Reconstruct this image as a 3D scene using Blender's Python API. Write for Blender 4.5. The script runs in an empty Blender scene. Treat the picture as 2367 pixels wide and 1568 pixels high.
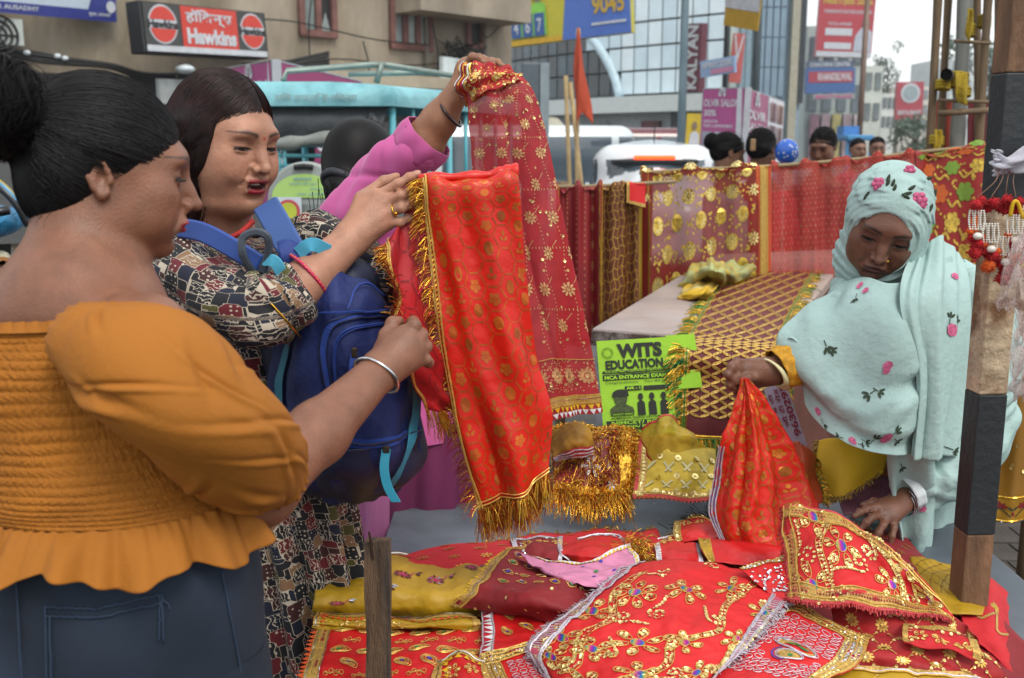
import bpy,math,random
import numpy as np
from math import sin,cos,pi,radians
random.seed(7); RNG=np.random.default_rng(7)
SC=bpy.context.scene
COLL=SC.collection
TILT=radians(10.57); CAMZ=1.58
cam=bpy.data.cameras.new('camera'); camo=bpy.data.objects.new('camera',cam); COLL.objects.link(camo)
camo.location=(0,0,CAMZ); camo.rotation_euler=(pi/2-TILT,0,0)
cam.lens=36; cam.sensor_width=36; cam.clip_start=0.05; cam.clip_end=900
cam.dof.use_dof=True; cam.dof.focus_distance=1.85; cam.dof.aperture_fstop=6.2
SC.camera=camo
W=bpy.data.worlds.new('World'); SC.world=W; W.use_nodes=True
_n=W.node_tree.nodes; _l=W.node_tree.links
_bg=_n['Background']
_sky=_n.new('ShaderNodeTexSky'); _sky.sky_type='NISHITA'; _sky.sun_disc=False
_sky.sun_elevation=radians(52); _sky.sun_rotation=radians(150); _sky.air_density=1.0; _sky.dust_density=4.0; _sky.ozone_density=1.5
_mx=_n.new('ShaderNodeMix'); _mx.data_type='RGBA'; _mx.inputs[0].default_value=0.72
_mx.inputs[7].default_value=(11.4,11.7,11.8,1)
_l.new(_sky.outputs[0],_mx.inputs[6]); _l.new(_mx.outputs[2],_bg.inputs[0]); _bg.inputs[1].default_value=0.085
_s=bpy.data.lights.new('sun','SUN'); _s.energy=1.25; _s.angle=radians(22); _s.color=(1,0.95,0.87)
suno=bpy.data.objects.new('sun',_s); COLL.objects.link(suno); suno.rotation_euler=(radians(38),0,radians(30))
SC.view_settings.view_transform='Standard'; SC.view_settings.look='None'; SC.view_settings.exposure=0.7; SC.view_settings.gamma=1
SC.cycles.use_denoising=True; SC.cycles.max_bounces=6; SC.cycles.transparent_max_bounces=12
SC.cycles.caustics_reflective=False; SC.cycles.caustics_refractive=False
SC.render.engine='CYCLES'
ct,st=cos(TILT),sin(TILT); CX,CY,FP=1183.5,783.7,2367.0
def at(x,y,Y):
    """point seen at picture position x,y (2367 wide) at forward distance Y metres"""
    a=(x-CX)/FP; b=-(y-CY)/FP
    d=np.array([a,b*st+ct,b*ct-st]); return d*(Y/d[1])+np.array([0,0,CAMZ])
def atz(x,y,z):
    a=(x-CX)/FP; b=-(y-CY)/FP
    d=np.array([a,b*st+ct,b*ct-st]); return d*((z-CAMZ)/d[2])+np.array([0,0,CAMZ])
def V(*a):return np.array(a,float)
def unit(v):v=np.asarray(v,float); return v/(np.linalg.norm(v)+1e-12)
def lin(h):
    h=h.lstrip('#'); c=[int(h[i:i+2],16)/255 for i in(0,2,4)]
    return tuple(((x+0.055)/1.055)**2.4 if x>0.04045 else x/12.92 for x in c)+(1,)
def C4(c):return lin(c)if isinstance(c,str)else(tuple(c)+(1,))[:4]
MATS={}
def mat(key,c,rough=0.7,metal=0.0,var=0.12,nscale=8.0,bump=0.0,bscale=60.0,c2=None,sheen=0.0,spec=0.5,emit=0.0,
        attr=None,trans=0.0,alpha=1.0,sss=0.0,coat=0.0,stretch=None,weave=0.0,aniso=0.0,dirt=0.0,translucent=0.0):
    """node material: base colour broken up by noise, optional second colour patches, bump, weave, colour attribute"""
    if key in MATS:return MATS[key]
    m=bpy.data.materials.new(key); m.use_nodes=True; nt=m.node_tree; N=nt.nodes; L=nt.links
    b=N['Principled BSDF']; col=C4(c)
    tc=N.new('ShaderNodeTexCoord'); mp=N.new('ShaderNodeMapping'); L.new(tc.outputs['Object'],mp.inputs[0])
    if stretch:mp.inputs['Scale'].default_value=stretch
    no=N.new('ShaderNodeTexNoise'); no.inputs['Scale'].default_value=nscale; no.inputs['Detail'].default_value=5; L.new(mp.outputs[0],no.inputs[0])
    ra=N.new('ShaderNodeMapRange'); ra.inputs[1].default_value=0.3; ra.inputs[2].default_value=0.7
    ra.inputs[3].default_value=1-var; ra.inputs[4].default_value=1+var; L.new(no.outputs[0],ra.inputs[0])
    mul=N.new('ShaderNodeMix'); mul.data_type='RGBA'; mul.blend_type='MULTIPLY'; mul.inputs[0].default_value=1
    if attr:
        at_=N.new('ShaderNodeVertexColor'); at_.layer_name=attr; L.new(at_.outputs[0],mul.inputs[6])
    elif c2 is not None:
        n2=N.new('ShaderNodeTexNoise'); n2.inputs['Scale'].default_value=nscale*0.35; n2.inputs['Detail'].default_value=8; n2.inputs['Roughness'].default_value=0.65; L.new(mp.outputs[0],n2.inputs[0])
        r2=N.new('ShaderNodeMapRange'); r2.inputs[1].default_value=0.46; r2.inputs[2].default_value=0.6; L.new(n2.outputs[0],r2.inputs[0])
        mc=N.new('ShaderNodeMix'); mc.data_type='RGBA'; mc.inputs[6].default_value=col; mc.inputs[7].default_value=C4(c2)
        L.new(r2.outputs[0],mc.inputs[0]); L.new(mc.outputs[2],mul.inputs[6])
    else:mul.inputs[6].default_value=col
    L.new(ra.outputs[0],mul.inputs[7]); L.new(mul.outputs[2],b.inputs['Base Color'])
    b.inputs['Roughness'].default_value=rough; b.inputs['Metallic'].default_value=metal; b.inputs['Specular IOR Level'].default_value=spec
    if sheen:b.inputs['Sheen Weight'].default_value=sheen; b.inputs['Sheen Roughness'].default_value=0.4
    if coat:b.inputs['Coat Weight'].default_value=coat; b.inputs['Coat Roughness'].default_value=0.08
    if sss:
        b.inputs['Subsurface Weight'].default_value=sss; b.inputs['Subsurface Radius'].default_value=(1.0,0.35,0.2); b.inputs['Subsurface Scale'].default_value=0.006
    if trans:b.inputs['Transmission Weight'].default_value=trans
    if alpha<1:b.inputs['Alpha'].default_value=alpha
    if emit:b.inputs['Emission Color'].default_value=col; b.inputs['Emission Strength'].default_value=emit
    if aniso:b.inputs['Anisotropic'].default_value=aniso
    last=None
    if bump:
        nb=N.new('ShaderNodeTexNoise'); nb.inputs['Scale'].default_value=bscale; nb.inputs['Detail'].default_value=6; L.new(mp.outputs[0],nb.inputs[0])
        bp=N.new('ShaderNodeBump'); bp.inputs['Strength'].default_value=min(1,bump); bp.inputs['Distance'].default_value=0.5/bscale; L.new(nb.outputs[0],bp.inputs['Height']); last=bp
    if weave:
        w=N.new('ShaderNodeTexWave'); w.inputs['Scale'].default_value=weave; w.inputs['Distortion'].default_value=0.6; L.new(tc.outputs['Object'],w.inputs[0]); w.bands_direction='DIAGONAL'
        b2=N.new('ShaderNodeBump'); b2.inputs['Strength'].default_value=0.25; b2.inputs['Distance'].default_value=0.0006; L.new(w.outputs[1],b2.inputs['Height'])
        if last:L.new(last.outputs[0],b2.inputs['Normal'])
        last=b2
    if last:L.new(last.outputs[0],b.inputs['Normal'])
    if translucent:
        tr=N.new('ShaderNodeBsdfTranslucent'); L.new(mul.outputs[2],tr.inputs[0]); ms=N.new('ShaderNodeMixShader'); ms.inputs[0].default_value=translucent
        out=N['Material Output']; L.new(b.outputs[0],ms.inputs[1]); L.new(tr.outputs[0],ms.inputs[2]); L.new(ms.outputs[0],out.inputs[0])
    MATS[key]=m; return m
def sheer(key,c,opacity,rough=0.6):
    """net-like see-through cloth: a weave mask mixes cloth with transparency"""
    if key in MATS:return MATS[key]
    m=mat(key,c,rough=rough,var=0.15,nscale=30,translucent=0.35); nt=m.node_tree; N=nt.nodes; L=nt.links; out=N['Material Output']
    src=out.inputs[0].links[0].from_socket
    tr=N.new('ShaderNodeBsdfTransparent'); ms=N.new('ShaderNodeMixShader'); ms.inputs[0].default_value=opacity
    L.new(tr.outputs[0],ms.inputs[1]); L.new(src,ms.inputs[2]); L.new(ms.outputs[0],out.inputs[0]); return m
def tag(o,label=None,cat=None,group=None,kind=None):
    if label:o['label']=label
    if cat:o['category']=cat
    if group:o['group']=group
    if kind:o['kind']=kind
    return o
def thing(name,label,cat,loc=(0,0,0),group=None):
    e=bpy.data.objects.new(name,None); COLL.objects.link(e); e.location=tuple(float(x)for x in loc); e.empty_display_size=0.05
    return tag(e,label,cat,group)
def mk(name,verts,faces,m,parent=None,smooth=False,uv=None,cols=None,kind=None):
    me=bpy.data.meshes.new(name)
    if isinstance(faces,np.ndarray)and faces.ndim==2:
        nv=len(verts); nf,k=faces.shape
        me.vertices.add(nv); me.vertices.foreach_set('co',np.asarray(verts,np.float32).ravel())
        me.loops.add(nf*k); me.loops.foreach_set('vertex_index',faces.astype(np.int32).ravel())
        me.polygons.add(nf); me.polygons.foreach_set('loop_start',np.arange(0,nf*k,k,dtype=np.int32))
        me.update(calc_edges=True)
    else:
        me.from_pydata([tuple(map(float,v))for v in verts],[],[tuple(int(i)for i in f)for f in faces]); me.update()
    if smooth:me.polygons.foreach_set('use_smooth',np.ones(len(me.polygons),bool))
    if cols is not None:
        a=me.color_attributes.new('Col','FLOAT_COLOR','POINT'); c=np.ones((len(verts),4),np.float32); c[:,:3]=np.asarray(cols)[:,:3]; a.data.foreach_set('color',c.ravel())
    if uv is not None:
        ul=me.uv_layers.new(name='UVMap'); li=np.zeros(len(me.loops),np.int32); me.loops.foreach_get('vertex_index',li)
        ul.data.foreach_set('uv',np.asarray(uv,np.float32)[li].ravel())
    for mm in(m if isinstance(m,(list,tuple))else[m]):me.materials.append(mm)
    o=bpy.data.objects.new(name,me); COLL.objects.link(o)
    if parent is not None:adopt(o,parent)
    if kind:o['kind']=kind
    return o
def wloc(o):
    p=np.array(o.location); q=o.parent
    while q is not None:p=p+np.array(q.location); q=q.parent
    return p
def adopt(o,parent):
    o.parent=parent; o.location=tuple(-wloc(parent)); return o
def copy_tree(o,parent=None):
    c=o.copy(); COLL.objects.link(c); c.parent=parent
    for ch in list(o.children):copy_tree(ch,c)
    return c
class MB:
    """collects simple shapes into one mesh part"""
    def __init__(s):s.v=[]; s.f=[]; s.mi=[]; s.cur=0
    def add(s,vs,fs):
        n=len(s.v); s.v.extend([tuple(map(float,p))for p in vs]); s.f.extend([tuple(i+n for i in f)for f in fs]); s.mi.extend([s.cur]*len(fs)); return s
    def box(s,c,size,R=None,bev=0.0):
        c=np.asarray(c,float); h=np.asarray(size,float)/2
        pts=np.array([[x,y,z]for x in(-1,1)for y in(-1,1)for z in(-1,1)])*h
        if R is not None:pts=pts@np.asarray(R).T
        return s.add(pts+c,[(0,1,3,2),(4,6,7,5),(0,4,5,1),(2,3,7,6),(0,2,6,4),(1,5,7,3)])
    def hexa(s,p):
        return s.add(p,[(3,2,1,0),(4,5,6,7),(0,1,5,4),(1,2,6,5),(2,3,7,6),(3,0,4,7)])
    def tube(s,pts,r,n=8,cap=True,closed=False):
        pts=[np.asarray(p,float)for p in pts]; m=len(pts); rr=r if hasattr(r,'__len__')else[r]*m
        vs=[]; up=None
        for i,p in enumerate(pts):
            if closed:t=unit(pts[(i+1)%m]-pts[i-1])
            else:t=unit(pts[min(i+1,m-1)]-pts[max(i-1,0)])
            if up is None:up=unit(np.cross(t,(0.3,0.2,1)if abs(t[2])<0.9 else(1,0.1,0)))
            a=unit(up-t*np.dot(up,t)); b=np.cross(t,a); up=a
            for k in range(n):w=2*pi*k/n; vs.append(p+rr[i]*(a*cos(w)+b*sin(w)))
        fs=[]
        for i in range(m if closed else m-1):
            j=(i+1)%m
            for k in range(n):fs.append((i*n+k,i*n+(k+1)%n,j*n+(k+1)%n,j*n+k))
        if cap and not closed:fs.append(tuple(range(n-1,-1,-1))); fs.append(tuple((m-1)*n+k for k in range(n)))
        return s.add(vs,fs)
    def ring(s,c,nrm,R,r,n=28,k=6):
        nrm=unit(nrm); a=unit(np.cross(nrm,(0.31,0.2,0.93))); b=np.cross(nrm,a)
        return s.tube([np.asarray(c)+R*(a*cos(2*pi*i/n)+b*sin(2*pi*i/n))for i in range(n)],r,k,closed=True)
    def prism(s,poly,O,U,Vv,h):
        """polygon in plane (O,U,V) extruded by h along the normal"""
        O=np.asarray(O,float); U=np.asarray(U,float); Vv=np.asarray(Vv,float); N=unit(np.cross(U,Vv)); n=len(poly)
        a=[O+U*p[0]+Vv*p[1]for p in poly]; b=[p+N*h for p in a]
        return s.add(a+b,[tuple(range(n-1,-1,-1)),tuple(range(n,2*n))]+[(i,(i+1)%n,n+(i+1)%n,n+i)for i in range(n)])
    def sphere(s,c,r,nu=12,nv=8,R=None):
        r=np.asarray(r if hasattr(r,'__len__')else(r,r,r),float); vs=[]; fs=[]
        for j in range(nv+1):
            ph=pi*j/nv
            for i in range(nu):th=2*pi*i/nu; vs.append(np.array([sin(ph)*cos(th),sin(ph)*sin(th),cos(ph)])*r)
        vs=np.array(vs)
        if R is not None:vs=vs@np.asarray(R).T
        for j in range(nv):
            for i in range(nu):fs.append((j*nu+i,(j+1)*nu+i,(j+1)*nu+(i+1)%nu,j*nu+(i+1)%nu))
        return s.add(vs+np.asarray(c),fs)
    def build(s,name,m,parent=None,smooth=False,kind=None,bevel=0.0):
        o=mk(name,s.v,s.f,m,parent,smooth,kind=kind)
        if isinstance(m,(list,tuple))and len(m)>1:o.data.polygons.foreach_set('material_index',np.array(s.mi,np.int32))
        if bevel:
            md=o.modifiers.new('bevel','BEVEL'); md.width=bevel; md.segments=2; md.limit_method='ANGLE'
        return o
def rotz(a):c,s=cos(a),sin(a); return np.array([[c,-s,0],[s,c,0],[0,0,1]])
def rotx(a):c,s=cos(a),sin(a); return np.array([[1,0,0],[0,c,-s],[0,s,c]])
def roty(a):c,s=cos(a),sin(a); return np.array([[c,0,s],[0,1,0],[-s,0,c]])
def spline(pts,n):
    """Catmull-Rom through pts (any dimension), n samples"""
    P=np.asarray(pts,float); m=len(P); Q=np.vstack([2*P[0]-P[1],P,2*P[-1]-P[-2]]); out=[]
    for t in np.linspace(0,m-1,n):
        i=min(int(t),m-2); f=t-i; a,b,c,d=Q[i],Q[i+1],Q[i+2],Q[i+3]
        out.append(0.5*((2*b)+(c-a)*f+(2*a-5*b+4*c-d)*f*f+(3*b-a-3*c+d)*f**3))
    return np.array(out)
def noise3(P,f,seed=0):
    """cheap smooth noise in -1..1 from summed sines"""
    r=np.random.default_rng(seed); s=0; P=np.asarray(P)
    for i in range(6):
        d=unit(r.normal(size=3)); s=s+np.sin((P@d)*f*(0.7+0.6*r.random())+r.random()*6.28)
    return s/3.2
_TXT={}
def text_mesh(s,bold=0.0,font=None):
    k=(s,bold)
    if k not in _TXT:
        cu=bpy.data.curves.new('t','FONT'); cu.body=s; cu.size=1; cu.resolution_u=3; cu.offset=bold; cu.fill_mode='FRONT'
        o=bpy.data.objects.new('t',cu); me=bpy.data.meshes.new_from_object(o)
        vs=np.array([v.co[:]for v in me.vertices])if len(me.vertices)else np.zeros((0,3)); fs=[tuple(p.vertices)for p in me.polygons]
        bpy.data.meshes.remove(me); bpy.data.objects.remove(o); bpy.data.curves.remove(cu); _TXT[k]=(vs,fs)
    return _TXT[k]
class Panel:
    """a flat board in the scene: O lower-left corner, U right, Vv up, N outward; coordinates 0..1 of its size"""
    def __init__(s,O,U,Vv,w,h):s.O=np.asarray(O,float); s.U=unit(U); s.V=unit(np.asarray(Vv)-s.U*np.dot(Vv,s.U)); s.N=unit(np.cross(s.U,s.V)); s.w=w; s.h=h
    def p(s,u,v,d=0.0):return s.O+s.U*(u*s.w)+s.V*(v*s.h)+s.N*d
    def rect(s,mb,u0,v0,u1,v1,d):return mb.add([s.p(u0,v0,d),s.p(u1,v0,d),s.p(u1,v1,d),s.p(u0,v1,d)],[(0,1,2,3)])
    def poly(s,mb,pts,d):return mb.add([s.p(u,v,d)for u,v in pts],[tuple(range(len(pts)))])
    def disc(s,mb,u,v,r,d,n=28,a0=0,a1=2*pi,ry=None):
        ry=ry or r; full=abs(a1-a0-2*pi)<1e-6; k=n if full else n+1
        return mb.add([s.p(u,v,d)+s.U*r*cos(a0+(a1-a0)*i/n)+s.V*ry*sin(a0+(a1-a0)*i/n)for i in range(k)],[tuple(range(k))])
    def slab(s,mb,t,u0=0,v0=0,u1=1,v1=1):return mb.hexa([s.p(u0,v0,-t),s.p(u1,v0,-t),s.p(u1,v1,-t),s.p(u0,v1,-t),s.p(u0,v0),s.p(u1,v0),s.p(u1,v1),s.p(u0,v1)])
    def text(s,mb,t,u0,v0,u1,v1,d,bold=0.0,rot=0):
        vs,fs=text_mesh(t,bold)
        if not len(vs):return mb
        P=vs[:,:2].copy()
        if rot:P=np.stack([-P[:,1],P[:,0]],1)
        lo=P.min(0); hi=P.max(0); P=(P-lo)/np.maximum(hi-lo,1e-6)
        return mb.add([s.p(u0+(u1-u0)*a,v0+(v1-v0)*b,d)for a,b in P],fs)
def panel_px(tl,tr,bl,Yl,Yr=None):
    """board from its picture corners: top-left, top-right, bottom-left and the distances of its two ends; kept upright"""
    Yr=Yr or Yl; A=at(*tl,Yl); B=at(*tr,Yr); Cc=at(*bl,Yl); Vv=A-Cc; U=B-A
    return Panel(Cc,U,Vv,np.linalg.norm(U),np.linalg.norm(Vv))
class Sdf:
    def __init__(s):s.ops=[]
    def _b(s,c,r):return(np.asarray(c,np.float32),float(r))
    def cap(s,a,b,ra,rb=None,k=0.01,sub=False):
        rb=ra if rb is None else rb; a=np.asarray(a,float); b=np.asarray(b,float); ab=b-a; L2=max(float(ab@ab),1e-9)
        def f(P):
            t=np.clip(((P-a)@ab)/L2,0,1); q=P-a-t[:,None]*ab
            return np.sqrt(np.einsum('ij,ij->i',q,q))-(ra+(rb-ra)*t)
        s.ops.append((f,k,sub,s._b((a+b)/2,math.sqrt(L2)/2+max(ra,rb)))); return s
    def chain(s,pts,rs,k=0.008):
        for i in range(len(pts)-1):s.cap(pts[i],pts[i+1],rs[i],rs[i+1],k if i==0 else min(k,0.004))
        return s
    def ell(s,c,r,R=None,k=0.01,sub=False):
        c=np.asarray(c,float); r=np.asarray(r if hasattr(r,'__len__')else(r,r,r),float); Rt=None if R is None else np.asarray(R,float)
        def f(P):
            q=P-c
            if Rt is not None:q=q@Rt
            a=q/r; k0=np.sqrt(np.einsum('ij,ij->i',a,a)); a=a/r; k1=np.sqrt(np.einsum('ij,ij->i',a,a))
            return k0*(k0-1)/np.maximum(k1,1e-9)
        s.ops.append((f,k,sub,s._b(c,max(r)))); return s
    def group(s,g,M,c,scale=1.0,k=0.02,rad=0.2,off=(0,0,0)):
        """sub-sculpture g (own frame) placed with rotation M (columns = axes), centre c"""
        M=np.asarray(M,float); c=np.asarray(c,float)
        def f(P,C=None,R=0.0,reach=1e9):
            if C is not None:C=((np.asarray(C)-c)@M)/scale
            return g.ev(((P-c)@M)/scale,C,R/scale,reach/scale)*scale
        f.nest=True
        s.ops.append((f,k,False,s._b(c+M@np.asarray(off,float)*scale,rad))); return s
    def ev(s,P,C=None,R=0.0,reach=1e9):
        d=np.full(len(P),1e3)
        for f,k,sub,(bc,br)in s.ops:
            if C is not None and np.linalg.norm(C-bc)-br-R>reach+k:continue
            e=f(P,C,R,reach)if hasattr(f,'nest')else f(P)
            if sub:e=-e; h=np.maximum(k-np.abs(d-e),0)/max(k,1e-9); d=np.maximum(d,e)+h*h*k/4
            else:h=np.maximum(k-np.abs(d-e),0)/max(k,1e-9); d=np.minimum(d,e)-h*h*k/4
        return d
    def mesh(s,lo,hi,h,B=14,disp=None):
        lo=np.asarray(lo,float); hi=np.asarray(hi,float); nb=np.ceil((hi-lo)/(h*B)).astype(int); NX,NY=nb[0]*B+2,nb[1]*B+2
        g=np.stack(np.meshgrid(*[np.arange(n)for n in nb],indexing='ij'),-1).reshape(-1,3); cen=lo+(g+0.5)*h*B; hd=h*B*0.87
        d=s.ev(cen); keep=np.abs(d)<hd*1.45; g=g[keep]; cen=cen[keep]
        ii=np.stack(np.meshgrid(*[np.arange(B+1)]*3,indexing='ij'),-1).reshape(-1,3)
        co=np.array([[x,y,z]for x in(0,1)for y in(0,1)for z in(0,1)])
        edges=[(a,b)for a in range(8)for b in range(a+1,8)if np.abs(co[a]-co[b]).sum()==1]
        cid=[]; cpos=[]; qs=[]
        for gi,c in zip(g,cen):
            P=lo+(gi*B+ii)*h; F=s.ev(P,c,hd,2.2*hd)
            if disp is not None:F=F+disp(P)
            F=F.reshape(B+1,B+1,B+1); I=F<0
            if I.all()or not I.any():continue
            cn=sum(I[a:B+a,b:B+b,e:B+e].astype(np.int8)for a in(0,1)for b in(0,1)for e in(0,1))
            X=np.argwhere((cn>0)&(cn<8))
            if not len(X):continue
            fv=np.stack([F[X[:,0]+o[0],X[:,1]+o[1],X[:,2]+o[2]]for o in co],1)
            acc=np.zeros((len(X),3)); cnt=np.zeros(len(X))
            for a,b in edges:
                fa,fb=fv[:,a],fv[:,b]; m=(fa<0)!=(fb<0); t=np.where(m,fa/np.where(m,fa-fb,1),0)
                acc+=m[:,None]*(co[a]+t[:,None]*(co[b]-co[a])); cnt+=m
            G=gi*B+X; cid.append(G[:,0]+NX*(G[:,1]+NY*G[:,2])); cpos.append(lo+(G+acc/cnt[:,None])*h)
            for ax in range(3):
                u,w=[(1,2),(2,0),(0,1)][ax]
                sl0=[slice(0,B)]*3; sl1=[slice(0,B)]*3; sl1[ax]=slice(1,B+1)
                A=I[tuple(sl0)]; Bq=I[tuple(sl1)]; E=np.argwhere(A!=Bq)
                if not len(E):continue
                fl=A[E[:,0],E[:,1],E[:,2]]; E=E+gi*B; du=np.zeros(3,int); du[u]=1; dw=np.zeros(3,int); dw[w]=1
                q=np.stack([E-du-dw,E-dw,E,E-du],1); q=q[:,:,0]+NX*(q[:,:,1]+NY*q[:,:,2])
                q[~fl]=q[~fl][:,::-1]; qs.append(q)
        cid=np.concatenate(cid); cpos=np.concatenate(cpos); cid,ix=np.unique(cid,return_index=True); cpos=cpos[ix]
        q=np.concatenate(qs); j=np.searchsorted(cid,q); j=np.minimum(j,len(cid)-1); ok=(cid[j]==q).all(1)
        return cpos,j[ok]
def relax(v,f,it=1,w=0.5):
    for _ in range(it):
        s=np.zeros_like(v); n=np.zeros(len(v))
        for a,b in((0,1),(1,2),(2,3),(3,0)):
            np.add.at(s,f[:,a],v[f[:,b]]); np.add.at(s,f[:,b],v[f[:,a]]); np.add.at(n,f[:,a],1); np.add.at(n,f[:,b],1)
        v=v*(1-w)+w*s/np.maximum(n,1)[:,None]
    return v
def frame(fwd,up):
    """columns: side (+x), forward (+y), up (+z)"""
    f=unit(fwd); u=unit(np.asarray(up)-f*np.dot(up,f)); return np.stack([np.cross(f,u),f,u],1)
def _rbox(s,c,half,r,R=None,k=0.01,sub=False):
    c=np.asarray(c,float); hv=np.asarray(half,float)-r; Rt=None if R is None else np.asarray(R,float)
    def f(P):
        q=P-c
        if Rt is not None:q=q@Rt
        q=np.abs(q)-hv; return np.sqrt((np.maximum(q,0)**2).sum(1))+np.minimum(q.max(1),0)-r
    s.ops.append((f,k,sub,s._b(c,float(np.linalg.norm(half))))); return s
Sdf.rbox=_rbox
def proj(P):
    P=np.asarray(P,float); x=P[...,0]; y=P[...,1]; z=P[...,2]-CAMZ; f=y*ct-z*st; return np.stack([CX+FP*x/f,CY-FP*(y*st+z*ct)/f],-1)
def r_px(px,Y):return px*Y/FP
def grid_faces(m,n,closed=False):
    i,j=np.meshgrid(np.arange(m-1),np.arange(n if closed else n-1),indexing='ij'); j2=(j+1)%n
    return np.stack([i*n+j,i*n+j2,(i+1)*n+j2,(i+1)*n+j],-1).reshape(-1,4)
def bicubic(ctrl,nv,nu):
    A=np.asarray(ctrl,float); rows=np.array([spline(r,nu)for r in A]); return np.array([spline(rows[:,k],nv)for k in range(nu)]).transpose(1,0,2)
CRUMPLE=0.0
class Sheet:
    """cloth surface through a grid of control points (picture x, y, distance), rows run downwards; u across, v down"""
    def __init__(s,ctrl,nv=60,nu=60,fold=None,world=False,crumple=None):
        A=np.array(ctrl if world else[[at(*p)for p in r]for r in ctrl],float)
        s.nv,s.nu=nv,nu; s.P=bicubic(A,nv,nu); s._n()
        if fold is not None:
            v,u=np.meshgrid(np.linspace(0,1,nv),np.linspace(0,1,nu),indexing='ij'); s.P=s.P+s.N*fold(u,v)[...,None]; s._n()
        if crumple is None:crumple=CRUMPLE
        if crumple:s.P=s.P+s.N*(crumple*(noise3(s.P,70,3)+0.6*noise3(s.P,150,4)+0.35*noise3(s.P,330,5)))[...,None]; s._n()
        du=np.linalg.norm(np.diff(s.P,axis=1),axis=2).sum(1).mean(); dv=np.linalg.norm(np.diff(s.P,axis=0),axis=2).sum(0).mean(); s.w,s.h=du,dv
    def _n(s):
        gu=np.gradient(s.P,axis=1); gv=np.gradient(s.P,axis=0); n=np.cross(gu,gv); n/=np.linalg.norm(n,axis=2,keepdims=True)+1e-12
        c=s.P-np.array([0,0,CAMZ]); sg=np.sign(-(n*c).sum(2).mean())or 1; s.N=n*sg; s.flip=sg>0
    def ev(s,uv,off=0.0):
        uv=np.asarray(uv,float).reshape(-1,2); a=np.clip(uv[:,0],0,1)*(s.nu-1); b=np.clip(uv[:,1],0,1)*(s.nv-1)
        i=np.minimum(a.astype(int),s.nu-2); j=np.minimum(b.astype(int),s.nv-2); f=(a-i)[:,None]; g=(b-j)[:,None]
        def bl(A):return(A[j,i]*(1-f)+A[j,i+1]*f)*(1-g)+(A[j+1,i]*(1-f)+A[j+1,i+1]*f)*g
        off=np.asarray(off,float); off=off[:,None]if off.ndim else off
        return bl(s.P)+bl(s.N)*off
    def build(s,name,m,parent=None,thick=0.0,cols=None,kind=None):
        v,u=np.meshgrid(np.linspace(0,1,s.nv),np.linspace(0,1,s.nu),indexing='ij'); f=grid_faces(s.nv,s.nu)
        if not s.flip:f=f[:,::-1]
        o=mk(name,s.P.reshape(-1,3),f,m,parent,True,uv=np.stack([u*s.w,(1-v)*s.h],-1).reshape(-1,2),cols=cols,kind=kind)
        if thick:md=o.modifiers.new('thickness','SOLIDIFY'); md.thickness=thick; md.offset=-1
        return o
class Deco:
    """flat or raised trim laid on a sheet, in metres of u (across) and v (down)"""
    def __init__(s,sh,off=0.0012):s.sh=sh; s.off=off; s.v=[]; s.f=[]; s.n=0
    def _uv(s,p):return np.asarray(p,float).reshape(-1,2)/np.array([s.sh.w,s.sh.h])
    def _add(s,vs,fs):s.v.append(vs); s.f.extend([tuple(i+s.n for i in f)for f in fs]); s.n+=len(vs); return s
    def ok(s,p):
        u=s._uv(p); return(u>0).all()and(u<1).all()
    def poly(s,pts,off=None):
        if s.ok(pts):s._add(s.sh.ev(s._uv(pts),s.off if off is None else off),[tuple(range(len(pts)))])
        return s
    def disc(s,c,r,n=8,off=None,ry=None,a=0.0,clip=True):
        t=np.arange(n)*2*pi/n; x=r*np.cos(t); y=(ry or r)*np.sin(t); p=np.stack([c[0]+x*cos(a)-y*sin(a),c[1]+x*sin(a)+y*cos(a)],1); return s.poly(p,off)
    def band(s,pts,w,off=None,close=False):
        """ribbon of width w along a path"""
        P=np.asarray(pts,float)
        if close:P=np.vstack([P,P[:1]])
        if not s.ok(np.clip(P,1e-6,[s.sh.w-1e-6,s.sh.h-1e-6])):return s
        t=np.gradient(P,axis=0); nrm=np.stack([-t[:,1],t[:,0]],1); nrm/=np.linalg.norm(nrm,axis=1,keepdims=True)+1e-9
        L=s._uv(P-nrm*w/2); R=s._uv(P+nrm*w/2); m=len(P); o=s.off if off is None else off
        if((P<0).any()or(P[:,0]>s.sh.w).any()or(P[:,1]>s.sh.h).any()):return s
        return s._add(np.vstack([s.sh.ev(L,o),s.sh.ev(R,o)]),[(i,i+1,m+i+1,m+i)for i in range(m-1)])
    def cord(s,pts,r,off=None,close=False,k=4):
        P=np.asarray(pts,float)
        if close:P=np.vstack([P,P[:1]])
        u=s._uv(P)
        if(u<0).any()or(u>1).any():return s
        mb=MB(); mb.tube(s.sh.ev(u,(s.off if off is None else off)+r*0.5),r,k,cap=False); return s._add(np.array(mb.v),mb.f)
    def sequin(s,c,r,n=8):
        """shallow cup with a centre hole rim, tilted at random"""
        if not s.ok(np.array([c])):return s
        p=s.sh.ev(s._uv([c])); q=s.sh.ev(s._uv([c]),1.0)-p; N=unit(q[0]+RNG.normal(size=3)*0.22); a=unit(np.cross(N,(0.3,0.9,0.2))); b=np.cross(N,a); t=np.arange(n)*2*pi/n
        ring=lambda R,h:p[0]+N*h+R*(np.cos(t)[:,None]*a+np.sin(t)[:,None]*b)
        vs=np.vstack([ring(r,s.off+0.0009),ring(r*0.30,s.off+0.0003)])
        return s._add(vs,[(i,(i+1)%n,n+(i+1)%n,n+i)for i in range(n)])
    def build(s,name,m,parent,kind='stuff',smooth=False):
        if not s.n:return parent
        return mk(name,np.vstack(s.v),s.f,m,parent,smooth,kind=kind)
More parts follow.
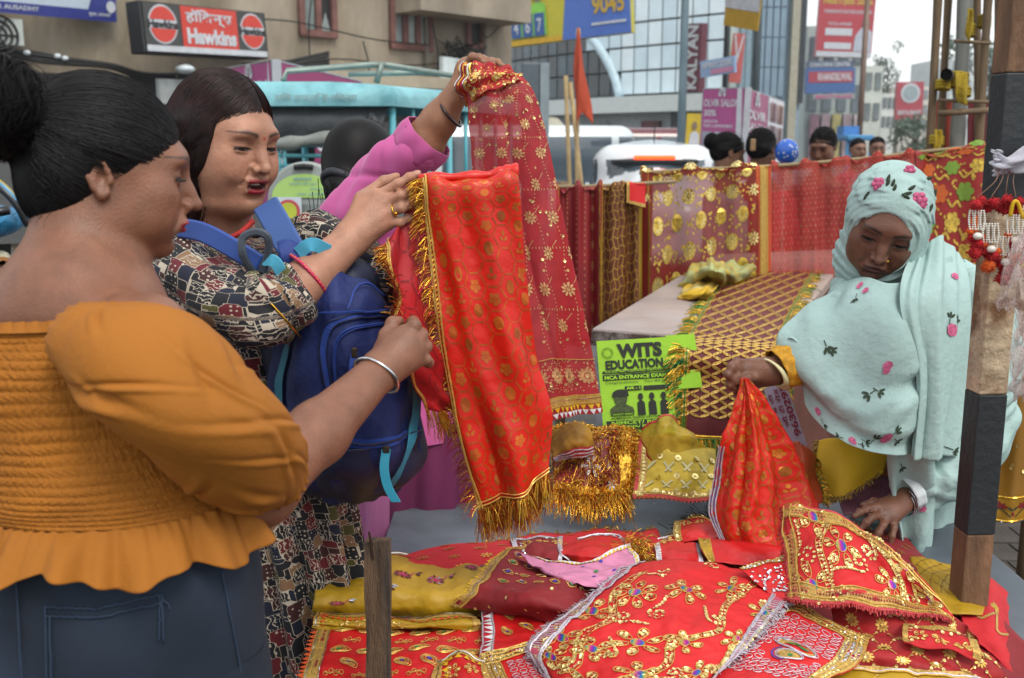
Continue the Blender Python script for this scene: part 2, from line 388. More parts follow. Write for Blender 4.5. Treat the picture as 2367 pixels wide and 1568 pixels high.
def loft(pts,rads,m=50,n=40,flat=1.0,disp=None,ref=(0,0,1),ret=False):
    """tube through pts with radii; flat = ratio of second axis; disp(s,theta) radial offset in metres"""
    P=spline(pts,m); R=spline([[r]if not hasattr(r,'__len__')else r for r in rads],m); T=np.gradient(P,axis=0); T/=np.linalg.norm(T,axis=1,keepdims=True)
    if R.shape[1]==1:R=np.hstack([R,R*flat])
    A=np.cross(T,np.asarray(ref,float)); A/=np.linalg.norm(A,axis=1,keepdims=True); Bv=np.cross(A,T)
    s,th=np.meshgrid(np.linspace(0,1,m),np.arange(n)*2*pi/n,indexing='ij'); d=disp(s,th)if disp is not None else np.zeros_like(s)
    Q=P[:,None]+A[:,None]*((R[:,:1]+d)*np.cos(th))[...,None]+Bv[:,None]*((R[:,1:]+d)*np.sin(th))[...,None]
    return Q
def loft_obj(name,Q,m,parent=None,kind=None,thick=0.0,uvs=1.0):
    a,b=Q.shape[:2]; s,th=np.meshgrid(np.linspace(0,1,a),np.linspace(0,1,b),indexing='ij')
    L=np.linalg.norm(np.diff(Q.mean(1),axis=0),axis=1).sum(); c=np.linalg.norm(np.diff(Q[a//2],axis=0),axis=1).sum()
    o=mk(name,Q.reshape(-1,3),grid_faces(a,b,True),m,parent,True,uv=np.stack([th*c*uvs,s*L*uvs],-1).reshape(-1,2),kind=kind)
    if thick:md=o.modifiers.new('thickness','SOLIDIFY'); md.thickness=thick; md.offset=-1
    return o
def rows_loft(rows,m=60,n=64,disp=None,dz=None):
    """body of stacked level rings from picture rows (y, x_left, x_right, Y, depth ratio)"""
    cs=[]; rs=[]
    for y,xl,xr,Y,q in rows:
        a=at(xl,y,Y); b=at(xr,y,Y); cs.append((a+b)/2); rs.append([(b[0]-a[0])/2,(b[0]-a[0])/2*q])
    P=spline(cs,m); R=spline(rs,m); s,th=np.meshgrid(np.linspace(0,1,m),np.arange(n)*2*pi/n,indexing='ij'); d=disp(s,th)if disp is not None else 0*s
    Q=np.zeros((m,n,3)); Q[...,0]=P[:,:1]+(R[:,:1]+d)*np.cos(th); Q[...,1]=P[:,1:2]+(R[:,1:]+d)*np.sin(th); Q[...,2]=P[:,2:3]
    if dz is not None:Q[...,2]+=dz(s,th)
    return Q
def strands_obj(name,paths,r,m,parent,taper=True,kind=None,prof=None):
    X=np.asarray(paths,float); S,K,_=X.shape; T=np.gradient(X,axis=1); T/=np.linalg.norm(T,axis=2,keepdims=True)+1e-9
    ref=np.array([0.23,0.11,0.97]); A=np.cross(T,ref); A/=np.linalg.norm(A,axis=2,keepdims=True)+1e-9; Bv=np.cross(T,A)
    w=(np.linspace(1,0.25,K)if taper else np.ones(K))if prof is None else np.asarray(prof)
    rr=(np.asarray(r)*np.ones(S))[:,None,None]*w[None,:,None]
    v=np.stack([X+rr*(A*cos(t)+Bv*sin(t))for t in(0,2.094,4.189)],2)
    b=(np.arange(S)*K*3)[:,None,None]; k=(np.arange(K-1)*3)[None,:,None]; e=np.arange(3)[None,None,:]; e2=(e+1)%3
    f=np.stack(np.broadcast_arrays(b+k+e,b+k+e2,b+k+3+e2,b+k+3+e),-1).reshape(-1,4)
    return mk(name,v.reshape(-1,3),f,m,parent,True,kind=kind)
def foldfn(seed,n=6,amp=0.008,kx=(2,9),ky=(0,2),sharp=1.0):
    r=np.random.default_rng(seed); W=[(r.uniform(*kx),r.uniform(-ky[1],ky[1]),r.random()*6.28,r.uniform(0.4,1))for _ in range(n)]; tot=sum(w[3]for w in W)
    def f(u,v):
        s=0
        for a,b,p,w in W:q=np.sin(2*pi*(a*u+b*v)+p+0.6*np.sin(2*pi*v*1.3+p)); s=s+w*np.sign(q)*np.abs(q)**sharp
        return amp*s/tot*2
    return f
def _uv_at(s,x,y):
    q=proj(s.P); d=(q[...,0]-x)**2+(q[...,1]-y)**2; j,i=np.unravel_index(np.argmin(d),d.shape); return np.array([i/(s.nu-1)*s.w,j/(s.nv-1)*s.h])
Sheet.uv_at=_uv_at
def head_sdf(open=0.0,wide=1.0,neck=True,jowl=0.0,ears=True,nose=1.0,ear=0.82,eye=0.5):
    g=Sdf(); w=wide
    g.ell((0,-0.014,0.024),(0.073*w,0.091,0.079),k=0.01)
    g.ell((0,0.010,0.006),(0.067*w,0.083,0.068),k=0.03)
    g.ell((0,0.026,-0.034),(0.059*w,0.060,0.072),k=0.03)
    g.ell((0,0.034,-0.074-0.006*open),(0.044*w,0.046,0.032),k=0.025)
    g.ell((0,0.070,-0.094-0.010*open),(0.019,0.016,0.015),k=0.022)
    for s in(-1,1):
        g.ell((s*0.047*w,0.004,-0.058),(0.017,0.026,0.026),k=0.03)
        g.ell((s*0.043*w,0.056,-0.026),(0.021,0.022,0.018),k=0.025)
        g.ell((s*0.040*w,0.050,-0.058),(0.020+0.008*jowl,0.026,0.024+0.008*jowl),k=0.03)
        g.ell((s*0.022,0.080,0.022),(0.026,0.012,0.010),R=roty(s*0.15),k=0.02)
        g.ell((s*0.032,0.099,-0.003),(0.019,0.016,0.012),k=0.018,sub=True)
        g.ell((s*0.031,0.0715,-0.002),(0.0165,0.0145,0.0125),k=0.006)
        g.ell((s*0.031,0.0815,-0.0105),(0.0145,0.0045,0.0030),R=roty(-s*0.1),k=0.004)
        g.ell((s*0.031,0.0850,-0.0055),(0.0125,0.0028,0.0014),k=0.0018,sub=True)
    n=nose
    g.cap((0,0.086,0.010),(0,0.100*1.0,-0.018),0.0068,0.0078,k=0.014)
    g.cap((0,0.098,-0.016),(0,0.092+0.0195*n,-0.0345),0.0075,0.0092,k=0.010)
    for s in(-1,1):
        g.ell((s*0.0125,0.0965,-0.0385),(0.0075,0.0095,0.0072),k=0.008)
        g.ell((s*0.0068,0.103,-0.0475),(0.0036,0.0055,0.0040),k=0.003,sub=True)
    g.ell((0,0.076,-0.063),(0.027,0.021,0.023),k=0.02)
    for s in(-1,1):g.cap((s*0.0195,0.094,-0.041),(s*0.031,0.0845,-0.066),0.0020,0.0016,k=0.010,sub=True)
    g.ell((0,0.1005,-0.0515),(0.0028,0.005,0.006),k=0.006,sub=True)
    if open:
        g.ell((0,0.0955,-0.0595),(0.0225,0.0075,0.0052),k=0.006)
        g.ell((0,0.0905,-0.0785),(0.0195,0.0085,0.0065),k=0.007)
        g.ell((0,0.100,-0.0690),(0.0185,0.0170,0.0062),k=0.004,sub=True)
        for s in(-1,1):g.ell((s*0.038*w,0.072,-0.046),(0.016,0.014,0.014),k=0.02)
    else:
        for s in(-1,1):g.ell((s*0.0085,0.0945,-0.0600),(0.0135,0.0085,0.0052),R=roty(s*0.22),k=0.005)
        g.ell((0,0.0925,-0.0705),(0.0165,0.0090,0.0062),k=0.005)
        g.ell((0,0.104,-0.0652),(0.023,0.0075,0.0012),k=0.004,sub=True)
    g.ell((0,0.091,-0.083-0.010*open),(0.020,0.008,0.005),k=0.014,sub=True)
    if ears:
        for s in(-1,1):
            R=rotz(-s*0.35)@rotx(0.22); e_=ear
            def E(p):return np.array([s*0.073*w,-0.010,-0.012])+R@np.array([s*p[0]*e_,p[1]*e_,p[2]*e_])
            g.ell(E((0.004,-0.004,0.002)),(0.0045,0.0165*e_,0.029*e_),R=R,k=0.006)
            pts=[E((0.006,0.010,0.004)),E((0.009,0.006,0.019)),E((0.012,-0.006,0.0265)),E((0.0135,-0.0165,0.0205)),E((0.013,-0.021,0.002)),E((0.010,-0.014,-0.016)),E((0.007,-0.005,-0.028))]
            for a,b in zip(pts[:-1],pts[1:]):g.cap(a,b,0.0031,0.0031,k=0.003)
            g.cap(E((0.007,-0.004,-0.030)),E((0.006,0.004,-0.027)),0.0052,0.004,k=0.005)
            g.cap(E((0.009,-0.010,0.018)),E((0.009,-0.013,-0.006)),0.0035,0.0035,k=0.005)
            g.ell(E((0.010,0.001,-0.004)),(0.006,0.0065,0.009),R=R,k=0.003,sub=True)
            g.ell(E((0.003,0.011,-0.008)),(0.0035,0.004,0.006),R=R,k=0.004)
    return g
def sst(x,a,b):t=np.clip((x-a)/(b-a),0,1); return t*t*(3-2*t)
def head_paint(L,base,lip='#7a2030',open=0.0,brow='#17100e',bindi=None,sindoor=False,blush=0.25,lid='#2a1a16',stud=None,eye=0.5,gaze=0.0,**kw):
    """albedo per vertex in head frame: lips, brows, lash lines, cheeks"""
    x,y,z=np.abs(L[:,0]),L[:,1],L[:,2]; c=np.tile(np.asarray(base,float),(len(L),1)); lp=np.array(lin(lip)[:3])
    def mixc(m,col):nonlocal c; c=c*(1-m[:,None])+m[:,None]*np.asarray(col)
    front=sst(y,0.03,0.06)
    mixc(blush*front*np.exp(-((x-0.045)/0.02)**2-((z+0.033)/0.018)**2),np.array(base)*np.array([1.1,0.8,0.75]))
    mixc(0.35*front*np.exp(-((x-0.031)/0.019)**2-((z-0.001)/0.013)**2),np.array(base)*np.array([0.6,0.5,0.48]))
    bz=0.0185+0.006*np.sin(np.clip((x-0.010)/0.045,0,1)*pi*0.85); bw=0.0040*np.clip((0.060-x)/0.03,0.25,1)
    mixc(0.92*front*sst(x,0.010,0.014)*(1-sst(x,0.053,0.058))*np.exp(-((z-bz)/bw)**2),lin(brow)[:3])
    ex=(x-0.0315)/0.0150; top=-0.0050+0.0016*(1-ex**2); bot=top-0.0062*eye*np.clip(1-ex**2,0,1); ins=(np.abs(ex)<1)*front
    if eye>0:
        m=ins*sst(z,bot-0.0006,bot+0.0006)*(1-sst(z,top-0.0004,top+0.0006)); mixc(m*0.9,lin('#8f807a')[:3])
        mixc(m*(1-sst(np.hypot(x-0.0315-gaze,(z-top+0.001)),0.0060,0.0072)),lin('#0d0705')[:3])
    lw=0.0021+0.0009*np.clip(ex,-1,1)
    mixc(0.97*front*(1-sst(np.abs(ex),0.98,1.16))*np.exp(-((z-top-0.0002)/lw)**4),lin('#0a0605')[:3])
    mixc(0.8*front*(1-sst(np.abs(ex),0.9,1.05))*np.exp(-((z-bot)/0.0012)**2),lin('#2a1712')[:3])
    mixc(0.45*front*(1-sst(np.abs(ex),0.8,1.1))*np.exp(-((z-top-0.0085)/0.0012)**2),np.array(base)*0.45)
    if open:
        up=np.exp(-((z+0.0595)/0.0048)**4)*(1-sst(x,0.0205,0.0235)); dn=np.exp(-((z+0.0785)/0.0062)**4)*(1-sst(x,0.018,0.021))
        m=np.clip(up+dn,0,1)*sst(y,0.078,0.086)
        mixc(m,lp); inn=(x<0.0215)*np.exp(-((z+0.069)/0.0062)**6)*sst(y,0.05,0.06)
        mixc(inn*(1-sst(y,0.092,0.097)),(0.06,0.012,0.012))
    else:
        zc=-0.0652; hw=0.0240; hh=0.0105*np.sqrt(np.clip(1-(x/hw)**2,0,1)); dz=z-zc; hh=np.where(dz>0,hh*0.92,hh*1.05)
        m=(1-sst(np.abs(dz),hh*0.86,hh*1.06+1e-4))*(x<hw)*sst(y,0.080,0.087); mixc(m,lp)
        mixc(0.7*np.exp(-(dz/0.0014)**2)*(x<0.022)*sst(y,0.080,0.086),(0.03,0.008,0.008))
    if bindi:mixc(np.exp(-((L[:,0])/0.0025)**4-((z-0.016)/0.0027)**4)*front,lin(bindi)[:3])
    if sindoor:mixc(0.85*np.exp(-(L[:,0]/0.004)**2)*sst(z,0.055,0.075)*sst(y,0.0,0.03),lin('#8c1418')[:3])
    return np.clip(c,0,1)
def lashes(parent,M,O,sc,col,n=34,L=0.0085,drop=0.6,r=0.00042):
    g=np.random.default_rng(5)
    for s in(-1,1):
        X=[]
        for i in range(n):
            e=-1+2*i/(n-1); p=np.array([s*(0.0315+0.0150*e),0.0845-0.0055*e*e-0.004*max(0,e),-0.0046+0.0016*(1-e*e)]); d=np.array([s*(0.25*e+0.15),0.85,-drop]); t=np.linspace(0,1,6)[:,None]
            X.append(p+unit(d)*L*t*(0.7+0.3*g.random()+0.3*max(0,e))+np.array([0,0,0.0035])*t**2)
        strands_obj('eyelashes',np.array(X)@(M.T*sc)+O,r,mat('lash_black','#080605',rough=0.6),parent,kind='stuff')
asph=mat('asphalt','#4a4a49',rough=0.9,var=0.25,nscale=3,bump=0.6,bscale=40,c2='#565452')
mk('road',[(-120,-20,0),(120,-20,0),(120,300,0),(-120,300,0)],[(0,1,2,3)],asph,kind='structure')
pvm=mat('paver','#403b36',rough=0.9,var=0.3,nscale=4,bump=0.5,bscale=60)
pav=mk('pavement',*(lambda m:(m.v,m.f))(MB().box((1.2,2.4,0.05),(5.2,4.6,0.1))),mat('pavement_mortar','#2b2826',rough=0.95,var=0.2),kind='structure')
pm=None
for i in range(10):
    for j in range(14):
        p=(0.95+i*0.165+(0.08 if j%2 else 0),1.9+j*0.165,0.108)
        if pm is None:o=mk('paver',*(lambda m:(m.v,m.f))(MB().box((0,0,0),(0.155,0.155,0.03))),pvm,pav); pm=o.data
        else:o=bpy.data.objects.new('paver',pm); COLL.objects.link(o); o.parent=pav
        o.location=(p[0],p[1],p[2]+0.004*RNG.random())
bd=thing('building','old stained beige building with reddish window frames behind the rickshaw','building',(-4,20,0))
W0=np.array([-8.0,16.0,0]); WD=unit((0.98,1,0)); WN=unit((1,-0.98,0))
def FW(s,z,d=0.0):return W0+WD*s+WN*d+np.array([0,0,z])
def onw(x,y,d=0.0):
    o=np.array([0,0,CAMZ]); r=at(x,y,1.0)-o; t=np.dot(W0+WN*d-o,WN)/np.dot(r,WN); p=o+r*t; return float(np.dot(p-W0,WD)),float(p[2])
def wbox(mb,s0,s1,z0,z1,d0,d1):mb.hexa([FW(s0,z0,d0),FW(s1,z0,d0),FW(s1,z0,d1),FW(s0,z0,d1),FW(s0,z1,d0),FW(s1,z1,d0),FW(s1,z1,d1),FW(s0,z1,d1)]); return mb
smax,_=onw(1182,60)
plaster=mat('stained_plaster','#93897a',rough=0.95,var=0.25,nscale=1.1,bump=0.6,bscale=9,c2='#7c715f',stretch=(1,1,0.35))
wbox(MB(),-8,smax,0,9,-5,0).build('wall',plaster,bd)
def winw(x0,x1,y1,cols,broken=None,top=5.6):
    s0,z0=onw(x0,y1); s1,_=onw(x1,y1); red=mat('red_frame','#704c46',rough=0.8,var=0.25,nscale=6,bump=0.4,bscale=30)
    f=wbox(MB(),s0,s1,z0,top,-0.02,0.03).build('window',mat('window_dark','#17191b',rough=0.6),bd); mb=MB(); n=len(cols)
    for k in range(n+1):s=s0+(s1-s0)*k/n; wbox(mb,s-0.06,s+0.06,z0,top,0.03,0.11)
    for z in(z0+0.05,z0+0.55*(top-z0),top-0.05):wbox(mb,s0-0.06,s1+0.06,z-0.06,z+0.06,0.03,0.105)
    mb.build('frame',red,f)
    for k,c in enumerate(cols):
        for q in(0,1):
            za,zb=(z0+0.12,z0+0.55*(top-z0)-0.06)if q==0 else(z0+0.55*(top-z0)+0.06,top-0.1); sa,sb=s0+(s1-s0)*k/n+0.07,s0+(s1-s0)*(k+1)/n-0.07
            if c=='x' and q==0:MB().add([FW(sa,za,0.05),FW(sb,za,0.05),FW((sa+sb)/2,za+0.4*(zb-za),0.05)],[(0,1,2)]).build('pane',mat('pane_pale','#7c8784',rough=0.25,var=0.2),f)
            elif c!='d':wbox(MB(),sa,sb,za,zb,0.035,0.05).build('pane',mat('pane_'+c,{'g':'#6d7876','p':'#8d9a96','x':'#6d7876'}[c],rough=0.3,var=0.25,nscale=3),f)
winw(694,768,82,['g','x']); winw(903,990,112,['g','p','p']); winw(1078,1112,110,['d'])
mb=MB(); sA,zA=onw(905,-10); sB,_=onw(1160,-10); wbox(mb,sA,sB,zA-0.35,zA+0.3,0,0.9); mb.build('balcony_slab',plaster,bd)
mb=MB(); sA,zA=onw(640,185); sB,zB=onw(1150,200); wbox(mb,onw(600,180)[0],smax,zB-0.18,zB+0.05,0,0.8); mb.build('awning_slab',mat('concrete_eave','#a39a86',rough=0.9,var=0.2,nscale=2,bump=0.4,bscale=20),bd)
mb=MB(); wbox(mb,-6,smax-0.3,0.1,zB-0.2,0.0,0.04); sf=mb.build('shop_front',mat('shop_dark','#2b2a2a',rough=0.8,var=0.3,nscale=2),bd)
for k in range(9):s=-4+k*1.8; wbox(MB(),s,s+1.5,0.1,2.1,0.05,0.09).build('shutter',mat('shutter_grey','#4e5050',rough=0.6,var=0.2,nscale=3,stretch=(1,1,12)),bd)
for x,y0,y1 in((985,30,190),(1120,0,150)):sA,zA=onw(x,y0,0.1); _,zC=onw(x,y1,0.1); MB().tube([FW(sA,zA,0.1),FW(sA,zC,0.1)],0.05,6).build('drain_pipe',mat('pipe_grey','#6b655b',rough=0.7),bd)
cb=thing('cable_bundle','black cable bundle strung along the beige facade','cables',FW(1,3)); mb=MB(); gq=np.random.default_rng(12)
def wp(x,y,d=0.3):s,z=onw(x,y,d); return FW(s,z,d)
for k in range(9):mb.tube(spline([wp(-40,108+gq.normal()*6),wp(80,130+gq.normal()*6),wp(250,150+gq.normal()*6),wp(360,176+gq.normal()*5),wp(560,165+gq.normal()*6),wp(760,140+gq.normal()*10)],26),0.018+0.02*gq.random(),5)
for pts in([(600,48),(700,52),(860,95),(1000,105)],[(720,0),(712,60),(716,150)],[(560,150),(800,135),(960,160),(1080,150)],[(640,175),(820,150),(1000,145),(1070,128)],[(1080,130),(1095,190),(1110,250)],[(1000,60),(1015,130),(1010,200)],[(840,95),(850,160),(835,200)],[(1090,20),(1120,90),(1150,60)]):
    mb.tube(spline([wp(x+gq.normal()*3,y+gq.normal()*3,0.25)for x,y in pts],18),0.014,4)
for k in range(26):a_=wp(1070+gq.normal()*14,130+gq.normal()*12,0.3); mb.tube(spline([a_,a_+gq.normal(size=3)*0.12,a_+gq.normal(size=3)*0.2,a_+gq.normal(size=3)*0.2],8),0.012,4)
mb.build('cables',mat('cable_black','#131313',rough=0.6),cb);
for x,y in((133,130),(62,122),(150,135)):MB().sphere(wp(x,y,0.34),(0.06,0.04,0.04),8,6).build('insulator',mat('white_ceramic','#c8d2d8',rough=0.4),cb,True)
lp=thing('wall_lamp','white dome lamp on a bent bracket above the shop fronts','lamp',wp(425,165,0.8)); mb=MB(); mb.sphere(wp(428,160,0.9),(0.16,0.16,0.075),14,8); mb.build('lamp_dome',mat('lamp_white','#c3ced2',rough=0.4),lp,True); mb=MB(); mb.tube([wp(408,180,0.4),wp(414,150,0.7),wp(426,148,0.9)],0.02,6); mb.build('bracket',mat('pipe_grey','#6b655b'),lp)
pb=thing('sign_board','plain pale sign board with red slash under the dome lamp','sign',wp(420,210,0.9)); P=panel_px((370,182),(470,186),(370,240),17.2,18.0); mb=MB(); P.slab(mb,0.08); mb.build('board',mat('pale_board','#9aa0a0',rough=0.6,var=0.15),pb); mb=MB(); P.poly(mb,[(0.36,0.1),(0.5,0.1),(0.66,0.7),(0.5,0.7)],0.01); mb.build('red_slash',mat('sign_red','#b8383a',rough=0.5),pb)
ac=thing('air_conditioner','boxy cream air conditioner outdoor unit on the beige wall at far left','air conditioner',wp(20,105,0.4)); sA,zA=onw(-40,40,0.6); sB,zB_=onw(58,108,0.6); mb=MB(); wbox(mb,sA,sB,zB_,zA+0.02,0.05,0.6); mb.build('casing',mat('ac_cream','#a9b0ac',rough=0.5,var=0.1),ac,bevel=0.02); mb=MB(); c_=wp(-4,80,0.62)
for r_ in(0.12,0.2,0.28):mb.ring(c_,WN,r_,0.02,24,5)
for k in range(6):mb.tube([c_,c_+0.28*(WD*cos(k*1.047)+np.array([0,0,1])*sin(k*1.047))],0.015,4)
mb.build('fan_grille',mat('cable_black','#131313'),ac)
sg=thing('sign_board','boxed Hawkins shop sign in black, red and white on the beige wall','sign',wp(450,125,0.5))
P=panel_px((318,4),(600,33),(340,118),16.6,18.9); P.V=unit((0,0,1)+WN*0.12*0+P.V); P.N=unit(np.cross(P.U,P.V)); P.h=np.linalg.norm(at(318,4,16.6)-at(340,118,16.6))
mb=MB(); P.slab(mb,0.32,-0.02,-0.03,1.02,1.03); mb.build('box',mat('sign_black','#1c1e20',rough=0.5,var=0.1),sg,bevel=0.02); mb=MB(); P.rect(mb,0,0,1,1,0.012); mb.build('face',mat('sign_charcoal','#3a3a3a',rough=0.5,var=0.08),sg)
mb=MB(); P.rect(mb,0,0.005,1,0.13,0.020); mb.build('white_strip',mat('sign_white','#b9bec4',rough=0.5),sg); mb=MB(); P.rect(mb,0.28,0.13,0.745,0.995,0.020); mb.build('red_panel',mat('sign_red2','#bf3a2c',rough=0.5,var=0.05),sg)
for u in(0.135,0.88):
    r_=P.h*0.385; rx=r_*0.97; mb=MB(); P.disc(mb,u,0.57,rx*1.06,0.020,36,ry=r_*1.06); rd=mb.build('roundel',mat('sign_white','#b9bec4'),sg); mb=MB(); P.disc(mb,u,0.57,rx*0.96,0.026,24,0.26,pi-0.26,ry=r_*0.96); P.disc(mb,u,0.57,rx*0.96,0.026,24,pi+0.26,2*pi-0.26,ry=r_*0.96); mb.build('red_segments',mat('sign_red2','#bf3a2c'),rd); mb=MB(); P.text(mb,'Hawkins',u-0.112,0.48,u+0.112,0.66,0.028,0.045); mb.build('lettering',mat('ink_black','#15171c',rough=0.6),rd)
mb=MB(); P.text(mb,'Hawkins',0.315,0.20,0.725,0.54,0.028,0.05); P.text(mb,'हॉिकन्स',0.315,0.60,0.70,0.94,0.028,0.025); mb.build('lettering',mat('sign_white','#b9bec4'),sg);
bn=thing('banner','white and royal blue shop banner at the top left corner','banner',wp(120,60,0.3)); P=panel_px((-60,-90),(270,-48),(-58,24),15.2,17.3); mb=MB(); P.slab(mb,0.05); mb.build('board',mat('banner_white','#aebccb',rough=0.5,var=0.05),bn)
mb=MB(); P.rect(mb,0,0,1,0.24,0.01); P.poly(mb,[(0.78,0.24),(1,0.24),(1,1),(0.86,1)],0.01); mb.build('blue_field',mat('banner_blue','#27307c',rough=0.5,var=0.08),bn); mb=MB(); P.text(mb,'R AUSADHY',0.14,0.09,0.42,0.19,0.02,0.02); mb.build('lettering',mat('sign_white','#b9bec4'),bn); mb=MB(); P.text(mb,'मुपर औषधि',0.78,0.08,0.96,0.20,0.02,0.02); mb.build('lettering',mat('sign_white','#b9bec4'),bn); mb=MB(); P.disc(mb,0.955,0.34,0.09,0.02,18); mb.build('emblem',mat('sign_white','#b9bec4'),bn)
wsn=thing('sign_board','small white sign board beside the raised arm','sign',wp(1050,215,0.4)); P=panel_px((1022,130),(1130,146),(1024,208),22.0,23.2); mb=MB(); P.slab(mb,0.1); mb.build('board',mat('board_white','#c3d0d2',rough=0.5),wsn); mb=MB(); P.text(mb,'N',0.26,0.1,0.4,0.4,0.01,0.02); mb.build('lettering',mat('ink_teal','#4a6a78',rough=0.6),wsn)
ml=thing('building','modern mall with pale grid cladding and dark curved glass front','building',(2,42,0))
def FM(t,z,d=0.0):
    """t 0..1 from far left to near right corner"""
    A=np.array([-2.2,52.0]); Bq=np.array([7.6,38.0]); p=A+(Bq-A)*t; n=unit(np.array([-(Bq-A)[1],(Bq-A)[0]])); n=-n if n[1]>0 else n; bulge=2.2*4*t*(1-t); p=p+n*(bulge*0.5+d); return np.array([p[0],p[1],z])
NT,NZ=26,11; z0m,z1m=3.6,13.5
panel_m=[mat('cladding_%d'%k,c,rough=0.35,metal=0.2,var=0.06,nscale=2)for k,c in enumerate(('#cfe0e8','#d8e6ec','#c4d8e2'))]; glassd=[mat('dark_glass_%d'%k,c,rough=0.08,spec=0.8,var=0.3,nscale=1.5)for k,c in enumerate(('#12303c','#1a3c48','#0c222c'))]
def inarc(t,z):return(t/0.73)**2+((z-2.8)/6.1)**2<1
mb=MB()
for i in range(NT):mb.add([FM(i/NT,0,-0.3),FM((i+1)/NT,0,-0.3),FM((i+1)/NT,14,-0.3),FM(i/NT,14,-0.3)],[(0,1,2,3)])
mb.add([FM(1,0,-0.3),FM(1,0,-0.3)+np.array([0.9,6,0]),FM(1,14,-0.3)+np.array([0.9,6,0]),FM(1,14,-0.3)],[(0,1,2,3)]); mb.build('core_wall',mat('mall_core','#56646c',rough=0.8),ml)
gq=np.random.default_rng(3)
for i in range(NT):
    for j in range(NZ):
        t0,t1=i/NT,(i+1)/NT; za,zb=z0m+(z1m-z0m)*j/NZ,z0m+(z1m-z0m)*(j+1)/NZ; gl=inarc((t0+t1)/2,(za+zb)/2); e=0.0022; d=-0.12 if gl else 0.0
        mb=MB(); mb.hexa([FM(t0+e,za+0.04,d-0.1),FM(t1-e,za+0.04,d-0.1),FM(t1-e,za+0.04,d),FM(t0+e,za+0.04,d),FM(t0+e,zb-0.04,d-0.1),FM(t1-e,zb-0.04,d-0.1),FM(t1-e,zb-0.04,d),FM(t0+e,zb-0.04,d)])
        mb.build('glass_pane' if gl else 'cladding_panel',gq.choice(glassd if gl else panel_m),ml)
mb=MB(); mb.tube([FM(0.735*sin(a_),2.8+6.15*cos(a_),-0.02)for a_ in np.linspace(0,1.45,40)],0.20,8); mb.build('arch_trim',mat('arch_trim','#b4cbd6',rough=0.5),ml,True)
mb=MB()
for i in range(NT):mb.hexa([FM(i/NT,2.9,0),FM((i+1)/NT,2.9,0),FM((i+1)/NT,2.9,1.0),FM(i/NT,2.9,1.0),FM(i/NT,3.5,0),FM((i+1)/NT,3.5,0),FM((i+1)/NT,3.5,1.0),FM(i/NT,3.5,1.0)])
mb.build('canopy',mat('canopy_white','#c8d0d0',rough=0.6,var=0.06),ml)
mb=MB()
for i in range(NT):mb.add([FM(i/NT,0,-0.1),FM((i+1)/NT,0,-0.1),FM((i+1)/NT,2.9,-0.1),FM(i/NT,2.9,-0.1)],[(0,1,2,3)])
mb.build('ground_floor',mat('mall_ground','#b4bcc0',rough=0.7,var=0.1),ml)
for(t,w,z0_,z1_,c)in((0.42,0.03,0.6,2.4,'#5a1c24'),(0.50,0.05,0.5,2.3,'#7a6a58'),(0.62,0.09,0.6,2.5,'#6a5a4c'),(0.80,0.05,0.8,2.6,'#5a1620'),(0.88,0.05,1.0,2.9,'#39434c')):
    mb=MB(); mb.hexa([FM(t,z0_,0),FM(t+w,z0_,0),FM(t+w,z0_,0.1),FM(t,z0_,0.1),FM(t,z1_,0),FM(t+w,z1_,0),FM(t+w,z1_,0.1),FM(t,z1_,0.1)]); mb.build('display_window',mat('display_'+c[1:],c,rough=0.4,var=0.5,nscale=2),ml)
bb=thing('billboard','yellow and blue coaching billboard with two students and the number 9045','billboard',at(1300,100,36)); P=panel_px((1150,-60),(1462,-110),(1152,112),33.5,31.5); mb=MB(); P.slab(mb,0.3); mb.build('board',mat('bill_yellow','#b3ac2a',rough=0.5,var=0.06),bb)
mb=MB(); P.poly(mb,[(0.50,0),(1,0),(1,1),(0.56,1)],0.02); mb.build('blue_field',mat('bill_blue','#4668b4',rough=0.5,var=0.06),bb); mb=MB(); P.text(mb,'9045',0.73,0.28,0.96,0.52,0.05,0.03); mb.build('number',mat('bill_amber','#b5962a',rough=0.5),bb); mb=MB(); P.rect(mb,0.72,0.145,0.97,0.175,0.05); mb.build('small_print',mat('sign_white','#b9bec4'),bb); mb=MB(); P.rect(mb,0,0,0.5,0.07,0.03); mb.build('amber_band',mat('bill_amber2','#c09a1e',rough=0.5),bb)
for u in(0.20,0.33):
    mb=MB(); P.poly(mb,[(u-0.06,0.10),(u+0.06,0.10),(u+0.055,0.5),(u,0.58),(u-0.055,0.5)],0.04); sd=mb.build('printed_student',mat('bill_lime','#7ec04a',rough=0.6,var=0.1),bb); mb=MB(); P.disc(mb,u,0.66,0.19,0.05,14,ry=0.26); mb.build('printed_face',mat('print_skin','#7d6a5c',rough=0.6),sd)
for u,t in((0.155,'4'),(0.245,'6'),(0.335,'7')):
    mb=MB(); P.rect(mb,u-0.038,0.10,u+0.038,0.40,0.06); cd=mb.build('number_card',mat('bill_navy','#2f5590',rough=0.5),bb); mb=MB(); P.text(mb,t,u-0.018,0.15,u+0.018,0.33,0.07,0.02); mb.build('digit',mat('sign_white','#b9bec4'),cd)
kb=thing('sign_board','tall maroon vertical KALYAN sign on the mall front','sign',at(1596,200,35)); P=panel_px((1578,56),(1614,54),(1580,212),35.5,35.0); mb=MB(); P.slab(mb,0.3); mb.build('board',mat('kalyan_maroon','#5a1e30',rough=0.5),kb); mb=MB(); P.text(mb,'KALYAN',0.12,0.04,0.82,0.97,0.02,0.03,rot=1); mb.build('lettering',mat('sign_white','#b9bec4'),kb)
